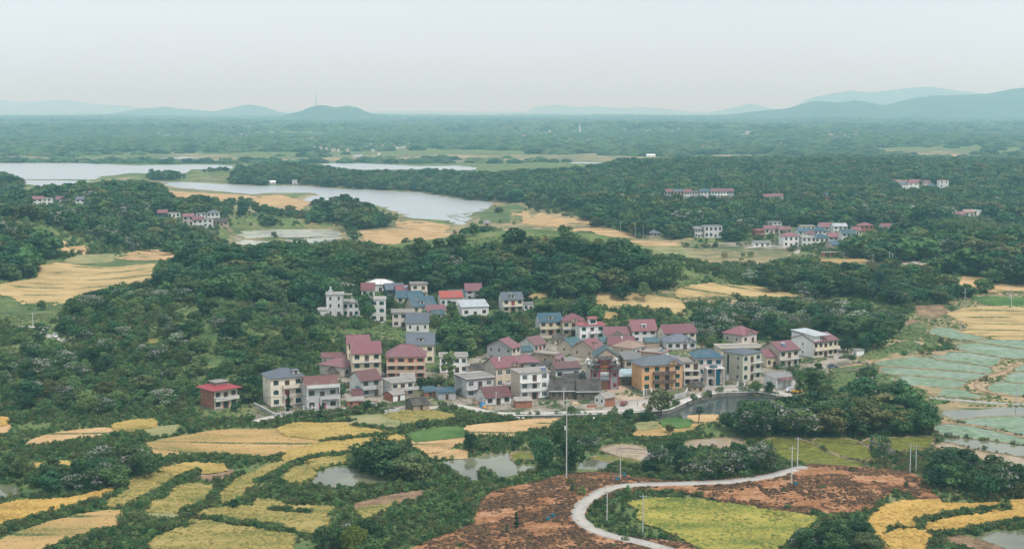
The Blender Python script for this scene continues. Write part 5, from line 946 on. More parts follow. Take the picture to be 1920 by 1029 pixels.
# far woods: a lumpy canopy, one mass
def far_canopy():
    g1 = grid(2700, 6000, 24.); g2 = grid(6000, 16000, 62.)
    P = []; S = []
    for g_, s0 in ((g1, 12.), (g2, 30.)):
        x, y = g_[:, 0], g_[:, 1]; z = hgt(x, y); bx, by = proj(x, y, z); c = cls(bx, by)
        m = (c == 0) & (vnoise(x, y, 260, 2) + .6 * vnoise(x, y, 700, 4) + .8 > rng.uniform(0, .7, len(x)))
        P.append(np.stack([x, y, z], 1)[m]); S.append(s0 * rng.uniform(.7, 1.35, m.sum()))
    P = np.concatenate(P); S = np.concatenate(S); n = len(P)
    me = bpy.data.meshes.new('distant_woodland'); me.vertices.add(n); me.vertices.foreach_set('co', P.astype(np.float32).ravel()); me.update()
    for an, va in (('rz', rng.uniform(0, 6.28, n)), ('scl', S)): a = me.attributes.new(an, 'FLOAT', 'POINT'); a.data.foreach_set('value', va.astype(np.float32))
    o = bpy.data.objects.new('distant_woodland', me); link(o); props(o, label='hazy distant woodland stretching to the horizon', cat='woodland', kind='stuff')
    ng = bpy.data.node_groups.new('far', 'GeometryNodeTree'); ng.interface.new_socket('Geometry', in_out='INPUT', socket_type='NodeSocketGeometry'); ng.interface.new_socket('Geometry', in_out='OUTPUT', socket_type='NodeSocketGeometry')
    nd = ng.nodes; lk = ng.links.new; gi = nd.new('NodeGroupInput'); go = nd.new('NodeGroupOutput'); ip = nd.new('GeometryNodeInstanceOnPoints'); jn = nd.new('GeometryNodeJoinGeometry')
    for k in range(3):
        ic = nd.new('GeometryNodeMeshIcoSphere'); ic.inputs['Subdivisions'].default_value = 4; sp = nd.new('GeometryNodeSetPosition'); nt_ = nd.new('ShaderNodeTexNoise'); nt_.noise_dimensions = '4D'; nt_.inputs['W'].default_value = k * 3.; nt_.inputs['Scale'].default_value = 2.6; nt_.inputs['Detail'].default_value = 4
        ps = nd.new('GeometryNodeInputPosition'); ml = nd.new('ShaderNodeVectorMath'); ml.operation = 'SCALE'; ma = nd.new('ShaderNodeMapRange'); ma.inputs['To Min'].default_value = .25; ma.inputs['To Max'].default_value = 1.75
        lk(ps.outputs[0], nt_.inputs['Vector']); lk(nt_.outputs[0], ma.inputs[0]); lk(ps.outputs[0], ml.inputs[0]); lk(ma.outputs[0], ml.inputs['Scale']); lk(ic.outputs['Mesh'], sp.inputs[0]); lk(ml.outputs[0], sp.inputs['Position'])
        tr = nd.new('GeometryNodeTransform'); tr.inputs['Scale'].default_value = (1.25, 1.25, .62); lk(sp.outputs[0], tr.inputs[0]); sm = nd.new('GeometryNodeSetMaterial'); sm.inputs['Material'].default_value = farleaf; lk(tr.outputs[0], sm.inputs[0])
        g2_ = nd.new('GeometryNodeGeometryToInstance'); lk(sm.outputs[0], g2_.inputs[0]); lk(g2_.outputs[0], jn.inputs[0])
    def attr(an):
        a = nd.new('GeometryNodeInputNamedAttribute'); a.data_type = 'FLOAT'; a.inputs['Name'].default_value = an; return a.outputs['Attribute']
    cr = nd.new('ShaderNodeCombineXYZ'); lk(attr('rz'), cr.inputs[2]); e2r = nd.new('FunctionNodeEulerToRotation'); lk(cr.outputs[0], e2r.inputs[0])
    lk(gi.outputs[0], ip.inputs['Points']); lk(jn.outputs[0], ip.inputs['Instance']); ip.inputs['Pick Instance'].default_value = True; lk(e2r.outputs[0], ip.inputs['Rotation']); lk(attr('scl'), ip.inputs['Scale']); lk(ip.outputs[0], go.inputs[0])
    md = o.modifiers.new('scatter', 'NODES'); md.node_group = ng; print('far lumps', n)
farleaf = leafmat('leaf_far', (.015, .042, .022), (.08, .135, .055), rnd=1., transl=0)
far_canopy()

# scrub, hedges and weeds between the fields; nobody could count them
FEM = blur(blur(np.isin(CM, (2, 3, 8)).astype(np.float32), 9, 0), 14, 1)
def fedge(px, py):
    i = np.clip(np.round(py).astype(int), 0, FEM.shape[0] - 1); j = np.clip(np.round(px).astype(int) + OX, 0, FEM.shape[1] - 1); return FEM[i, j]
def scrub():
    P = []; S = []; DP = []; DS = []
    for y0, y1, st, s0, s1 in ((325, 480, 1.6, .4, .95), (480, 640, 2.2, .55, 1.25), (640, 900, 3.2, .8, 1.6), (900, 1500, 6.5, 1.0, 2.0)):
        g_ = grid(y0, y1, st); x, y = g_[:, 0], g_[:, 1]; z = hgt(x, y); bx, by = proj(x, y, z); c = cls(bx, by)
        nzv = vnoise(x, y, 14, 1) + .6 * vnoise(x, y, 5, 2)
        m = (c == 0) & (nzv + np.where(y > 480, .5 * vnoise(x, y, 41, 3), 0) > np.where(y > 480, -.45, -.75) + rng.uniform(-.3, .3, len(x))) & clear_of_houses(x, y, .5)
        # keep the road and its verges open
        for rx, ry, rr in ROADPTS: m &= ((x - rx) ** 2 + (y - ry) ** 2) > rr * rr
        m |= (c == 4) & (nzv > .35) & clear_of_houses(x, y, .3) & (rng.random(len(x)) < .6) & (by < 728)
        m |= (c == 9) & (nzv > .55) & (rng.random(len(x)) < .4)
        m |= (c == 7) & (rng.random(len(x)) < .008)
        s = rng.uniform(s0, s1, len(x)) * (1 - .3 * np.clip(1.5 * fedge(bx, by), 0, 1) * (y < 640)) * (1 + .35 * np.clip(nzv, -1, 1)); dry = (vnoise(x, y, 33, 6) > .42) & (rng.random(len(x)) < .55)
        q = np.stack([x, y, z], 1); P.append(q[m & ~dry]); S.append(s[m & ~dry]); DP.append(q[m & dry]); DS.append(s[m & dry] * .85)
    for tag, pts, wd in HEDGES:
        W = np.array(resample([G(*p)[:2] for p in Z(tag, pts)], .55, False)); q = np.repeat(W, 2, 0) + rng.normal(size=(2 * len(W), 2)) * wd * .45
        P.append(np.column_stack([q, hgt(q[:, 0], q[:, 1])])); S.append(rng.uniform(.42, .92, len(q)) * (1 + .2 * (wd > 1.5)))
    P = np.concatenate(P); S = np.concatenate(S); DP = np.concatenate(DP); DS = np.concatenate(DS)
    for kind, q, s, lab, lab2 in (('shrub', P, S, 'leafy green shrub at the lower edge of the view', 'leafy green scrub and hedges between the fields'), ('dryshrub', DP, DS, 'dry yellowish shrub at the lower edge of the view', 'dry yellowish bushes and tall grass between the fields')):
        d = np.argsort(q[:, 1]); px, py = proj(q[:, 0], q[:, 1], q[:, 2]); vis = [i for i in d if 5 < px[i] < 1915 and py[i] < 1022 and s[i] > .75][:60 if kind == 'shrub' else 14]
        for j, i in enumerate(vis): put_tree(kind, j % len(KIND[kind]), *q[i], s[i], rng.uniform(0, 6.28), lab + (l_ := [', in the left corner', ', left of centre', ', left of the round tree', ', below the brown mound', ', beside the mound road', ', below the green crop', ', right of the green crop', ', in the right corner'][int(min(7, px[i] // 240))]), 'shrub', 'shrubs: ' + lab + l_)
        keep = np.ones(len(q), bool); keep[vis] = False; scatter('scrub', kind, q[keep], lab2, 'scrub', s[keep], rng.uniform(.7, 1.15, keep.sum())); print(kind, len(q))
HEDGES = [('P1', [(0, 905), (150, 855), (300, 805), (450, 770), (600, 720), (750, 680), (900, 605)], 1.2), ('P1', [(560, 1000), (700, 930), (900, 905), (1100, 900), (1350, 870)], 1.6), ('P1', [(900, 840), (960, 760), (1050, 680), (1200, 600), (1320, 520), (1420, 480)], 1.5), ('P1', [(1340, 760), (1500, 700), (1560, 620), (1650, 540), (1740, 490)], 1.1),
          ('P1', [(1500, 820), (1700, 850), (1836, 865), (2000, 885)], 1.1), ('P1', [(1180, 390), (1400, 370), (1600, 380), (1836, 400)], 1.5), ('P2', [(0, 560), (100, 520), (200, 460), (300, 420), (450, 370), (620, 360)], 1.1), ('P2', [(110, 610), (250, 625), (300, 645), (500, 655), (700, 650), (900, 620), (1100, 600), (1200, 570)], 2.4), ('P2', [(0, 870), (120, 900), (270, 905)], 1.1), ('P2', [(80, 755), (220, 765), (380, 775)], .8),
          ('P2', [(0, 150), (200, 122), (480, 127), (700, 112)], 1.1), ('P2', [(700, 152), (900, 172), (1000, 192)], .9), ('P2', [(470, 265), (700, 243), (960, 213)], .8), ('P2', [(1000, 195), (1200, 145), (1400, 132), (1600, 122), (1836, 100)], 1.6), ('P4', [(1060, 850), (1250, 800), (1500, 762), (1700, 742)], 1.0), ('P4', [(1150, 925), (1300, 932), (1500, 890), (1836, 830)], 1.0)]
ROADPTS = []
def roadpts(pts, r):
    W = resample([G(*p)[:2] for p in pts], 3, False)
    for a, b in W: ROADPTS.append((a, b, r))
roadpts([(1262, 1036), (1205, 1019), (1150, 1008), (1112, 996), (1080, 972), (1088, 950), (1105, 936), (1125, 924), (1150, 914), (1200, 910), (1280, 908), (1360, 905), (1440, 897), (1480, 886), (1512, 877)], 2.6)
roadpts(ROAD, 2.6); roadpts([(70, 614), (90, 613), (78, 619), (80, 627), (100, 634)], 5); roadpts(Z('P8', [(1720, 920), (1540, 895), (1490, 855), (1520, 800), (1640, 770), (1720, 740), (1800, 690)]), 2.5); roadpts(Z('P8', [(500, 720), (700, 690), (820, 665), (1100, 620), (1300, 600)]), 2.4)
scrub()

# crop plants standing in the near fields, too many to count
def lumps(name, pts, scl, mat, label, cat, flat=.7):
    n = len(pts); me = bpy.data.meshes.new(name); me.vertices.add(n); me.vertices.foreach_set('co', np.asarray(pts, np.float32).ravel()); me.update()
    for an, va in (('rz', rng.uniform(0, 6.28, n)), ('scl', scl)): a = me.attributes.new(an, 'FLOAT', 'POINT'); a.data.foreach_set('value', va.astype(np.float32))
    o = bpy.data.objects.new(name, me); link(o); props(o, label=label, cat=cat, kind='stuff')
    ng = bpy.data.node_groups.new(name, 'GeometryNodeTree'); ng.interface.new_socket('Geometry', in_out='INPUT', socket_type='NodeSocketGeometry'); ng.interface.new_socket('Geometry', in_out='OUTPUT', socket_type='NodeSocketGeometry')
    nd = ng.nodes; lk = ng.links.new; gi = nd.new('NodeGroupInput'); go = nd.new('NodeGroupOutput'); ip = nd.new('GeometryNodeInstanceOnPoints')
    ic = nd.new('GeometryNodeMeshIcoSphere'); ic.inputs['Subdivisions'].default_value = 3; sp = nd.new('GeometryNodeSetPosition'); nt_ = nd.new('ShaderNodeTexNoise'); nt_.inputs['Scale'].default_value = 3.5; nt_.inputs['Detail'].default_value = 4
    ps = nd.new('GeometryNodeInputPosition'); ml = nd.new('ShaderNodeVectorMath'); ml.operation = 'SCALE'; ma = nd.new('ShaderNodeMapRange'); ma.inputs['To Min'].default_value = .1; ma.inputs['To Max'].default_value = 1.9
    lk(ps.outputs[0], nt_.inputs['Vector']); lk(nt_.outputs[0], ma.inputs[0]); lk(ps.outputs[0], ml.inputs[0]); lk(ma.outputs[0], ml.inputs['Scale']); lk(ic.outputs['Mesh'], sp.inputs[0]); lk(ml.outputs[0], sp.inputs['Position'])
    tr = nd.new('GeometryNodeTransform'); tr.inputs['Scale'].default_value = (1., 1., flat); lk(sp.outputs[0], tr.inputs[0]); sm = nd.new('GeometryNodeSetMaterial'); sm.inputs['Material'].default_value = mat; lk(tr.outputs[0], sm.inputs[0])
    def attr(an):
        a = nd.new('GeometryNodeInputNamedAttribute'); a.data_type = 'FLOAT'; a.inputs['Name'].default_value = an; return a.outputs['Attribute']
    cr = nd.new('ShaderNodeCombineXYZ'); lk(attr('rz'), cr.inputs[2]); e2r = nd.new('FunctionNodeEulerToRotation'); lk(cr.outputs[0], e2r.inputs[0])
    lk(gi.outputs[0], ip.inputs['Points']); lk(sm.outputs[0], ip.inputs['Instance']); lk(e2r.outputs[0], ip.inputs['Rotation']); lk(attr('scl'), ip.inputs['Scale']); lk(ip.outputs[0], go.inputs[0])
    o.modifiers.new('scatter', 'NODES').node_group = ng
def crop_plants():
    MM = {'gold': leafmat('crop_gold', (.34, .21, .055), (.56, .37, .11), rnd=1., transl=0, hv=(.492, .508)), 'wheat': leafmat('crop_wheat', (0.34, 0.22, 0.07), (0.56, 0.38, 0.14), rnd=1., transl=0, hv=(.492, .508)), 'ripe': leafmat('crop_ripe', (0.28, 0.22, 0.07), (0.46, 0.34, 0.13), rnd=1., transl=0, hv=(.492, .508)), 'yellow': leafmat('crop_yellow', (.17, .16, .045), (.37, .285, .095), rnd=1., transl=0, hv=(.492, .508)), 'rape': leafmat('crop_green', (.13, .16, .035), (.35, .29, .075), rnd=1., transl=0, hv=(.492, .508)), 'stubble': leafmat('crop_stubble', (0.28, 0.22, 0.09), (0.46, 0.33, 0.15), rnd=1., transl=0, hv=(.492, .508)), 'palegreen': leafmat('crop_pale', (0.24, 0.25, 0.11), (0.42, 0.37, 0.2), rnd=1., transl=0, hv=(.492, .508)), 'straw': leafmat('crop_straw', (0.36, 0.25, 0.13), (0.52, 0.38, 0.22), rnd=1., transl=0, hv=(.492, .508))}
    tx = {'gold': 'golden ripe wheat standing on the nearest terraces', 'wheat': 'golden wheat standing in the near fields', 'ripe': 'ripe straw coloured crop in the near fields', 'yellow': 'yellow green ripening crop on the near terraces', 'rape': 'yellow green crop inside the loop of the mound road', 'stubble': 'stubble and regrowth on the harvested near fields', 'palegreen': 'pale green crop on the near fields', 'straw': 'loose straw lying on the cut near fields'}
    acc = {}
    for k, p in FIELDS:
        if k not in MM: continue
        W = [G(*q)[:2] for q in p]; a = np.array(W)
        if a[:, 1].mean() > 660: continue
        st = (.85 if k in ('yellow', 'rape', 'wheat', 'gold') else 1.5) * max(1, a[:, 1].mean() / 430); x0, y0 = a.min(0); x1, y1 = a.max(0)
        gx, gy = np.meshgrid(np.arange(x0, x1, st), np.arange(y0, y1, st)); gx = (gx + rng.uniform(-.5, .5, gx.shape) * st).ravel(); gy = (gy + rng.uniform(-.5, .5, gy.shape) * st).ravel()
        m = inside(W, gx, gy) & (vnoise(gx, gy, 3.1, 1) + rng.uniform(-.6, .6, len(gx)) > -.25); off = CROP[k][2]
        acc.setdefault(k, []).append((np.stack([gx, gy, hgt(gx, gy) + off * .75], 1)[m], rng.uniform(.3, .7, m.sum()) * (1 if k in ('yellow', 'rape', 'wheat', 'ripe', 'gold') else .6)))
    for k, q in acc.items(): lumps('crop', np.concatenate([t[0] for t in q]), np.concatenate([t[1] for t in q]), MM[k], tx[k], 'crop', flat=.42 if k != 'straw' else .25)
crop_plants()
def rough_grass():
    g_ = grid(470, 800, 1.9); x, y = g_[:, 0], g_[:, 1]; z = hgt(x, y); bx, by = proj(x, y, z); c = cls(bx, by); m = (np.isin(c, (0, 8, 9)) | ((c == 4) & (vnoise(x, y, 7, 3) > .3))) & clear_of_houses(x, y, -1) & (vnoise(x, y, 5, 7) + rng.uniform(-.7, .7, len(x)) > -.3)
    for rx, ry, rr in ROADPTS: m &= ((x - rx) ** 2 + (y - ry) ** 2) > rr * rr
    lumps('rough_grass', np.stack([x, y, z + .05], 1)[m], rng.uniform(.35, .95, m.sum()), leafmat('grass_tuft', (.045, .085, .03), (.17, .2, .075), rnd=1., transl=0, hv=(.47, .52)), 'rough grass and weeds on the slopes around the village', 'grass', flat=.55)
rough_grass()
def dead_weeds():
    W = [G(*q)[:2] for q in MOUND]; a = np.array(W); x0, y0 = a.min(0); x1, y1 = a.max(0); st = .62
    gx, gy = np.meshgrid(np.arange(x0, x1, st), np.arange(y0, y1, st)); gx = (gx + rng.uniform(-.5, .5, gx.shape) * st).ravel(); gy = (gy + rng.uniform(-.5, .5, gy.shape) * st).ravel()
    n1 = vnoise(gx * .8 + gy * .6, gy * 2.2 - gx * .9, 5.5, 2) + .55 * vnoise(gx, gy * 1.6, 1.9, 4) + .5 * vnoise(gx, gy, 21, 1)
    m = inside(W, gx, gy) & (n1 + rng.uniform(-.3, .3, len(gx)) > -.22)
    for rx, ry, rr in ROADPTS: m &= ((gx - rx) ** 2 + (gy - ry) ** 2) > 4.8
    lumps('dead_weeds', np.stack([gx, gy, hgt(gx, gy) + .3], 1)[m], rng.uniform(.3, .62, m.sum()), leafmat('dead_weed', (.055, .033, .02), (.15, .083, .042), rnd=1., transl=0, hv=(.492, .508)), 'withered dark brown weeds covering the bare mound', 'weeds', flat=.33)
dead_weeds()

# single trees that can be picked out
SINGLE = [
 ('broad', 3, 1240, 779, 9.5, 1.15, 'big dark tree at the pond corner in front of the orange house'), ('broad', 2, 1180, 791, 4.2, 1.25, 'left one of two small round trees beside the village pond'), ('broad', 1, 1210, 791, 4.0, 1.25, 'right one of two small round trees beside the village pond'),
 ('tall', 0, 843, 742, 17, 1.0, 'slender tall light tree beside the flat roofed grey house'), ('tall', 1, 1527, 748, 13, 1.6, 'airy light green tree beside the white shed with red writing'), ('light', 0, 1500, 748, 10, 1., 'light tree just left of the airy tree by the shed'),
 ('broad', 2, 1021, 885, 8.6, 1., 'left tree of the pair behind the tall grey mast'), ('broad', 0, 1070, 886, 9.4, 1., 'right dark tree of the pair behind the tall grey mast'), ('broad', 4, 1050, 840, 7.5, 1., 'dark tree behind the pair at the tall mast'),
 ('cypress', 0, 541, 774, 7.0, 1.25, 'dark pointed cypress in front of the cream house'), ('cypress', 0, 602, 783, 4.4, 1.8, 'small conical bushy tree below the white balcony house'),
 ('cypress', 0, 968, 992, 4.6, 1.1, 'small pointed cypress on the brown mound'), ('cypress', 0, 950, 1000, 2.6, 1.2, 'smaller dark sapling left of the pointed cypress'),
 ('broad', 4, 684, 604, 13, .85, 'tall green tree between the two upper white houses'), ('golden', 0, 663, 1046, 7.6, 1.0, 'yellow green round tree at the lower edge'),
 ('bloom', 1, 1650, 872, 9.0, .9, 'greyish blossoming tree standing alone beyond the brown mound'), ('bloom', 1, 1232, 888, 9.0, 1.0, 'mauve blossoming tree at the left of the clump behind the road'), ('broad', 1, 78, 583, 6.2, .9, 'lone round tree at the edge of the big wheat field'),
 ('light', 1, 1418, 738, 4.6, 1.2, 'small light green tree on the pond road'), ('broad', 2, 1443, 738, 4.2, 1.1, 'small dark round tree on the pond road beside the shed'), ('light', 0, 1300, 756, 3.4, 1.3, 'low bright bush on the pond bank by the orange house'), ('light', 1, 1322, 750, 3.0, 1.4, 'second low bright bush on the pond bank'), ('broad', 2, 1309 + 20, 748, 3.0, 1.3, 'dark low bush on the pond bank below the balconied house'),
 ('broad', 0, 1626, 724, 7.5, 1.2, 'dark round tree between meadow and grove'), ('broad', 4, 722, 705, 5.0, 1.1, 'green tree left of the peach house'), ('broad', 2, 790, 732, 4.6, 1.2, 'round green tree below the peach house on its right'), ('broad', 1, 808, 728, 4.8, 1.3, 'dark tree in the row below the peach house'), ('broad', 3, 826, 726, 4.4, 1.2, 'bushy tree at the right end of the row below the peach house'),
 ('broad', 0, 640, 745, 4.8, 1.1, 'dark tree between the white balcony house and the grey house'), ('broad', 2, 690, 770, 3.4, 1.4, 'round bush on the roadside bank below the brick shed'), ('broad', 4, 672, 776, 3.0, 1.5, 'low bush left on the roadside bank'), ('broad', 1, 716, 768, 3.2, 1.3, 'dark bush on the bank beside the stone barn'),
 ('broad', 1, 443, 772, 3.6, 1.3, 'green bush in front of the brick house'), ('broad', 2, 880, 845, 5.2, 1.1, 'round tree at the left of the hedge above the muddy pond'), ('light', 0, 1070, 783, 4.0, 1.1, 'bright bush beside the pond channel'), ('broad', 3, 1255, 812, 3.0, 1.4, 'low dark bush beside the palm tree'),
 ('broad', 2, 440, 940 + 14, 2.6, 1.3, 'dark bush on the terrace hedge'), ('light', 1, 760, 905, 4.0, 1.4, 'light bushy tree right of the small round pond'), ('light', 0, 805, 900, 4.2, 1.4, 'light bushy tree next to the pond hedge'),
 ('bloom', 0, 1402, 808, 8.5, 1.2, 'blossoming tree at the front bank below the pale three storey house'), ('broad', 1, 1372, 806, 6.5, 1.3, 'green tree at the left tip of the grove on the pond bank'), ('bloom', 2, 1448, 806, 9.5, 1.2, 'blossoming tree hanging over the right end of the pond'), ('broad', 4, 1480, 800, 9.0, 1.2, 'leafy tree hiding the right corner of the pond'), ('tall', 0, 1440, 655, 6.0, 1.5, 'bushy tree left of the canopied white house'), ('light', 1, 1335, 655, 6.5, 1., 'round green tree beside the grey hip roofed villa'), ('broad', 2, 1008, 632, 4.0, 1., 'dark pointed bush by the blue roofed house'),
]
for k, v, px, py, h, wd, lab in SINGLE:
    x, y, z = G(px, py); s = h / (12 if k == 'tall' else 9.7)
    r = put_tree(k, v, x, y, z, s, rng.uniform(0, 6.28), lab); r.scale = (s * wd, s * wd, s)
# palm by the pond
def palm(px, py, h):
    x, y, z = G(px, py); r = empty('palm_tree', (x, y, z), 0, label='lone fan palm standing on the pond bank', cat='palm tree')
    mb = MB(); p = Vector((0, 0, -.3))
    for i in range(6): q = Vector((.06 * i, 0, (i + 1) * h * .78 / 6)); mb.tube(p, q, .17 + (.05 if i > 3 else 0), .16 + (.08 if i > 3 else 0), 8, cap=False); p = q
    mb.build('trunk', bark, r); rg = random.Random(3); V = []; Fc = []
    for i in range(46):
        a = rg.uniform(0, 6.28); e = rg.uniform(-.9, 1.2); l = h * .30 * rg.uniform(.75, 1.1); d = Vector((math.cos(a) * math.cos(e), math.sin(a) * math.cos(e), math.sin(e))); sd = d.cross(Vector((0, 0, 1))).normalized()
        for k in range(-2, 3):
            w_ = d * 1 + sd * (k * .28); n = len(V); tip = p + w_ * l - Vector((0, 0, .12 * l)); m_ = p + w_ * l * .55
            V += [p + d * l * .2, m_ + sd * .07, tip, m_ - sd * .07]; Fc.append((n, n + 1, n + 2, n + 3))
    me = fastmesh('fronds', np.array([tuple(v) for v in V]), np.array(Fc), [LM['dark']]); a_ = me.attributes.new('shade', 'FLOAT', 'FACE'); a_.data.foreach_set('value', rng.uniform(0, .6, len(Fc)).astype(np.float32)); link(bpy.data.objects.new('fronds', me), r)
palm(1310, 794, 6.0)

# ================================================================ BUILDINGS
def wallmat(n):
    v = WCOL.get(n) or RCOL.get(n)
    if v == 'brick': return brickmat('red_brick', (.46, .13, .06), (.36, .10, .05), (.40, .30, .22), .5, .16)
    if v == 'graybrick': return brickmat('grey_brick', (.26, .26, .27), (.20, .20, .21), (.36, .36, .36), .5, .16)
    if v == 'tanbrick': return brickmat('tan_brick', (.46, .33, .22), (.38, .27, .18), (.44, .38, .30), .5, .16)
    if v == 'rubble': return brickmat('rubble_stone', (.20, .155, .11), (.11, .09, .07), (.08, .07, .06), .7, .42)
    return paint('wall_' + n, v, rough=.85, stain=.2, bumpd=.01)
def roofmat(n):
    if n == 'tile': return groundmat('old_tiles', [(.3, (.04, .036, .032)), (.5, (.085, .075, .066)), (.7, (.15, .135, .115))], scale=.5, fine=3.5, fine_amt=.6, bumpd=.08)
    if n in ('flat', 'redflat'): return paint('roof_' + n, RCOL[n], stain=.45, streak=False, scale=.35)
    return paint('roof_' + n, RCOL[n], rough=.55, stain=.34, streak=False, scale=.35, wave=2.2, spec=.35, dirt=(.22, .18, .16))
FRM = {'white': plain('frame_white', (.72, .72, .70)), 'dark': plain('frame_dark', (.05, .07, .07)), 'teal': plain('frame_teal', (.04, .13, .14)), 'brown': plain('frame_brown', (.16, .10, .07))}
def glass(n):
    c = {'std': (.035, .05, .052), 'green': (.015, .075, .07), 'blue': (.01, .10, .14), 'dark': (.03, .035, .038)}[n]; return plain('glass_' + n, c, rough=.15, spec=.55)
couplet_m = plain('red_paper', (.55, .03, .04)); trim_m = paint('trim_white', (.70, .68, .63), stain=.25); plinth_m = paint('plinth_grey', (.30, .28, .26), stain=.3)
WM = {}
def window_mesh(w, h, fc, gc, wide=False, arch=False):
    k = (round(w, 2), round(h, 2), fc, gc, arch)
    if k not in WM:
        f = MB(); t = .075
        f.box(0, .07, 0, t, .14, h); f.box(w - t, .07, 0, w, .14, h); f.box(t, .07, 0, w - t, .14, t); f.box(t, .07, h - t, w - t, .14, h)
        nb = 1 if w < 1.9 else 2
        for i in range(nb): x = w * (i + 1) / (nb + 1); f.box(x - .03, .08, t, x + .03, .13, h - t)
        if h > 1.1: f.box(t, .085, h * .66, w - t, .125, h * .66 + .05)
        p = MB(); p.poly([(t * .5, .15, t * .5), (w - t * .5, .15, t * .5), (w - t * .5, .15, h - t * .5), (t * .5, .15, h - t * .5)])
        s = MB(); s.box(-.1, -.1, -.09, w + .1, .06, -.005)
        WM[k] = (f.mesh('window', FRM[fc]), p.mesh('pane', glass(gc)), s.mesh('sill', trim_m))
    return WM[k]
DM = {}
def door_mesh(w, h, col):
    k = (round(w, 2), round(h, 2), col)
    if k not in DM:
        f = MB(); t = .08; f.box(0, .05, 0, t, .15, h); f.box(w - t, .05, 0, w, .15, h); f.box(t, .05, h - t, w - t, .15, h)
        l = MB()
        for i in range(2): a = t + (w - 2 * t) * i / 2; b = t + (w - 2 * t) * (i + 1) / 2; l.box(a + .01, .1, .02, b - .01, .14, h - t - .01); l.box(a + .1, .085, .25, b - .1, .1, h * .45); l.box(a + .1, .085, h * .52, b - .1, .1, h - t - .15)
        DM[k] = (f.mesh('door', FRM['brown']), l.mesh('door_leaf', plain('door_' + col, {'brown': (.09, .05, .035), 'red': (.30, .03, .03), 'dark': (.03, .035, .035)}[col])))
    return DM[k]
SIDES = {'front': lambda W, D: ((0, 0), (1, 0), W, 0), 'left': lambda W, D: ((0, D), (0, -1), D, -math.pi / 2), 'right': lambda W, D: ((W, 0), (0, 1), D, math.pi / 2), 'back': lambda W, D: ((W, D), (-1, 0), W, math.pi)}
def facade(mb, p0, t, Ln, z0, z1, ops, mi=0, rev=.17):
    nx, ny = -t[1], t[0]                      # inward
    us = sorted({0, Ln, *[q for o in ops for q in o[:2]]}); zs = sorted({z0, z1, *[q for o in ops for q in o[2:4]]})
    def P(u, z, d=0.): return (p0[0] + t[0] * u + nx * d, p0[1] + t[1] * u + ny * d, z)
    for i in range(len(us) - 1):
        for j in range(len(zs) - 1):
            cu, cz = (us[i] + us[i + 1]) / 2, (zs[j] + zs[j + 1]) / 2
            if any(o[0] < cu < o[1] and o[2] < cz < o[3] for o in ops): continue
            mb.poly([P(us[i], zs[j]), P(us[i + 1], zs[j]), P(us[i + 1], zs[j + 1]), P(us[i], zs[j + 1])], mi)
    for a, b, c, d, *r in ops:
        mb.poly([P(a, c), P(a, c, rev), P(a, d, rev), P(a, d)], mi); mb.poly([P(b, c, rev), P(b, c), P(b, d), P(b, d, rev)], mi)
        mb.poly([P(a, d), P(a, d, rev), P(b, d, rev), P(b, d)], mi); mb.poly([P(a, c, rev), P(a, c), P(b, c), P(b, c, rev)], mi)
        if r and r[0]:                        # arched head: spandrels flush with the wall
            w = b - a; n = 6; ar = min(w / 2, .55)
            for sg in (0, 1):
                cor = P(a if sg == 0 else b, d); arc = []
                for q in range(n + 1): th = math.pi / 2 * q / n; uu = (a + w / 2 - w / 2 * math.cos(th)) if sg == 0 else (b - w / 2 + w / 2 * math.cos(th)); arc.append(P(uu, d - ar + ar * math.sin(th)))
                for q in range(n): mb.poly([cor, arc[q], arc[q + 1]] if sg == 1 else [cor, arc[q + 1], arc[q]], mi)
def roof_slab(mb, kind, W, D, h, rh, ov, th=.16):
    if kind in ('gable', 'gabley'):
        A, B = (D, W) if kind == 'gable' else (W, D); sl = rh / (A / 2); o2 = ov * .8
        prof = [(-ov, h + .03 - ov * sl), (A / 2, h + rh + .03), (A + ov, h + .03 - ov * sl), (A + ov, h + .03 - ov * sl + th), (A / 2, h + rh + .03 + th * 1.15), (-ov, h + .03 - ov * sl + th)]
        mb.extr(prof[::-1] if kind == 'gable' else prof, 'x' if kind == 'gable' else 'y', -o2, B + o2)
    elif kind == 'hip':
        x0, x1, y0, y1 = -ov, W + ov, -ov, D + ov; z = h + .03; zt = z + th; m = min(x1 - x0, y1 - y0) / 2 * .96; zr = h + rh
        if W >= D: a, b = (x0 + m, (y0 + y1) / 2, zr), (x1 - m, (y0 + y1) / 2, zr)
        else: a, b = ((x0 + x1) / 2, y0 + m, zr), ((x0 + x1) / 2, y1 - m, zr)
        lo = [(x0, y0, z), (x1, y0, z), (x1, y1, z), (x0, y1, z)]; up = [(x, y, zt) for x, y, _ in lo]
        mb.poly(lo[::-1])
        for i in range(4): j = (i + 1) % 4; mb.poly([lo[i], lo[j], up[j], up[i]])
        if W >= D: mb.poly([up[0], up[1], b, a]); mb.poly([up[2], up[3], a, b]); mb.poly([up[3], up[0], a]); mb.poly([up[1], up[2], b])
        else: mb.poly([up[0], up[1], a]); mb.poly([up[1], up[2], b, a]); mb.poly([up[2], up[3], b]); mb.poly([up[3], up[0], a, b])
        return a, b
    elif kind == 'flat': mb.box(-ov, -ov, h + .02, W + ov, D + ov, h + .24)
    elif kind == 'shed':
        sl = rh / D; mb.extr([(-ov, h + .03 - ov * sl), (D + ov, h + rh + .03 + ov * sl), (D + ov, h + rh + .03 + ov * sl + .12), (-ov, h + .15 - ov * sl)][::-1], 'x', -ov * .7, W + ov * .7)
LOOSE = []
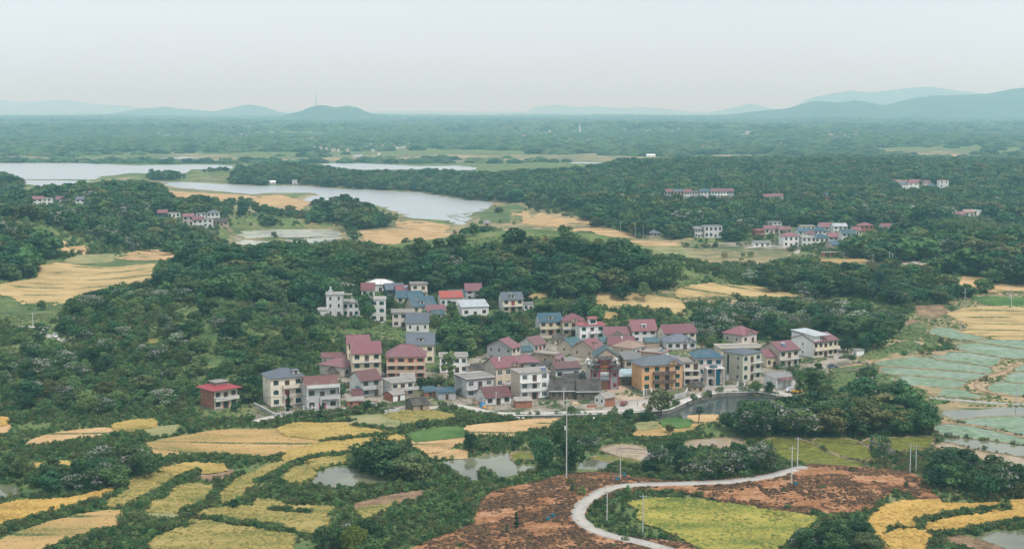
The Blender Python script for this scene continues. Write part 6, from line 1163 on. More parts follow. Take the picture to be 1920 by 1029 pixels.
def house(spec, dm):
    label, cx, cy_, fw, sw, eh, yaw, st, roof, rc, wc, o = spec; x, y, z, s, W, D, Ht = dm; far = o.get('far', 0)
    low = o.get('low', 0); nf = o.get('nf', 3); nl = o.get('nl', 0); rh = o.get('rh', 2.4); ov = o.get('ov', .55 if roof != 'flat' else .35)
    if low: ov = min(ov, .35)
    root = empty('shed' if ('shed' in label.split()[:5] or 'outhouse' in label or 'annex' in label) else 'house', (x, y, z), R(yaw), label=label, cat='shed' if 'shed' in label.split()[:5] else 'house', group='houses of the hamlets in the valley' if far else 'houses of the village')
    fc = o.get('fcol', 'white' if o.get('wfr') else ('dark' if o.get('gcol') in ('green', 'blue') else 'brown')); gc = o.get('gcol', 'std')
    sh = Ht / st; B = -1.2; rg = random.Random(int(cx * 7 + cy_)); fops = []; lops = []; wins = []; doors = []
    wcm, scm = wallmat(wc), wallmat(o.get('sc', wc))
    for k in range(st):
        for i in range(nf):
            u = W * (i + .5) / nf; slot = W / nf; isdoor = (k == 0 and (i == nf // 2 or (nf == 1 and o.get('door')))) or (k > 0 and any(b[0] == k and b[1] <= u / W <= b[2] for b in o.get('bal', [])) and i == nf // 2)
            ww = min(slot * .58, 1.9 if not o.get('wide') else 3.2); wh = min(1.65, sh * .52); zz = k * sh + sh * .30
            if o.get('narrow'): ww = min(ww, .95)
            if low: ww = min(ww, 1.0); wh = min(wh, sh * .42)
            if far: ww = min(slot * .62, 1.9); wh = sh * .55; zz = k * sh + sh * .25
            if isdoor: w2 = min(slot * .6, 1.7 if not low else 1.1); h2 = min(sh * .78, 2.4); fops.append((u - w2 / 2, u + w2 / 2, k * sh + .06, k * sh + .06 + h2, 0)); doors.append((u - w2 / 2, k * sh + .06, w2, h2, k))
            else: ar = k in o.get('arch', ()); fops.append((u - ww / 2, u + ww / 2, zz, zz + wh, ar)); wins.append(('front', u - ww / 2, zz, ww, wh))
        for i in range(nl):
            u = D * (i + .5) / nl + rg.uniform(-.3, .3); ww, wh = (.85, min(1.2, sh * .42)); zz = k * sh + sh * .36
            if o.get('slit'): ww = .45
            if o.get('tallwin'):
                if i == 0:
                    if k == 0: lops.append((u - .55, u + .55, .9, Ht - .8)); wins.append(('left', u - .55, .9, 1.1, Ht - 1.7))
                    continue
            lops.append((u - ww / 2, u + ww / 2, zz, zz + wh)); wins.append(('left', u - ww / 2, zz, ww, wh))
    wb = MB()
    for sd, ops, mi in (('front', fops, 0), ('left', lops, 1), ('right', [], 1), ('back', [], 1)):
        p0, t, Ln, _ = SIDES[sd](W, D); facade(wb, p0, t, Ln, B, Ht, ops, mi)
    wb.poly([(0, 0, Ht), (W, 0, Ht), (W, D, Ht), (0, D, Ht)], 1)
    if roof == 'gable':
        wb.poly([(0, D, Ht), (0, 0, Ht), (0, D / 2, Ht + rh)], 1); wb.poly([(W, 0, Ht), (W, D, Ht), (W, D / 2, Ht + rh)], 1)
    elif roof == 'gabley': wb.poly([(0, 0, Ht), (W, 0, Ht), (W / 2, 0, Ht + rh)], 0); wb.poly([(W, D, Ht), (0, D, Ht), (W / 2, D, Ht + rh)], 1)
    elif roof == 'shed': wb.poly([(0, D, Ht), (0, 0, Ht), (0, D, Ht + rh)], 1); wb.poly([(W, 0, Ht), (W, D, Ht), (W, D, Ht + rh)], 1); wb.poly([(W, D, Ht), (0, D, Ht), (0, D, Ht + rh)], 1)
    wb.build('wall', [wcm, scm], root)
    rb = MB(); rr = roof_slab(rb, roof, W, D, Ht, rh, ov); rm = roofmat(rc); ro = rb.build('roof', rm, root)
    if not far:
        if roof == 'gable': q = MB(); q.extr([(D / 2 - .22, Ht + rh + .1), (D / 2 + .22, Ht + rh + .1), (D / 2, Ht + rh + .34)], 'x', -ov * .85, W + ov * .85); q.build('ridge_cap', rm, ro)
        if roof == 'hip':
            q = MB(); a, b = rr
            if (Vector(a) - Vector(b)).length > .3: q.tube(a, b, .13, .13, 6)
            for c, e in (((-ov, -ov), a), ((W + ov, -ov), b if W >= D else a), ((W + ov, D + ov), b), ((-ov, D + ov), a if W >= D else b)): q.tube((c[0], c[1], Ht + .19), e, .1, .1, 5)
            q.build('ridge_cap', rm, ro)
    if o.get('rim'):
        q = MB(); zz = Ht + (.03 if roof == 'flat' else -.16); e = ov + .03
        if roof == 'flat':
            for bx in ((-e, -e, W + e, -ov), (-e, D + ov, W + e, D + e), (-e, -ov, -ov, D + ov), (W + ov, -ov, W + e, D + ov)): q.box(bx[0], bx[1], zz - .05, bx[2], bx[3], zz + .34)
        else: q.box(-e, -e - .06, zz - .28 - ov * (rh / D), W + e, -e + .05, zz + .05 - ov * (rh / D))
        q.build('roof_edge', trim_m if o['rim'] == 'white' else roofmat(o['rim']), ro)
    if o.get('par') or (roof == 'flat' and not far and not low and not o.get('solar') and rg.random() < .4):
        ph = .24 + o.get('par', .35); q = MB(); e = ov
        for bx in ((-e, -e, W + e, -e + .15), (-e, D + e - .15, W + e, D + e), (-e, -e + .15, -e + .15, D + e - .15), (W + e - .15, -e + .15, W + e, D + e - .15)): q.box(bx[0], bx[1], Ht + .25, bx[2], bx[3], Ht + .02 + ph)
        q.build('parapet', scm, ro)
    # windows and doors
    ang = {'front': 0, 'left': -math.pi / 2}
    for sd, u, zz, ww, wh in wins:
        f, p, sl_ = window_mesh(ww, wh, fc, gc); p0, t, _, an = SIDES[sd](W, D)
        if far:
            wo_ = link(bpy.data.objects.new('window', p), root); wo_.location = (p0[0] + t[0] * u, p0[1] + t[1] * u, zz); wo_.rotation_euler = (0, 0, an); continue
        wo_ = link(bpy.data.objects.new('window', f), root); wo_.location = (p0[0] + t[0] * u, p0[1] + t[1] * u, zz); wo_.rotation_euler = (0, 0, an)
        link(bpy.data.objects.new('pane', p), wo_)
        if not low and sd == 'front': link(bpy.data.objects.new('sill', sl_), wo_)
        if o.get('shut') and sd == 'front' and ww < 2:
            for e in (-.42, ww + .05): q = MB(); q.box(e, -.05, 0, e + .37, -.005, wh); q.build('shutter', plain('shutter_red', (.42, .05, .05)), wo_)
    for u, zz, ww, wh, k in doors:
        f, l = door_mesh(ww, wh, 'dark' if o.get('couplet') and k == 0 else ('brown' if rg.random() < .9 else 'red')); do = link(bpy.data.objects.new('door', f), root); do.location = (u, 0, zz); link(bpy.data.objects.new('door_leaf', l), do)
        if o.get('couplet') and (k == 0 or o.get('shut')):
            for e in (-.36, ww + .06): q = MB(); q.box(u + e, -.03, zz + .1, u + e + .3, -.004, zz + wh); q.build('door_couplet', couplet_m, root)
    if far and far != 2:
        return root
    # plinth, floor bands, balconies
    if not low:
        q = MB(); q.box(-.05, -.05, B, W + .05, -.002, .38) if not doors else [q.box(a, -.05, B, b, -.002, .38) for a, b in zip([-.05] + [d[0] + d[2] for d in doors if d[4] == 0], [d[0] for d in doors if d[4] == 0] + [W + .05])]
        q.box(-.05, -.002, B, -.002, D + .05, .38); q.build('plinth', roofmat(o['plinth']) if o.get('plinth') else plinth_m, root)
    if o.get('band'):
        for k in range(1, st): q = MB(); q.box(-.06, -.06, k * sh - .1, W + .06, -.003, k * sh + .06); q.box(-.06, -.003, k * sh - .1, -.003, D, k * sh + .06); q.build('floor_band', trim_m, root)
    for k, a, b, kd in o.get('bal', []):
        lv = int(k); zz = lv * sh - .06; dp = 1.35 if k == lv else 1.7; bm_ = plain('balcony_brown', (.15, .095, .08)) if kd == 'brown' else (wcm if kd == 'solid' else trim_m)
        q = MB(); x0, x1 = a * W, b * W; q.box(x0, -dp, zz - .16, x1, -.07, zz); bo = q.build('balcony', trim_m if kd != 'brown' else bm_, root)
        if kd in ('solid', 'brown'):
            q = MB(); hh = .95; q.box(x0, -dp, zz + .002, x1, -dp + .12, zz + hh); q.box(x0, -dp + .12, zz + .002, x0 + .12, -.07, zz + hh); q.box(x1 - .12, -dp + .12, zz + .002, x1, -.07, zz + hh); q.box(x0 - .04, -dp - .04, zz + hh, x1 + .04, -dp + .16, zz + hh + .08)
            q.build('parapet', bm_ if kd == 'brown' or rg.random() < .75 else trim_m, bo)
        elif kd == 'rail':
            q = MB(); hh = .95; q.box(x0, -dp, zz + hh, x1, -dp + .06, zz + hh + .06); q.box(x0, -dp, zz + .12, x1, -dp + .04, zz + .16)
            n = max(2, int((x1 - x0) / .32))
            for i in range(n + 1): xx = x0 + (x1 - x0 - .04) * i / n; q.box(xx, -dp + .005, zz + .002, xx + .04, -dp + .045, zz + hh)
            q.build('railing', plain('rail_metal', (.42, .43, .43), rough=.4), bo)
        if o.get('post') or kd == 'brown':
            if kd != 'brown':
                for xx in (x1 - .3, x0 + .05): q = MB(); q.box(xx, -dp + .02, (lv - 1) * sh - (1 if lv == 1 else 0), xx + .25, -dp + .27, zz - .162); q.build('column', trim_m, bo)
    if not low and st > 1:
        for i in range(rg.choice([1, 2, 2])):
            u = W * rg.uniform(.05, .9); k = rg.randrange(st); zz = k * sh + .12
            if any(a - 1 < u < b + .2 for a, b, c, d, *_ in fops) or any(int(b[0]) == k and b[1] * W - 1 < u < b[2] * W for b in o.get('bal', [])): continue
            q = MB(); q.box(u, -.36, zz + .3, u + .85, -.04, zz + .9); ac = q.build('air_conditioner', trim_m, root); q = MB(); q.tube((u + .32, -.365, zz + .6), (u + .32, -.362, zz + .6), .22, .22, 10); q.build('fan_grille', FRM['dark'], ac)
        q = MB(); q.tube((W - .15, -.1, 0), (W - .15, -.1, Ht), .06, .06, 5); q.build('drainpipe', trim_m, root)
    if o.get('attic'):
        q = MB(); q.box(W * .38, -.1, st * sh + .25, W * .5, -.04, st * sh + .7); q.build('attic_vent', FRM['brown'], root)
    for u in o.get('dorm', []):
        dw = min(2.2, W * .28); yc = D * .12; zb = Ht + rh * (yc / (D / 2)) - .15; dh = 1.5; x0 = u * W - dw / 2; dr = MB()
        yb = min(D * .48, yc + (dh + .2) / (rh / (D / 2)))
        facade(dr, (x0, yc), (1, 0), dw, zb, zb + dh, [(dw * .25, dw * .75, zb + .35, zb + dh - .2)], 0, .1)
        dr.poly([(x0, yb, zb), (x0, yc, zb), (x0, yc, zb + dh), (x0, yb, zb + dh)]); dr.poly([(x0 + dw, yc, zb), (x0 + dw, yb, zb), (x0 + dw, yb, zb + dh), (x0 + dw, yc, zb + dh)])
        do = dr.build('dormer', wcm, ro); q = MB(); q.box(x0 - .25, yc - .3, zb + dh + .01, x0 + dw + .25, yb, zb + dh + .16); q.build('dormer_roof', rm if rg.random() < .5 else trim_m, do)
        f, p, _ = window_mesh(dw * .5, dh - .55, fc, gc); wo_ = link(bpy.data.objects.new('dormer_window', p), do); wo_.location = (x0 + dw * .25, yc - .05, zb + .35)
    for u, wf in o.get('gablet', []):
        gw = W * wf; gh = min(rh * .75, gw * .36); x0 = u * W - gw / 2; yb = D * .46; g = MB(); zz = Ht + .2
        g.poly([(x0, -ov * .9, zz), (x0 + gw, -ov * .9, zz), (x0 + gw / 2, -ov * .9, zz + gh)]); go = g.build('gable_front', wcm if wc not in ('brick',) else trim_m, ro)
        g = MB(); g.extr([(x0 - .3, zz - .04), (x0 + gw / 2, zz + gh + .02), (x0 + gw + .3, zz - .04), (x0 + gw + .3, zz + .12), (x0 + gw / 2, zz + gh + .2), (x0 - .3, zz + .12)], 'y', -ov - .2, yb); g.build('gable_roof', rm, go)
        q = MB(); q.box(u * W - .35, -ov * .9 - .04, zz + .18, u * W + .35, -ov * .9 - .005, zz + .18 + min(.8, gh * .5)); q.build('gable_window', glass(gc), go)
    if o.get('chim'): q = MB(); u = o['chim'] * W; q.box(u, D * .3, Ht + rh * .3, u + .5, D * .3 + .5, Ht + rh + .5); q.box(u - .06, D * .3 - .06, Ht + rh + .5, u + .56, D * .3 + .56, Ht + rh + .6); q.build('chimney', trim_m, ro)
    if o.get('solar'):
        u = o['solar'] * W; zr = Ht + .26 if roof == 'flat' else Ht + rh * .45; yy = .6 if roof == 'flat' else D * .16; q = MB(); q.extr([(yy, zr), (yy + 1.3, zr + 1.0), (yy + 1.3, zr + 1.1), (yy, zr + .1)][::-1], 'x', u - .9, u + .9); so_ = q.build('solar_heater', plain('solar_panel', (.10, .14, .2), rough=.2), root)
        q = MB(); q.tube((u - 1, yy + 1.35, zr + 1.25), (u + 1, yy + 1.35, zr + 1.25), .24, .24, 10); q.build('tank', plain('tank_steel', (.62, .64, .66), rough=.3), so_)
        q = MB()
        for e in (-.8, .75): q.box(u + e, yy + 1.2, zr - .1, u + e + .05, yy + 1.25, zr + 1.1)
        q.build('stand', plain('rail_metal', (.42, .43, .43), rough=.4), so_)
    if o.get('tank'):
        u = o['tank'] * W; q = MB(); q.box(u - .9, 2, Ht + .25, u + .9, 3.8, Ht + 1.7); q.box(u - 1.1, 1.8, Ht + 1.7, u + 1.1, 4, Ht + 1.85); rm_ = q.build('tank_room', wcm, ro)
        q = MB(); q.tube((u, 2.9, Ht + 1.85), (u, 2.9, Ht + 3.5), .45, .45, 12); q.tube((u, 2.9, Ht + 3.5), (u, 2.9, Ht + 3.7), .45, .1, 12); q.build('water_tank', plain('tank_steel', (.62, .64, .66), rough=.3), rm_)
        q = MB(); q.box(W, -.3, Ht + .02, W + 4.5, D * .6, Ht + .24); ca = q.build('roof_canopy', roofmat('flat'), ro); q = MB(); q.box(W + 4.2, -.2, Ht - 3.2, W + 4.4, 0, Ht + .018); q.build('canopy_post', trim_m, ca)
    if o.get('dish'): q = MB(); c = Vector((W * .55, .4, Ht + rh * .35)); n = 12; rd = 1.1; pr = [(c + Vector((0, -.25, .15)))] + [c + Vector((math.cos(6.283 * i / n) * rd, -.45 * math.sin(6.283 * i / n), .25 + math.sin(6.283 * i / n) * rd * .55)) for i in range(n)]; [q.poly([pr[0], pr[1 + i], pr[1 + (i + 1) % n]]) for i in range(n)]; q.tube(c + Vector((0, .1, -.6)), c + Vector((0, -.2, .2)), .05, .05, 5); q.build('satellite_dish', trim_m, ro)
    if o.get('cap'): q = MB(); q.box(W * .25, D * .25, Ht + rh * .62, W * .75, D * .75, Ht + rh + .2); q.box(W * .2, D * .2, Ht + rh + .2, W * .8, D * .8, Ht + rh + .32); q.build('roof_platform', roofmat('flat'), ro)
    if o.get('room'):
        a, b = o['room']; q = MB(); facade(q, (a * W, 2), (1, 0), (b - a) * W, Ht + .24, Ht + 2.9, [(.5, (b - a) * W - .5, Ht + .6, Ht + 2.3)]); q.poly([(a * W, 6, Ht + .24), (a * W, 2, Ht + .24), (a * W, 2, Ht + 2.9), (a * W, 6, Ht + 2.9)]); q.poly([(b * W, 2, Ht + .24), (b * W, 6, Ht + .24), (b * W, 6, Ht + 2.9), (b * W, 2, Ht + 2.9)])
        rm_ = q.build('roof_room', wcm, root); q = MB(); q.box(a * W - .5, 1.2, Ht + 2.91, b * W + .7, 6.4, Ht + 3.12); q.build('room_roof', rm, rm_); q = MB(); q.box(a * W + .4, 2.12, Ht + .55, b * W - .4, 2.16, Ht + 2.35); q.build('window', glass(gc), rm_)
    if o.get('canopy'):
        q = MB(); cw = W * .62; zt = Ht + rh + .4; q.extr([(-.9, zt), (D + .3, zt + .9), (D + .3, zt + 1.02), (-.9, zt + .12)][::-1], 'x', -.5, cw); ca = q.build('canopy', roofmat('metal'), root)
        for xx in (.05, cw * .5, cw - .4):
            for yy in (.05, D - .3): q = MB(); q.box(xx, yy, Ht - .3, xx + .22, yy + .22, zt + .9 * (yy + .9) / (D + 1.2)); q.build('post', trim_m, ca)
        q = MB(); q.box(.02, .3, Ht + .01, cw * .45, D - .2, zt); q.build('upper_room', scm, root)
    if o.get('stair'):
        q = MB()
        for i in range(12): q.box(-1.25, D * .9 - i * .5 - .5, i * sh / 12 - .3, -.03, D * .9 - i * .5, (i + 1) * sh / 12)
        q.build('outside_stair', plinth_m, root)
    if o.get('portico'):
        q = MB(); x0, x1 = W * .32, W * 1.02; q.box(x0, -3, 2 * sh - .3, x1, -.07, 2 * sh); po = q.build('porch_roof', trim_m, root)
        for xx in (x0 + .1, x0 + (x1 - x0) * .45, x1 - .55): q = MB(); q.box(xx, -2.95, -1, xx + .45, -2.5, 2 * sh - .302); q.box(xx - .08, -3.02, 2 * sh - .6, xx + .53, -2.42, 2 * sh - .31); q.build('column', wcm, po)
        q = MB(); facade(q, (x0 + .56, -2.7), (1, 0), (x1 - x0) * .45 - .47, -.8, sh + .2, [(.4, (x1 - x0) * .45 - .87, -.79, sh * .85, 1)]); q.build('porch_arch', wcm, po)
        q = MB(); n = 8; c = (x0 + x1) / 2 - .6
        for i in range(n):
            for j in range(3):
                P_ = lambda a, b: (c + 1.7 * math.cos(6.283 * a / n) * math.cos(b * .52), -1.5 + 1.3 * math.sin(6.283 * a / n) * math.cos(b * .52), 2 * sh + .01 + 1.1 * math.sin(b * .52))
                q.poly([P_(i, j), P_(i + 1, j), P_(i + 1, j + 1), P_(i, j + 1)])
        q.build('porch_dome', roofmat('blue'), po); q = MB(); q.box(W * .68, -2.62, .6, W * .84, -2.56, 2 * sh - .6); q.build('tall_window', glass('blue'), po)
    if o.get('sign'):
        q = MB(); q.box(.0, -.12, -.5, W * .32, -.03, Ht * .92); sg = q.build('sign_panel', paint('sign_white', (.76, .78, .78), stain=.1), root); rgm = plain('sign_red', (.6, .02, .04))
        for row, n, ux in ((Ht * .72, 3, .25), (Ht * .5, 2, .55)):
            for i in range(n): strokes(sg, ux + i * .85, row, .62, 11 + i + int(row * 3), rgm, -.135)
        q = MB(); q.extr([(-2.6, Ht - .35), (-.02, Ht + .35), (-.02, Ht + .43), (-2.6, Ht - .27)][::-1], 'x', W * .05, W * .8); q.build('awning', roofmat('maroon'), ro)
    if o.get('slit') : pass
    return root
def strokes(parent, x, z, s, seed, m, y):
    """one brush written character: its strokes as thin raised bars"""
    rg = random.Random(seed); q = MB(); t = s * .1
    for i in range(rg.choice([3, 4])): zz = z + s * (i + .15) / 4; a = rg.uniform(0, .2); q.box(x + a * s, y, zz, x + s * (1 - rg.uniform(0, .2)), y + .02, zz + t)
    for i in range(rg.choice([2, 3])): xx = x + s * (rg.uniform(.05, .9)); q.box(xx, y - .004, z + s * rg.uniform(0, .25), xx + t, y + .016, z + s * rg.uniform(.75, 1))
    q.build('character', m, parent)
for h, d in zip(HS, HD): house(h, d)

# ---------------------------------------------------------------- gate hall with three tiered roofs
def gate_hall():
    x, y, z = G(1107, 731); s = F / math.hypot(y, CAMZ); W = 53 / s / .995; D = 13.; Ht = 35 / s; r = empty('gate_hall', (x, y, z), R(5), label='grey and red ceremonial gate hall with tiered tiled roofs and gold writing', cat='hall')
    gb = wallmat('graybrick'); gm = paint('hall_grey', (.235, .245, .26), stain=.12); red = plain('hall_red', (.36, .035, .05)); dark = roofmat('tile'); gold = plain('gold', (.72, .42, .08), rough=.35); blk = plain('sign_dark', (.025, .045, .04))
    w = MB(); c0, c1 = W * .30, W * .70
    facade(w, (0, 0), (1, 0), W, -1, Ht, [(W * .1, W * .22, Ht * .70, Ht * .93), (W * .8, W * .92, Ht * .70, Ht * .93), (W * .8, W * .92, Ht * .12, Ht * .36), (W * .32, W * .69, -.99, Ht * .46)], 0, .5)
    sw = paint('hall_side', (.56, .51, .42), stain=.25)
    facade(w, (0, D), (0, -1), D, -1, Ht, [(D * (.15 + .22 * i), D * (.15 + .22 * i) + .8, Ht * .52, Ht * .78) for i in range(4)], 1, .15); facade(w, (W, 0), (0, 1), D, -1, Ht, [], 1); facade(w, (W, D), (-1, 0), W, -1, Ht, [], 1)
    w.build('wall', [gm, sw], r)
    for i in range(4): u = D * (.15 + .22 * i); f, p, _ = window_mesh(.8, Ht * .26, 'dark', 'dark'); o = link(bpy.data.objects.new('window', f), r); o.location = (0, D - u, Ht * .52); o.rotation_euler = (0, 0, -math.pi / 2); link(bpy.data.objects.new('pane', p), o)
    for a, b in ((W * .1, Ht * .70), (W * .8, Ht * .70), (W * .8, Ht * .12)):
        q = MB(); ww, hh = W * .12, Ht * .235; q.box(a, .05, b, a + ww, .12, b + hh)
        o = q.build('lattice_window', red, r); q = MB()
        for i in range(3): q.box(a + ww * (.12 + .28 * i), .03, b + hh * .1, a + ww * (.32 + .28 * i), .052, b + hh * .9)
        q.build('lattice', plain('lattice_dark', (.09, .03, .03)), o)
    for u in (0, .285, .675, .965): q = MB(); q.box(u * W, -.22, -1, u * W + W * .035, -.003, Ht * 1.0); q.build('pilaster', red, r)
    q = MB(); q.box(W * .32, .3, -1, W * .69, .42, Ht * .455); q.build('porch_back', plain('porch_dark', (.12, .13, .14)), r)
    q = MB(); q.box(W * .40, .18, -.9, W * .60, .3, Ht * .42); dd = q.build('door', plain('door_wood', (.16, .075, .03)), r); q = MB(); q.box(W * .37, .16, -.9, W * .40, .3, Ht * .44); q.box(W * .60, .16, -.9, W * .63, .3, Ht * .44); q.box(W * .40, .16, Ht * .42, W * .60, .3, Ht * .47); q.build('door_frame', plain('door_red', (.5, .03, .06)), dd)
    q = MB(); n = 10
    for i in range(n): a = W * .31 + W * .39 * i / n; b = W * .31 + W * .39 * (i + 1) / n; e = lambda u: Ht * .44 + Ht * .05 * math.sin(math.pi * (u - W * .31) / (W * .39)); q.poly([(a, -.06, e(a)), (b, -.06, e(b)), (b, -.06, e(b) + .35), (a, -.06, e(a) + .35)]); q.poly([(a, -.06, e(a) + .35), (b, -.06, e(b) + .35), (b, .0, e(b) + .35), (a, .0, e(a) + .35)])
    q.build('arch_trim', blk, r)
    # upper red wall of the gateway
    q = MB(); q.box(.1, -.1, Ht * 1.0, W - .1, .9, Ht * 1.12); q.box(W * .14, -.1, Ht * 1.12, W * .86, .9, Ht * 1.33); q.box(W * .27, -.1, Ht * 1.33, W * .73, .9, Ht * 1.62); up = q.build('gate_top', red, r)
    q = MB(); q.box(W * .35, -.2, Ht * .80, W * .65, -.005, Ht * .96); pl = q.build('plaque', plain('plaque_cream', (.72, .64, .42)), r); q = MB(); q.box(W * .365, -.225, Ht * .815, W * .635, -.203, Ht * .945); q.build('plaque_field', plain('plaque_white', (.7, .74, .76)), pl)
    bl = plain('plaque_blue', (.02, .09, .28))
    for i in range(5): strokes(pl, W * .372 + i * W * .052, Ht * .832, W * .044, 40 + i, bl, -.25)
    q = MB(); q.box(W * .35, -.18, Ht * 1.06, W * .66, -.103, Ht * 1.21); b1 = q.build('name_board', blk, r)
    for i in range(4): strokes(b1, W * .362 + i * W * .075, Ht * 1.075, W * .06, 50 + i, gold, -.205)
    q = MB(); q.box(W * .42, -.18, Ht * 1.34, W * .58, -.103, Ht * 1.48); b2 = q.build('name_board', blk, r)
    for i in range(2): strokes(b2, W * .428 + i * W * .078, Ht * 1.355, W * .065, 60 + i, gold, -.205)
    q = MB(); q.box(W * .36, -.17, Ht * 1.24, W * .64, -.103, Ht * 1.31); q.box(W * .40, -.17, Ht * 1.5, W * .60, -.103, Ht * 1.54); q.build('gold_trim', plain('gold_orange', (.7, .25, .05)), r)
    for u in (.19, .81, .10, .90): q = MB(); zz = Ht * (1.2 if u in (.19, .81) else 1.01); q.box(u * W - .22, -.17, zz, u * W + .22, -.103, zz + .4); q.build('ornament', gold, r)
    def wing_roof(x0, x1, zz, up_l, up_r):
        q = MB(); n = 10; dp = 1.5; th = .28
        for i in range(n):
            for k in (0, 1):
                pass
            a = i / n; b = (i + 1) / n
            def Zc(t): return zz + (up_l * max(0, .35 - t) ** 2 + up_r * max(0, t - .65) ** 2) * 7
            A, B_ = x0 + (x1 - x0) * a, x0 + (x1 - x0) * b; za, zb = Zc(a), Zc(b)
            q.poly([(A, -dp, za), (B_, -dp, zb), (B_, .4, zb + .95), (A, .4, za + .95)]); q.poly([(A, .4, za + .95), (B_, .4, zb + .95), (B_, dp + .8, zb), (A, dp + .8, za)])
            q.poly([(A, -dp, za - th), (B_, -dp, zb - th), (B_, -dp, zb), (A, -dp, za)]); q.poly([(A, dp + .8, za - th), (A, -dp, za - th), (A, -dp, za), (A, .4, za + .95)][::-1] if i == 0 else [(A, -dp, za - th), (A, dp + .8, za - th), (B_, dp + .8, zb - th), (B_, -dp, zb - th)])
            q.poly([(A, -dp, za - th), (A, dp + .8, za - th), (B_, dp + .8, zb - th), (B_, -dp, zb - th)])
        ro = q.build('tiered_roof', dark, r); q = MB(); q.box(x0 + (x1 - x0) * .12, .25, zz + .85, x1 - (x1 - x0) * .12, .55, zz + 1.2); q.build('roof_ridge', plain('ridge_grey', (.13, .13, .13)), ro)
    wing_roof(-.8, W * .32, Ht * 1.13, .9, 0); wing_roof(W * .68, W + .8, Ht * 1.13, 0, .9); wing_roof(W * .1, W * .36, Ht * 1.38, .9, 0); wing_roof(W * .64, W * .9, Ht * 1.38, 0, .9); wing_roof(W * .23, W * .77, Ht * 1.65, .7, .7)
    # hall roof behind and the stepped fire gable on the side
    q = MB(); q.extr([(1.0, Ht + .1), (D / 2, Ht + 2.5), (D, Ht + .1), (D, Ht + .25), (D / 2, Ht + 2.7), (1.0, Ht + .25)][::-1], 'x', .15, W - .15); q.build('hall_roof', roofmat('slate'), r)
    for xx in (-.25, W - .15):
        for i, (a, b, hh) in enumerate(((.3, 2.6, 1.2), (2.6, 4.8, 2.3), (4.8, 8.2, 3.4), (8.2, 10.4, 2.3), (10.4, 12.9, 1.2))):
            q = MB(); q.box(xx, a, Ht - .02, xx + .4, b, Ht + hh); g = q.build('fire_gable', sw, r); q = MB(); q.box(xx - .15, a - .1, Ht + hh, xx + .55, b + .1, Ht + hh + .25); q.build('gable_cap', trim_m, g)
gate_hall()

# ================================================================ WALLS, POLES, VEHICLES, PEOPLE
def wall_thing(name, pts, h, th, mat, label, cat='wall', base=-.6, world=False, zf=None, cap=None):
    W = pts if world else [G(*p)[:2] for p in pts]; q = MB(); cq = MB(); x0, y0 = W[0]; z0 = 0 if zf is None else zf
    r = empty(name, (x0, y0, z0), 0, label=label, cat=cat)
    for (ax, ay), (bx, by) in zip(W[:-1], W[1:]):
        d = Vector((bx - ax, by - ay, 0)); l = d.length; d.normalize(); n = Vector((d.y, -d.x, 0)) * th / 2; A = Vector((ax - x0, ay - y0, 0)) - d * th * .45; B = Vector((bx - x0, by - y0, 0)) + d * th * .45
        za = (float(hgt(ax, ay)) if zf is None else 0); zb = (float(hgt(bx, by)) if zf is None else 0)
        for mb, e, b0, b1 in ((q, 1, base, h), (cq, 1.5, h, h + .1)):
            if mb is cq and not cap: continue
            N_ = n * e; lo = [A + N_ + Vector((0, 0, za + b0)), B + N_ + Vector((0, 0, zb + b0)), B - N_ + Vector((0, 0, zb + b0)), A - N_ + Vector((0, 0, za + b0))]; hi = [v + Vector((0, 0, b1 - b0)) for v in lo]
            mb.poly(hi); mb.poly(lo[::-1])
            for i in range(4): j = (i + 1) % 4; mb.poly([lo[i], lo[j], hi[j], hi[i]])
    q.build('wall_body', mat, r)
    if cap: cq.build('coping', cap, r)
    return r
stonewall = brickmat('bank_stone', (.26, .22, .18), (.17, .15, .125), (.30, .27, .23), .8, .45); pinkwall = paint('wall_pinkpale', (.58, .52, .47), stain=.25); greywall = paint('wall_greypale', (.50, .48, .46), stain=.3)
BANK = [(925, 779.5), (1000, 779.5), (1120, 777.5), (1235, 771.5), (1256, 768.5), (1300, 748.5), (1345, 737.5), (1370, 736.5), (1420, 735.5), (1470, 743.5), (1502, 751.5)]
wall_thing('retaining_wall', BANK, .22, .5, stonewall, 'stone retaining wall between the pond and the village road', base=-2, cap=trim_m)
# railing along the pond
def railing(pts, label):
    W = resample([G(*p)[:2] for p in pts], 2.4, False); x0, y0 = W[0]; r = empty('pond_railing', (x0, y0, 0), 0, label=label, cat='railing'); pm = MB(); pm.box(-.06, -.06, .2, .06, .06, 1.15); me = pm.mesh('post', trim_m)
    for a, b in W: p = link(bpy.data.objects.new('post', me), r); p.location = (a - x0, b - y0, 0)
    for zz in (.6, 1.05):
        q = MB()
        for (a, b), (c, d) in zip(W[:-1], W[1:]): q.tube((a - x0, b - y0, zz), (c - x0, d - y0, zz), .035, .035, 4)
        q.build('rail', trim_m, r)
railing([(1000, 779), (1120, 777), (1232, 771)], 'white railing along the road in front of the stone houses'); railing([(1300, 748), (1345, 737), (1420, 735), (1470, 743), (1500, 751)], 'thin railing along the curved pond road on the right')
wall_thing('compound_wall', [(1323, 732), (1352, 731), (1380, 729), (1385, 727)], 1.5, .25, pinkwall, 'pale pink compound wall in front of the blue roofed villa', cap=trim_m)
wall_thing('compound_wall', [(1207, 740), (1212, 741)], 1.8, .3, greywall, 'short pale gate wall beside the orange house', cap=trim_m)
wall_thing('compound_wall', [(1252, 752), (1285, 744), (1289, 736)], 1.7, .25, greywall, 'grey yard wall below the orange house', cap=trim_m)
wall_thing('compound_wall', [(1563, 673), (1600, 669), (1602, 664)], 1.5, .25, greywall, 'low grey yard wall at the right end of the village')
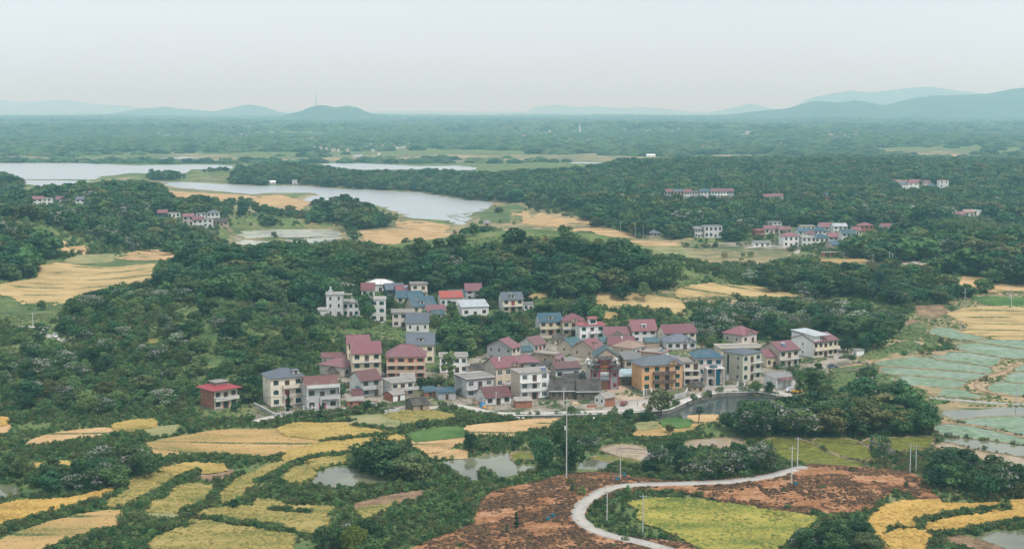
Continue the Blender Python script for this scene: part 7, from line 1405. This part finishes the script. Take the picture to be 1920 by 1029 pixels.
wall_thing('compound_wall', [(476, 760), (500, 772), (516, 781), (552, 776), (566, 774)], 1.0, .25, greywall, 'low white garden wall in front of the cream villa', cap=trim_m)
wall_thing('field_wall', [(560, 786), (600, 780), (640, 776), (666, 773)], .9, .5, stonewall, 'rough stone bank wall below the road at the left'); wall_thing('field_wall', [(722, 776), (745, 773), (758, 768)], 1.4, .5, greywall, 'grey bank wall beside the stone barn')
wall_thing('brick_wall', [(686, 762), (708, 760)], 2.0, .3, wallmat('tanbrick'), 'old tan wall with gate pillar beside the utility pole')
wall_thing('brick_wall', [(1101, 764), (1118, 763)], .9, .3, wallmat('brick'), 'low red brick garden wall beside the little white cottage'); wall_thing('brick_wall', [(1134, 763), (1152, 762)], 1.1, .3, wallmat('brick'), 'red brick wall with gate below the brick gable')
wall_thing('field_wall', [(1570, 690), (1590, 684), (1625, 682), (1632, 688), (1610, 694), (1575, 697)], .8, .4, stonewall, 'round stone walled pen beside the paddies')
# villa gate
def gate(px, py, w, label):
    x, y, z = G(px, py); r = empty('yard_gate', (x, y, z), R(12), label=label, cat='gate')
    for e in (-.25, w): q = MB(); q.box(e - .2, -.2, -.5, e + .25, .25, 2.5); q.box(e - .28, -.28, 2.5, e + .33, .33, 2.65); q.build('pillar', trim_m, r)
    for k in (0, 1):
        q = MB(); a = .05 + k * (w - .25) / 2; b = a + (w - .25) / 2 - .05; q.box(a, -.02, .1, b, .03, .18); q.box(a, -.02, 2.0, b, .03, 2.08)
        for i in range(8): xx = a + (b - a - .05) * i / 7; q.box(xx, -.015, .18, xx + .05, .025, 2.0)
        q.build('gate_leaf', FRM['dark'], r)
gate(571, 775, 2.6, 'dark metal gate between white pillars at the cream villa'); gate(1384, 728, 2.4, 'dark gate with pale pillars at the blue roofed villa'); gate(1208, 741, 2.6, 'white pillared gate of the orange house')
# landing stages on the pond
for px, lab in ((972, 'left stone landing stage on the pond channel'), (1106, 'right stone landing stage on the pond channel')):
    x, y, z = G(px, 781); r = empty('landing_stage', (x, y, -1), 0, label=lab, cat='landing stage'); q = MB(); q.box(-2.2, -1.2, .55, 2.2, .9, .75); q.build('deck', trim_m, r)
    for a in (-1.8, 1.5): q = MB(); q.box(a, -1.1, -1, a + .3, -.7, .548); q.build('pillar', plinth_m, r)

# poles
polem = paint('pole_concrete', (.55, .54, .52), stain=.15); wirem = plain('wire', (.05, .05, .05))
POLES = {}
def pole(px, ytop, ybase, label, arm=True, lamp=False, fat=1.):
    x, y, z = G(px, ybase); h = (ybase - ytop) * math.hypot(y, CAMZ) / F / .975; r = empty('street_lamp' if lamp else 'utility_pole', (x, y, z), 0, label=label, cat='lamp' if lamp else 'pole', group='poles of the village' if not lamp else 'street lamps of the village')
    q = MB(); q.tube((0, 0, -.6), (0, 0, h), .17 * fat, .105 * fat, 10); q.build('shaft', polem, r)
    if arm:
        q = MB(); q.box(-.85, -.06, h - .55, .85, .06, h - .43); c = q.build('crossarm', plain('galvanised', (.35, .36, .36)), r)
        for a in (-.75, 0, .75): q = MB(); q.tube((a, 0, h - .43), (a, 0, h - .2), .06, .05, 6); q.build('insulator', trim_m, c)
    if lamp: q = MB(); q.tube((0, 0, h - .1), (1.1, -.3, h + .15), .04, .04, 5); c = q.build('arm', polem, r); q = MB(); q.box(1.0, -.42, h + .08, 1.55, -.22, h + .2); q.build('lamp_head', trim_m, c)
    POLES[px] = (x, y, z + h - .3); return r, h
r, h = pole(1062, 748, 903, 'very tall grey mast on the brown mound', arm=False, fat=1.05)
q = MB(); q.tube((0, 0, .3), (0, 0, 1.2), .26, .26, 10); q.build('warning_band', plain('band_yellow', (.6, .35, .04)), r); q = MB(); q.tube((0, 0, .7), (0, 0, .95), .27, .27, 10); q.build('warning_band', plain('band_dark', (.03, .03, .03)), r)
q = MB(); q.box(-.6, -.5, h * .62, -.2, .1, h * .62 + 1.0); q.build('equipment_box', trim_m, r)
for a in ((1163, 838, 900, 'pole beside the blue bins at the bend of the mound road'), (1138, 920, 982, 'left pole inside the loop of the mound road'), (1205, 928, 1007, 'right pole inside the loop of the mound road'), (1484, 838, 908, 'left shorter pole at the end of the mound road'), (1495, 820, 882, 'right taller pole at the end of the mound road'), (1706, 832, 886, 'left of two poles at the right rim of the mound'), (1717, 834, 882, 'right of two poles at the right rim of the mound'),
          (535, 742, 788, 'pole in front of the cream villa'), (716, 722, 758, 'pole beside the grey house and tan wall'), (930, 734, 777, 'pole by the low white cottage'), (1057, 727, 764, 'pole in front of the rubble stone houses'), (1475, 694, 733, 'pole beside the white shed with writing'), (62, 587, 614, 'pole beside the small valley road on the left'), (1799, 612, 694, 'slim pole standing in the paddies'), (1687, 680, 710, 'short pole at the corner of the paddies'), (1894, 536, 562, 'pole at the right edge beside the green crop'), (1809, 541, 567, 'pole beside the soil patch right of the belt'), (1896, 548, 580, 'second pole at the right edge beside the green crop'),
          (1905, 700, 760, 'slim pole at the right edge in the paddies'), (1127, 398, 418, 'left pole of the pair at the wood edge in the valley'), (1131.5, 398, 418, 'right pole of the pair at the wood edge in the valley'), (1163.5, 416, 436, 'pole at the left end of the wood by the fields'), (1191, 424, 446, 'pole in the fields left of the grey pavilion'), (1206, 425, 448, 'pole just left of the grey pavilion'), (1636.5, 477, 500, 'leftmost pole in the row below the next village'), (1667.5, 472, 496, 'second pole in the row below the next village'), (1673, 476, 496, 'third pole in the row below the next village'), (1705, 465, 488, 'pole at the wood edge right of the next village'), (1756.5, 457, 482, 'pole beside the right wood road'), (1780.5, 450, 480, 'taller pole beside the right wood road'), (1793, 458, 480, 'last pole on the right wood road'), (1581, 474, 512, 'pole below the pump house'), (1452.5, 442, 464, 'pole at the entrance of the next village'), (958, 548 + 0, 585, 'pole beside the slate roofed yellow house'), (931.5, 582, 600, 'pole beside the grove in the village')):
    pole(*a)
pole(1322, 722, 748, 'curved street lamp on the pond road', arm=False, lamp=True, fat=.6); pole(1153, 726, 754, 'street lamp at the plaza', arm=False, lamp=True, fat=.6); pole(816, 643, 668, 'street lamp behind the peach house', arm=False, lamp=True, fat=.6)
def wire(a, b, label, dz=0., off=(0, 0)):
    A = Vector(a) + Vector((off[0], off[1], dz)); B = Vector(b) + Vector((off[0], off[1], dz)); n = 22; q = MB(); P_ = []
    for i in range(n + 1): t = i / n; p = A.lerp(B, t); p.z -= 4 * t * (1 - t) * (A - B).length * .022; P_.append(p)
    for i in range(n): q.tube(P_[i], P_[i + 1], .04, .04, 3, cap=False)
    q.build('power_line', wirem, None, label=label, cat='power line', group='power lines')
xl = G(-160, 765); LP = (xl[0], xl[1], 9.)
for nm, a, b in (('power line over the left slope to the pole at the cream villa', LP, POLES[535]), ('power line from the cream villa pole to the grey house pole', POLES[535], POLES[716]), ('power line from the grey house pole to the cottage pole', POLES[716], POLES[930]), ('power line from the cottage pole to the stone house pole', POLES[930], POLES[1057]),
                 ('power line from the mound bend to the end of the mound road', POLES[1163], POLES[1484]), ('power line between the two poles of the road loop', POLES[1138], POLES[1205]), ('power line from the loop to the bend of the mound road', POLES[1138], POLES[1163]), ('power line from the road end over the olive paddies to the mound rim', POLES[1495], POLES[1706])):
    wire(a, b, nm, off=(.75, 0)); wire(a, b, nm, off=(-.75, 0))
xr = G(2000, 965); RP = (xr[0], xr[1], 9.)
for dx in (-.75, 0, .75): wire(POLES[1717], RP, 'power line from the mound rim to the right edge', off=(dx, 0))
# blue bins on the mound (feed and water barrels)
binm = plain('bin_blue', (.03, .19, .28), rough=.45); bind = plain('bin_dark', (.02, .12, .17))
def bin_(px, py, label):
    x, y, z = G(px, py); r = empty('waste_bin', (x, y, z + .05), rng.uniform(-.5, .5), label=label, cat='bin', group='blue bins on the mound'); q = MB(); q.extr([(-.34, 0), (.34, 0), (.42, 1.0), (-.42, 1.0)], 'y', -.36, .36); q.build('body', binm, r); q = MB(); q.box(-.47, -.42, 1.0, .47, .42, 1.1); q.build('lid', bind, r)
for a in ((1073, 916, 'blue bin right of the tall mast'), (1157, 901, 'left of two blue bins beside the pole at the bend'), (1171, 894, 'right of two blue bins beside the pole at the bend'), (1028, 977, 'lower left of two blue bins on the dark soil'), (1037, 971, 'upper right of two blue bins on the dark soil'), (1492, 911, 'blue bin at the end of the mound road')): bin_(*a)
# cars
glassm = plain('car_glass', (.03, .035, .04), rough=.1, spec=.6); tyre = plain('tyre', (.02, .02, .02), rough=.9)
def car(px, py, rz, col, label, van=False):
    x, y, z = G(px, py); r = empty('car', (x, y, z + .3), R(rz), label=label, cat='car', group='cars'); m = plain('car_' + str(col), col, rough=.25, spec=.6)
    q = MB(); q.extr([(-2.1, .3), (2.15, .3), (2.2, .62), (2.0, .85), (1.0, .98), (-1.9, 1.0), (-2.15, .7)], 'y', -.85, .85); b = q.build('body', m, r)
    q = MB(); q.extr([(-1.75, .985), (1.05, .975), (.45, 1.48), (-1.2, 1.5)], 'y', -.74, .74); c = q.build('cabin', m, r)
    for e in (-.745, .742): q = MB(); q.extr([(-1.45, 1.03), (.72, 1.03), (.33, 1.4), (-1.12, 1.42)], 'y', e, e + .003 if e > 0 else e + .003); q.build('window', glassm, c)
    q = MB(); q.poly([(1.07, -.66, 1.0), (1.07, .66, 1.0), (.5, .62, 1.47), (.5, -.62, 1.47)]); q.build('windscreen', glassm, c)
    for a in (-1.3, 1.35):
        for e in (-.86, .68): q = MB(); q.tube((a, e, .33), (a, e + .18, .33), .33, .33, 12); q.build('wheel', tyre, r)
    for e in (-.6, .35): q = MB(); q.box(2.12, e, .6, 2.19, e + .25, .74); q.build('headlight', trim_m, b)
car(103, 633, -60, (.75, .76, .76), 'white car on the small valley road at the left'); car(1484, 735, 10, (.75, .76, .76), 'white car parked by the shed with writing'); car(1521, 467, 5, (.75, .76, .76), 'left white car parked in front of the next village'); car(1531, 467, 5, (.72, .74, .75), 'right white car parked in front of the next village')
# yellow loader
x, y, z = G(1494, 738); r = empty('loader', (x, y, z), R(20), label='small yellow loader parked under the airy tree', cat='loader'); ym = plain('loader_yellow', (.62, .36, .03))
q = MB(); q.extr([(-1.9, .7), (.9, .6), (1.0, 1.2), (-.4, 1.5), (-1.9, 1.6)], 'y', -.6, .6); q.build('body', ym, r)
q = MB(); q.extr([(-.4, 1.5), (.8, 1.25), (.7, 2.5), (-.3, 2.5)], 'y', -.55, .55); q.build('cab', glassm, r); q = MB(); q.box(-.5, -.65, 2.5, .9, .65, 2.62); q.build('cab_roof', ym, r)
q = MB(); q.extr([(2.0, .15), (2.9, .1), (2.9, .25), (2.3, .4), (2.2, 1.0), (2.0, 1.0)], 'y', -.95, .95); q.build('bucket', ym, r)
for e in (-.5, .4): q = MB(); q.tube((.6, e, 1.3), (2.1, e, .7), .09, .09, 6); q.build('lift_arm', ym, r)
for a in (-1.3, .9):
    for e in (-.9, .6): q = MB(); q.tube((a, e, .5), (a, e + .32, .5), .52, .52, 12); q.build('wheel', tyre, r)
# farm worker on the field path: one continuous skinned figure
def person(px, py, rz, label, top, legs):
    x, y, z = G(px, py); r = empty('person', (x, y, z + .03), R(rz), label=label, cat='person')
    J = [(0, 0, .95), (0, 0, 1.2), (0, .02, 1.42), (0, .0, 1.53), (0, -.03, 1.63), (0, -.03, 1.76), (-.11, 0, .88), (-.12, -.02, .48), (-.13, .02, .07), (-.13, -.14, .04), (.11, 0, .88), (.12, .06, .48), (.13, .14, .07), (.13, -.02, .04), (-.2, 0, 1.4), (-.27, .02, 1.13), (-.27, -.14, .93), (.2, 0, 1.4), (.27, .03, 1.13), (.26, -.12, .92)]
    E = [(0, 1), (1, 2), (2, 3), (3, 4), (4, 5), (0, 6), (6, 7), (7, 8), (8, 9), (0, 10), (10, 11), (11, 12), (12, 13), (2, 14), (14, 15), (15, 16), (2, 17), (17, 18), (18, 19)]
    Rd = [.15, .145, .16, .06, .10, .085, .1, .075, .05, .04, .1, .075, .05, .04, .075, .055, .04, .075, .055, .04]
    me = bpy.data.meshes.new('body'); me.from_pydata(J, E, []); o = link(bpy.data.objects.new('body', me), r); md = o.modifiers.new('skin', 'SKIN'); sv = me.skin_vertices[0].data if me.skin_vertices else None
    if sv is None:
        me.attributes; 
        import bmesh; bm = bmesh.new(); bm.from_mesh(me); ly = bm.verts.layers.skin.verify(); bm.verts.ensure_lookup_table()
        for i, v in enumerate(bm.verts): v[ly].radius = (Rd[i], Rd[i] * (.75 if i in (0, 1, 2) else 1)); v[ly].use_root = i == 0
        bm.to_mesh(me); bm.free()
    else:
        for i, v in enumerate(sv): v.radius = (Rd[i], Rd[i] * (.75 if i in (0, 1, 2) else 1)); v.use_root = i == 0
    o.modifiers.new('sub', 'SUBSURF').levels = 2; o.modifiers['sub'].render_levels = 2
    m, t, b = newmat('clothes'); l = t.links.new; tcn = N(t, 'ShaderNodeTexCoord'); sx = N(t, 'ShaderNodeSeparateXYZ'); l(tcn.outputs['Object'], sx.inputs[0]); rp_ = t.nodes.new('ShaderNodeValToRGB'); rp_.color_ramp.interpolation = 'CONSTANT'; dv = N(t, 'ShaderNodeMath', operation='DIVIDE'); dv.inputs[1].default_value = 2.; l(sx.outputs[2], dv.inputs[0]); l(dv.outputs[0], rp_.inputs[0])
    e = rp_.color_ramp.elements; e[0].position = 0; e[0].color = (.03, .03, .03, 1); e[1].position = .045; e[1].color = (*legs, 1); n1 = e.new(.47); n1.color = (*top, 1); n2 = e.new(.755); n2.color = (.42, .25, .17, 1)
    l(rp_.outputs[0], b.inputs['Base Color']); b.inputs['Roughness'].default_value = .85; me.materials.append(m)
    q = MB(); q.tube((0, -.03, 1.74), (0, -.03, 1.9), .14, .06, 10); q.tube((0, -.03, 1.735), (0, -.03, 1.75), .23, .21, 12); q.build('hat', plain('hat', (.1, .08, .06)), r)
person(1157, 793, 30, 'person in dark clothes standing on the field path by the pond', (.06, .05, .06), (.05, .05, .07))
# straw sheaves and stacks in the fields
for px, py, lab in ((240, 814, 'left straw heap at the end of the pale strip'), (250, 813, 'right straw heap at the end of the pale strip')):
    x, y, z = G(px, py); r = empty('straw_heap', (x, y, z), 0, label=lab, cat='straw heap'); n = 500; rg = np.random.default_rng(int(px)); a = rg.uniform(0, 6.28, n); t = rg.random(n); P_ = np.stack([np.cos(a) * (1.3 - t), np.sin(a) * (1.3 - t), t * 1.6], 1); Nn = np.stack([np.cos(a), np.sin(a), np.full(n, .6)], 1) + rg.normal(size=(n, 3)) * .4
    me = leaves(P_, Nn, rg.uniform(.12, .25, n), rg.random(n), [leafmat('straw_leaf', (.3, .2, .09), (.55, .4, .2), transl=0)], np.zeros(n), 'straw', rg); link(bpy.data.objects.new('straw', me), r)
# mast on the far hill, chimney in the plain
for px, D_, y0, y1, lab in ((593, 11500, 172, 197, 'thin radio mast on the far hill at the left'),):
    a, b, c = ray(px, y1); t = D_ / b; zb = CAMZ + c * t; a2, b2, c2 = ray(px, y0); hh = (c2 / b2 - c / b) * D_; r = empty('radio_mast', (a * t, D_, zb - 12), 0, label=lab, cat='mast'); q = MB()
    for i in range(4): e = i * math.pi / 2; q.tube((5 * math.cos(e), 5 * math.sin(e), 0), (.8 * math.cos(e), .8 * math.sin(e), hh + 12), 1.0, .5, 4)
    q.build('lattice', plain('mast_grey', (.25, .25, .26)), r)
x, y = at0(1087, 252); r = empty('chimney', (x, y, 0), 0, label='pale tapering chimney far out on the plain', cat='chimney'); q = MB(); q.tube((0, 0, 0), (0, 0, 40), 3.2, 2.2, 12); q.build('stack', trim_m, r)
# far hamlets: houses of a few pixels each
wl = [wallmat(c) for c in ('white', 'palegrey', 'pinkgrey')]; rl = [roofmat(c) for c in ('pink', 'slate', 'metal', 'teal', 'flat')]
FH = []
for i in range(6):
    W_, D_, h_ = [(11, 9, 7), (14, 9, 6.5), (10, 9, 10), (24, 10, 6), (9, 9, 9.5), (16, 10, 9)][i]; q = MB(); q.box(0, 0, -2, W_, D_, h_); a = q.mesh('wall', wl[i % 3]); q = MB(); roof_slab(q, ['gable', 'hip', 'flat', 'gable', 'flat', 'gable'][i], W_, D_, h_, 2.6, .6); b = q.mesh('roof', rl[i % 5]); FH.append((a, b))
def hamlet(px0, px1, py0, py1, n, where):
    for k in range(n):
        px = px0 + (px1 - px0) * (k + rng.uniform(.2, .8)) / n; x, y, z = G(px, rng.uniform(py0, py1)); i = int(rng.integers(6)); sc_ = .62 if y < 4200 else .8 if y < 5000 else 1.0 + min(1.2, (y - 5000) / 7000)
        r = empty('distant_house', (x, y, z), rng.uniform(-.3, .5), label='small distant house ' + where, cat='house', group='distant houses ' + where); r.scale = (sc_ * .9, sc_ * .9, sc_)
        r.location.z += 3
        link(bpy.data.objects.new('wall', FH[i][0]), r); link(bpy.data.objects.new('roof', FH[i][1]), r)
for a in ((18, 100, 266, 278, 16, 'in the hamlet across the lake on the far left'), (285, 320, 255, 259, 4, 'in the wood left of the far centre'), (430, 462, 256, 262, 5, 'on the wooded rise behind the far lake'), (512, 600, 264, 271, 12, 'in the long hamlet behind the lake'), (583, 645, 280, 290, 6, 'near the bright water behind the lake'), (683, 765, 274, 281, 13, 'in the long white row beyond the bright water'), (640, 715, 284, 296, 5, 'on the low ground beside the bright water'),
          (710, 730, 240, 250, 3, 'in the small group left of centre on the plain'), (1042, 1110, 266, 272, 9, 'in the hamlet below the chimney'), (975, 1045, 250, 262, 6, 'scattered left of the chimney'), (1240, 1265, 276, 281, 4, 'left of the long white row on the right'), (1302, 1356, 278, 284, 10, 'in the long white row on the right'), (1418, 1480, 272, 277, 8, 'in the grey hamlet on the right'), (1545, 1605, 248, 264, 10, 'in the bright hamlet below the hills'), (1485, 1505, 240, 246, 4, 'at the foot of the hills'), (1395, 1420, 252, 262, 4, 'in the fields before the hills'), (1205, 1285, 245, 252, 8, 'in the scattered line right of the chimney'),
          (0, 300, 218, 232, 22, 'in the hazy town on the far left'), (200, 640, 214, 232, 46, 'in the hazy town below the left hills'), (640, 980, 218, 230, 34, 'in the hazy town at the centre of the horizon'), (1000, 1340, 220, 232, 22, 'in the hazy villages right of centre on the horizon'), (1340, 1900, 224, 236, 18, 'in the hazy villages under the right hills'), (1840, 1920, 218, 228, 4, 'at the foot of the right range')):
    hamlet(*a)

# yard clutter
def heap(px, py, r_, h, col, name, label, cat, seed):
    x, y, z = G(px, py); r = empty(name, (x, y, z + .05), 0, label=label, cat=cat); rg = np.random.default_rng(seed); n = 16; m = 5; V = []; Fc = []
    for j in range(m + 1):
        t = j / m
        for i in range(n): a = 6.283 * i / n; k = r_ * (1 - t ** 1.4) * (1 + rg.uniform(-.18, .18)); V.append((math.cos(a) * k, math.sin(a) * k * .8, h * math.sin(t * math.pi / 2) * (1 + rg.uniform(-.1, .1))))
    for j in range(m):
        for i in range(n): Fc.append((j * n + i, j * n + (i + 1) % n, (j + 1) * n + (i + 1) % n, (j + 1) * n + i))
    link(bpy.data.objects.new('cover', fastmesh('cover', np.array(V), np.array(Fc), [plain(name + '_' + str(seed), col)])), r)
heap(905, 762, 1.3, 1.4, (.03, .2, .42), 'tarpaulin_heap', 'bright blue tarpaulin heap beside the low white cottage', 'heap', 1); heap(908.5, 764, .8, 1.0, (.6, .28, .05), 'straw_pile', 'small orange heap right of the blue tarpaulin', 'heap', 2); heap(918, 766, 1.8, .9, (.34, .24, .13), 'rubble_heap', 'brown rubble heap in front of the low white cottage', 'heap', 3); heap(893, 757, 1.4, 1.2, (.26, .15, .09), 'rubble_heap', 'reddish brown heap left of the blue tarpaulin', 'heap', 4); heap(1078, 757, 1.6, .9, (.5, .36, .2), 'sand_heap', 'sand heap in front of the right rubble stone house', 'heap', 5); heap(1393, 727, 2.2, .8, (.66, .62, .55), 'sand_heap', 'pale sand heap at the villa gate on the pond road', 'heap', 6)
x, y, z = G(960, 742); r = empty('laundry_sheet', (x, y, z), R(8), label='white laundry sheet hanging beside the small brick annex', cat='laundry')
q = MB()
for i in range(8): a, b = i * .3, (i + 1) * .3; q.poly([(a, .06 * math.sin(i * 1.7), .5), (b, .06 * math.sin(i * 1.7 + 1.7), .5), (b, .02, 1.7), (a, .02, 1.7)])
q.build('sheet', plain('laundry_white', (.78, .77, .76)), r)
q = MB(); q.tube((-.2, .02, -.3), (-.2, .02, 1.75), .03, .03, 5); q.tube((2.6, .02, -.3), (2.6, .02, 1.75), .03, .03, 5); q.tube((-.2, .02, 1.72), (2.6, .02, 1.72), .015, .015, 4); q.build('line_posts', polem, r)
car(1170, 760, 70, (.2, .05, .05), 'dark red car on the plaza by the gate hall'); car(700, 765, -12, (.32, .33, .35), 'grey car on the road beside the tan wall'); car(1560, 690, 15, (.1, .12, .16), 'dark car at the yard right of the airy tree')
for i, (a, b, c, tp, lg) in enumerate(((1448, 733, -40, (.35, .1, .1), (.06, .07, .12)), (600, 772, 10, (.5, .5, .5), (.08, .08, .1)), (1195, 762, 60, (.08, .16, .3), (.1, .1, .1)))):
    person(a, b, c, ['person in a red top walking on the pond road', 'person in a light top in front of the white balcony house', 'person in a blue top on the plaza'][i], tp, lg)
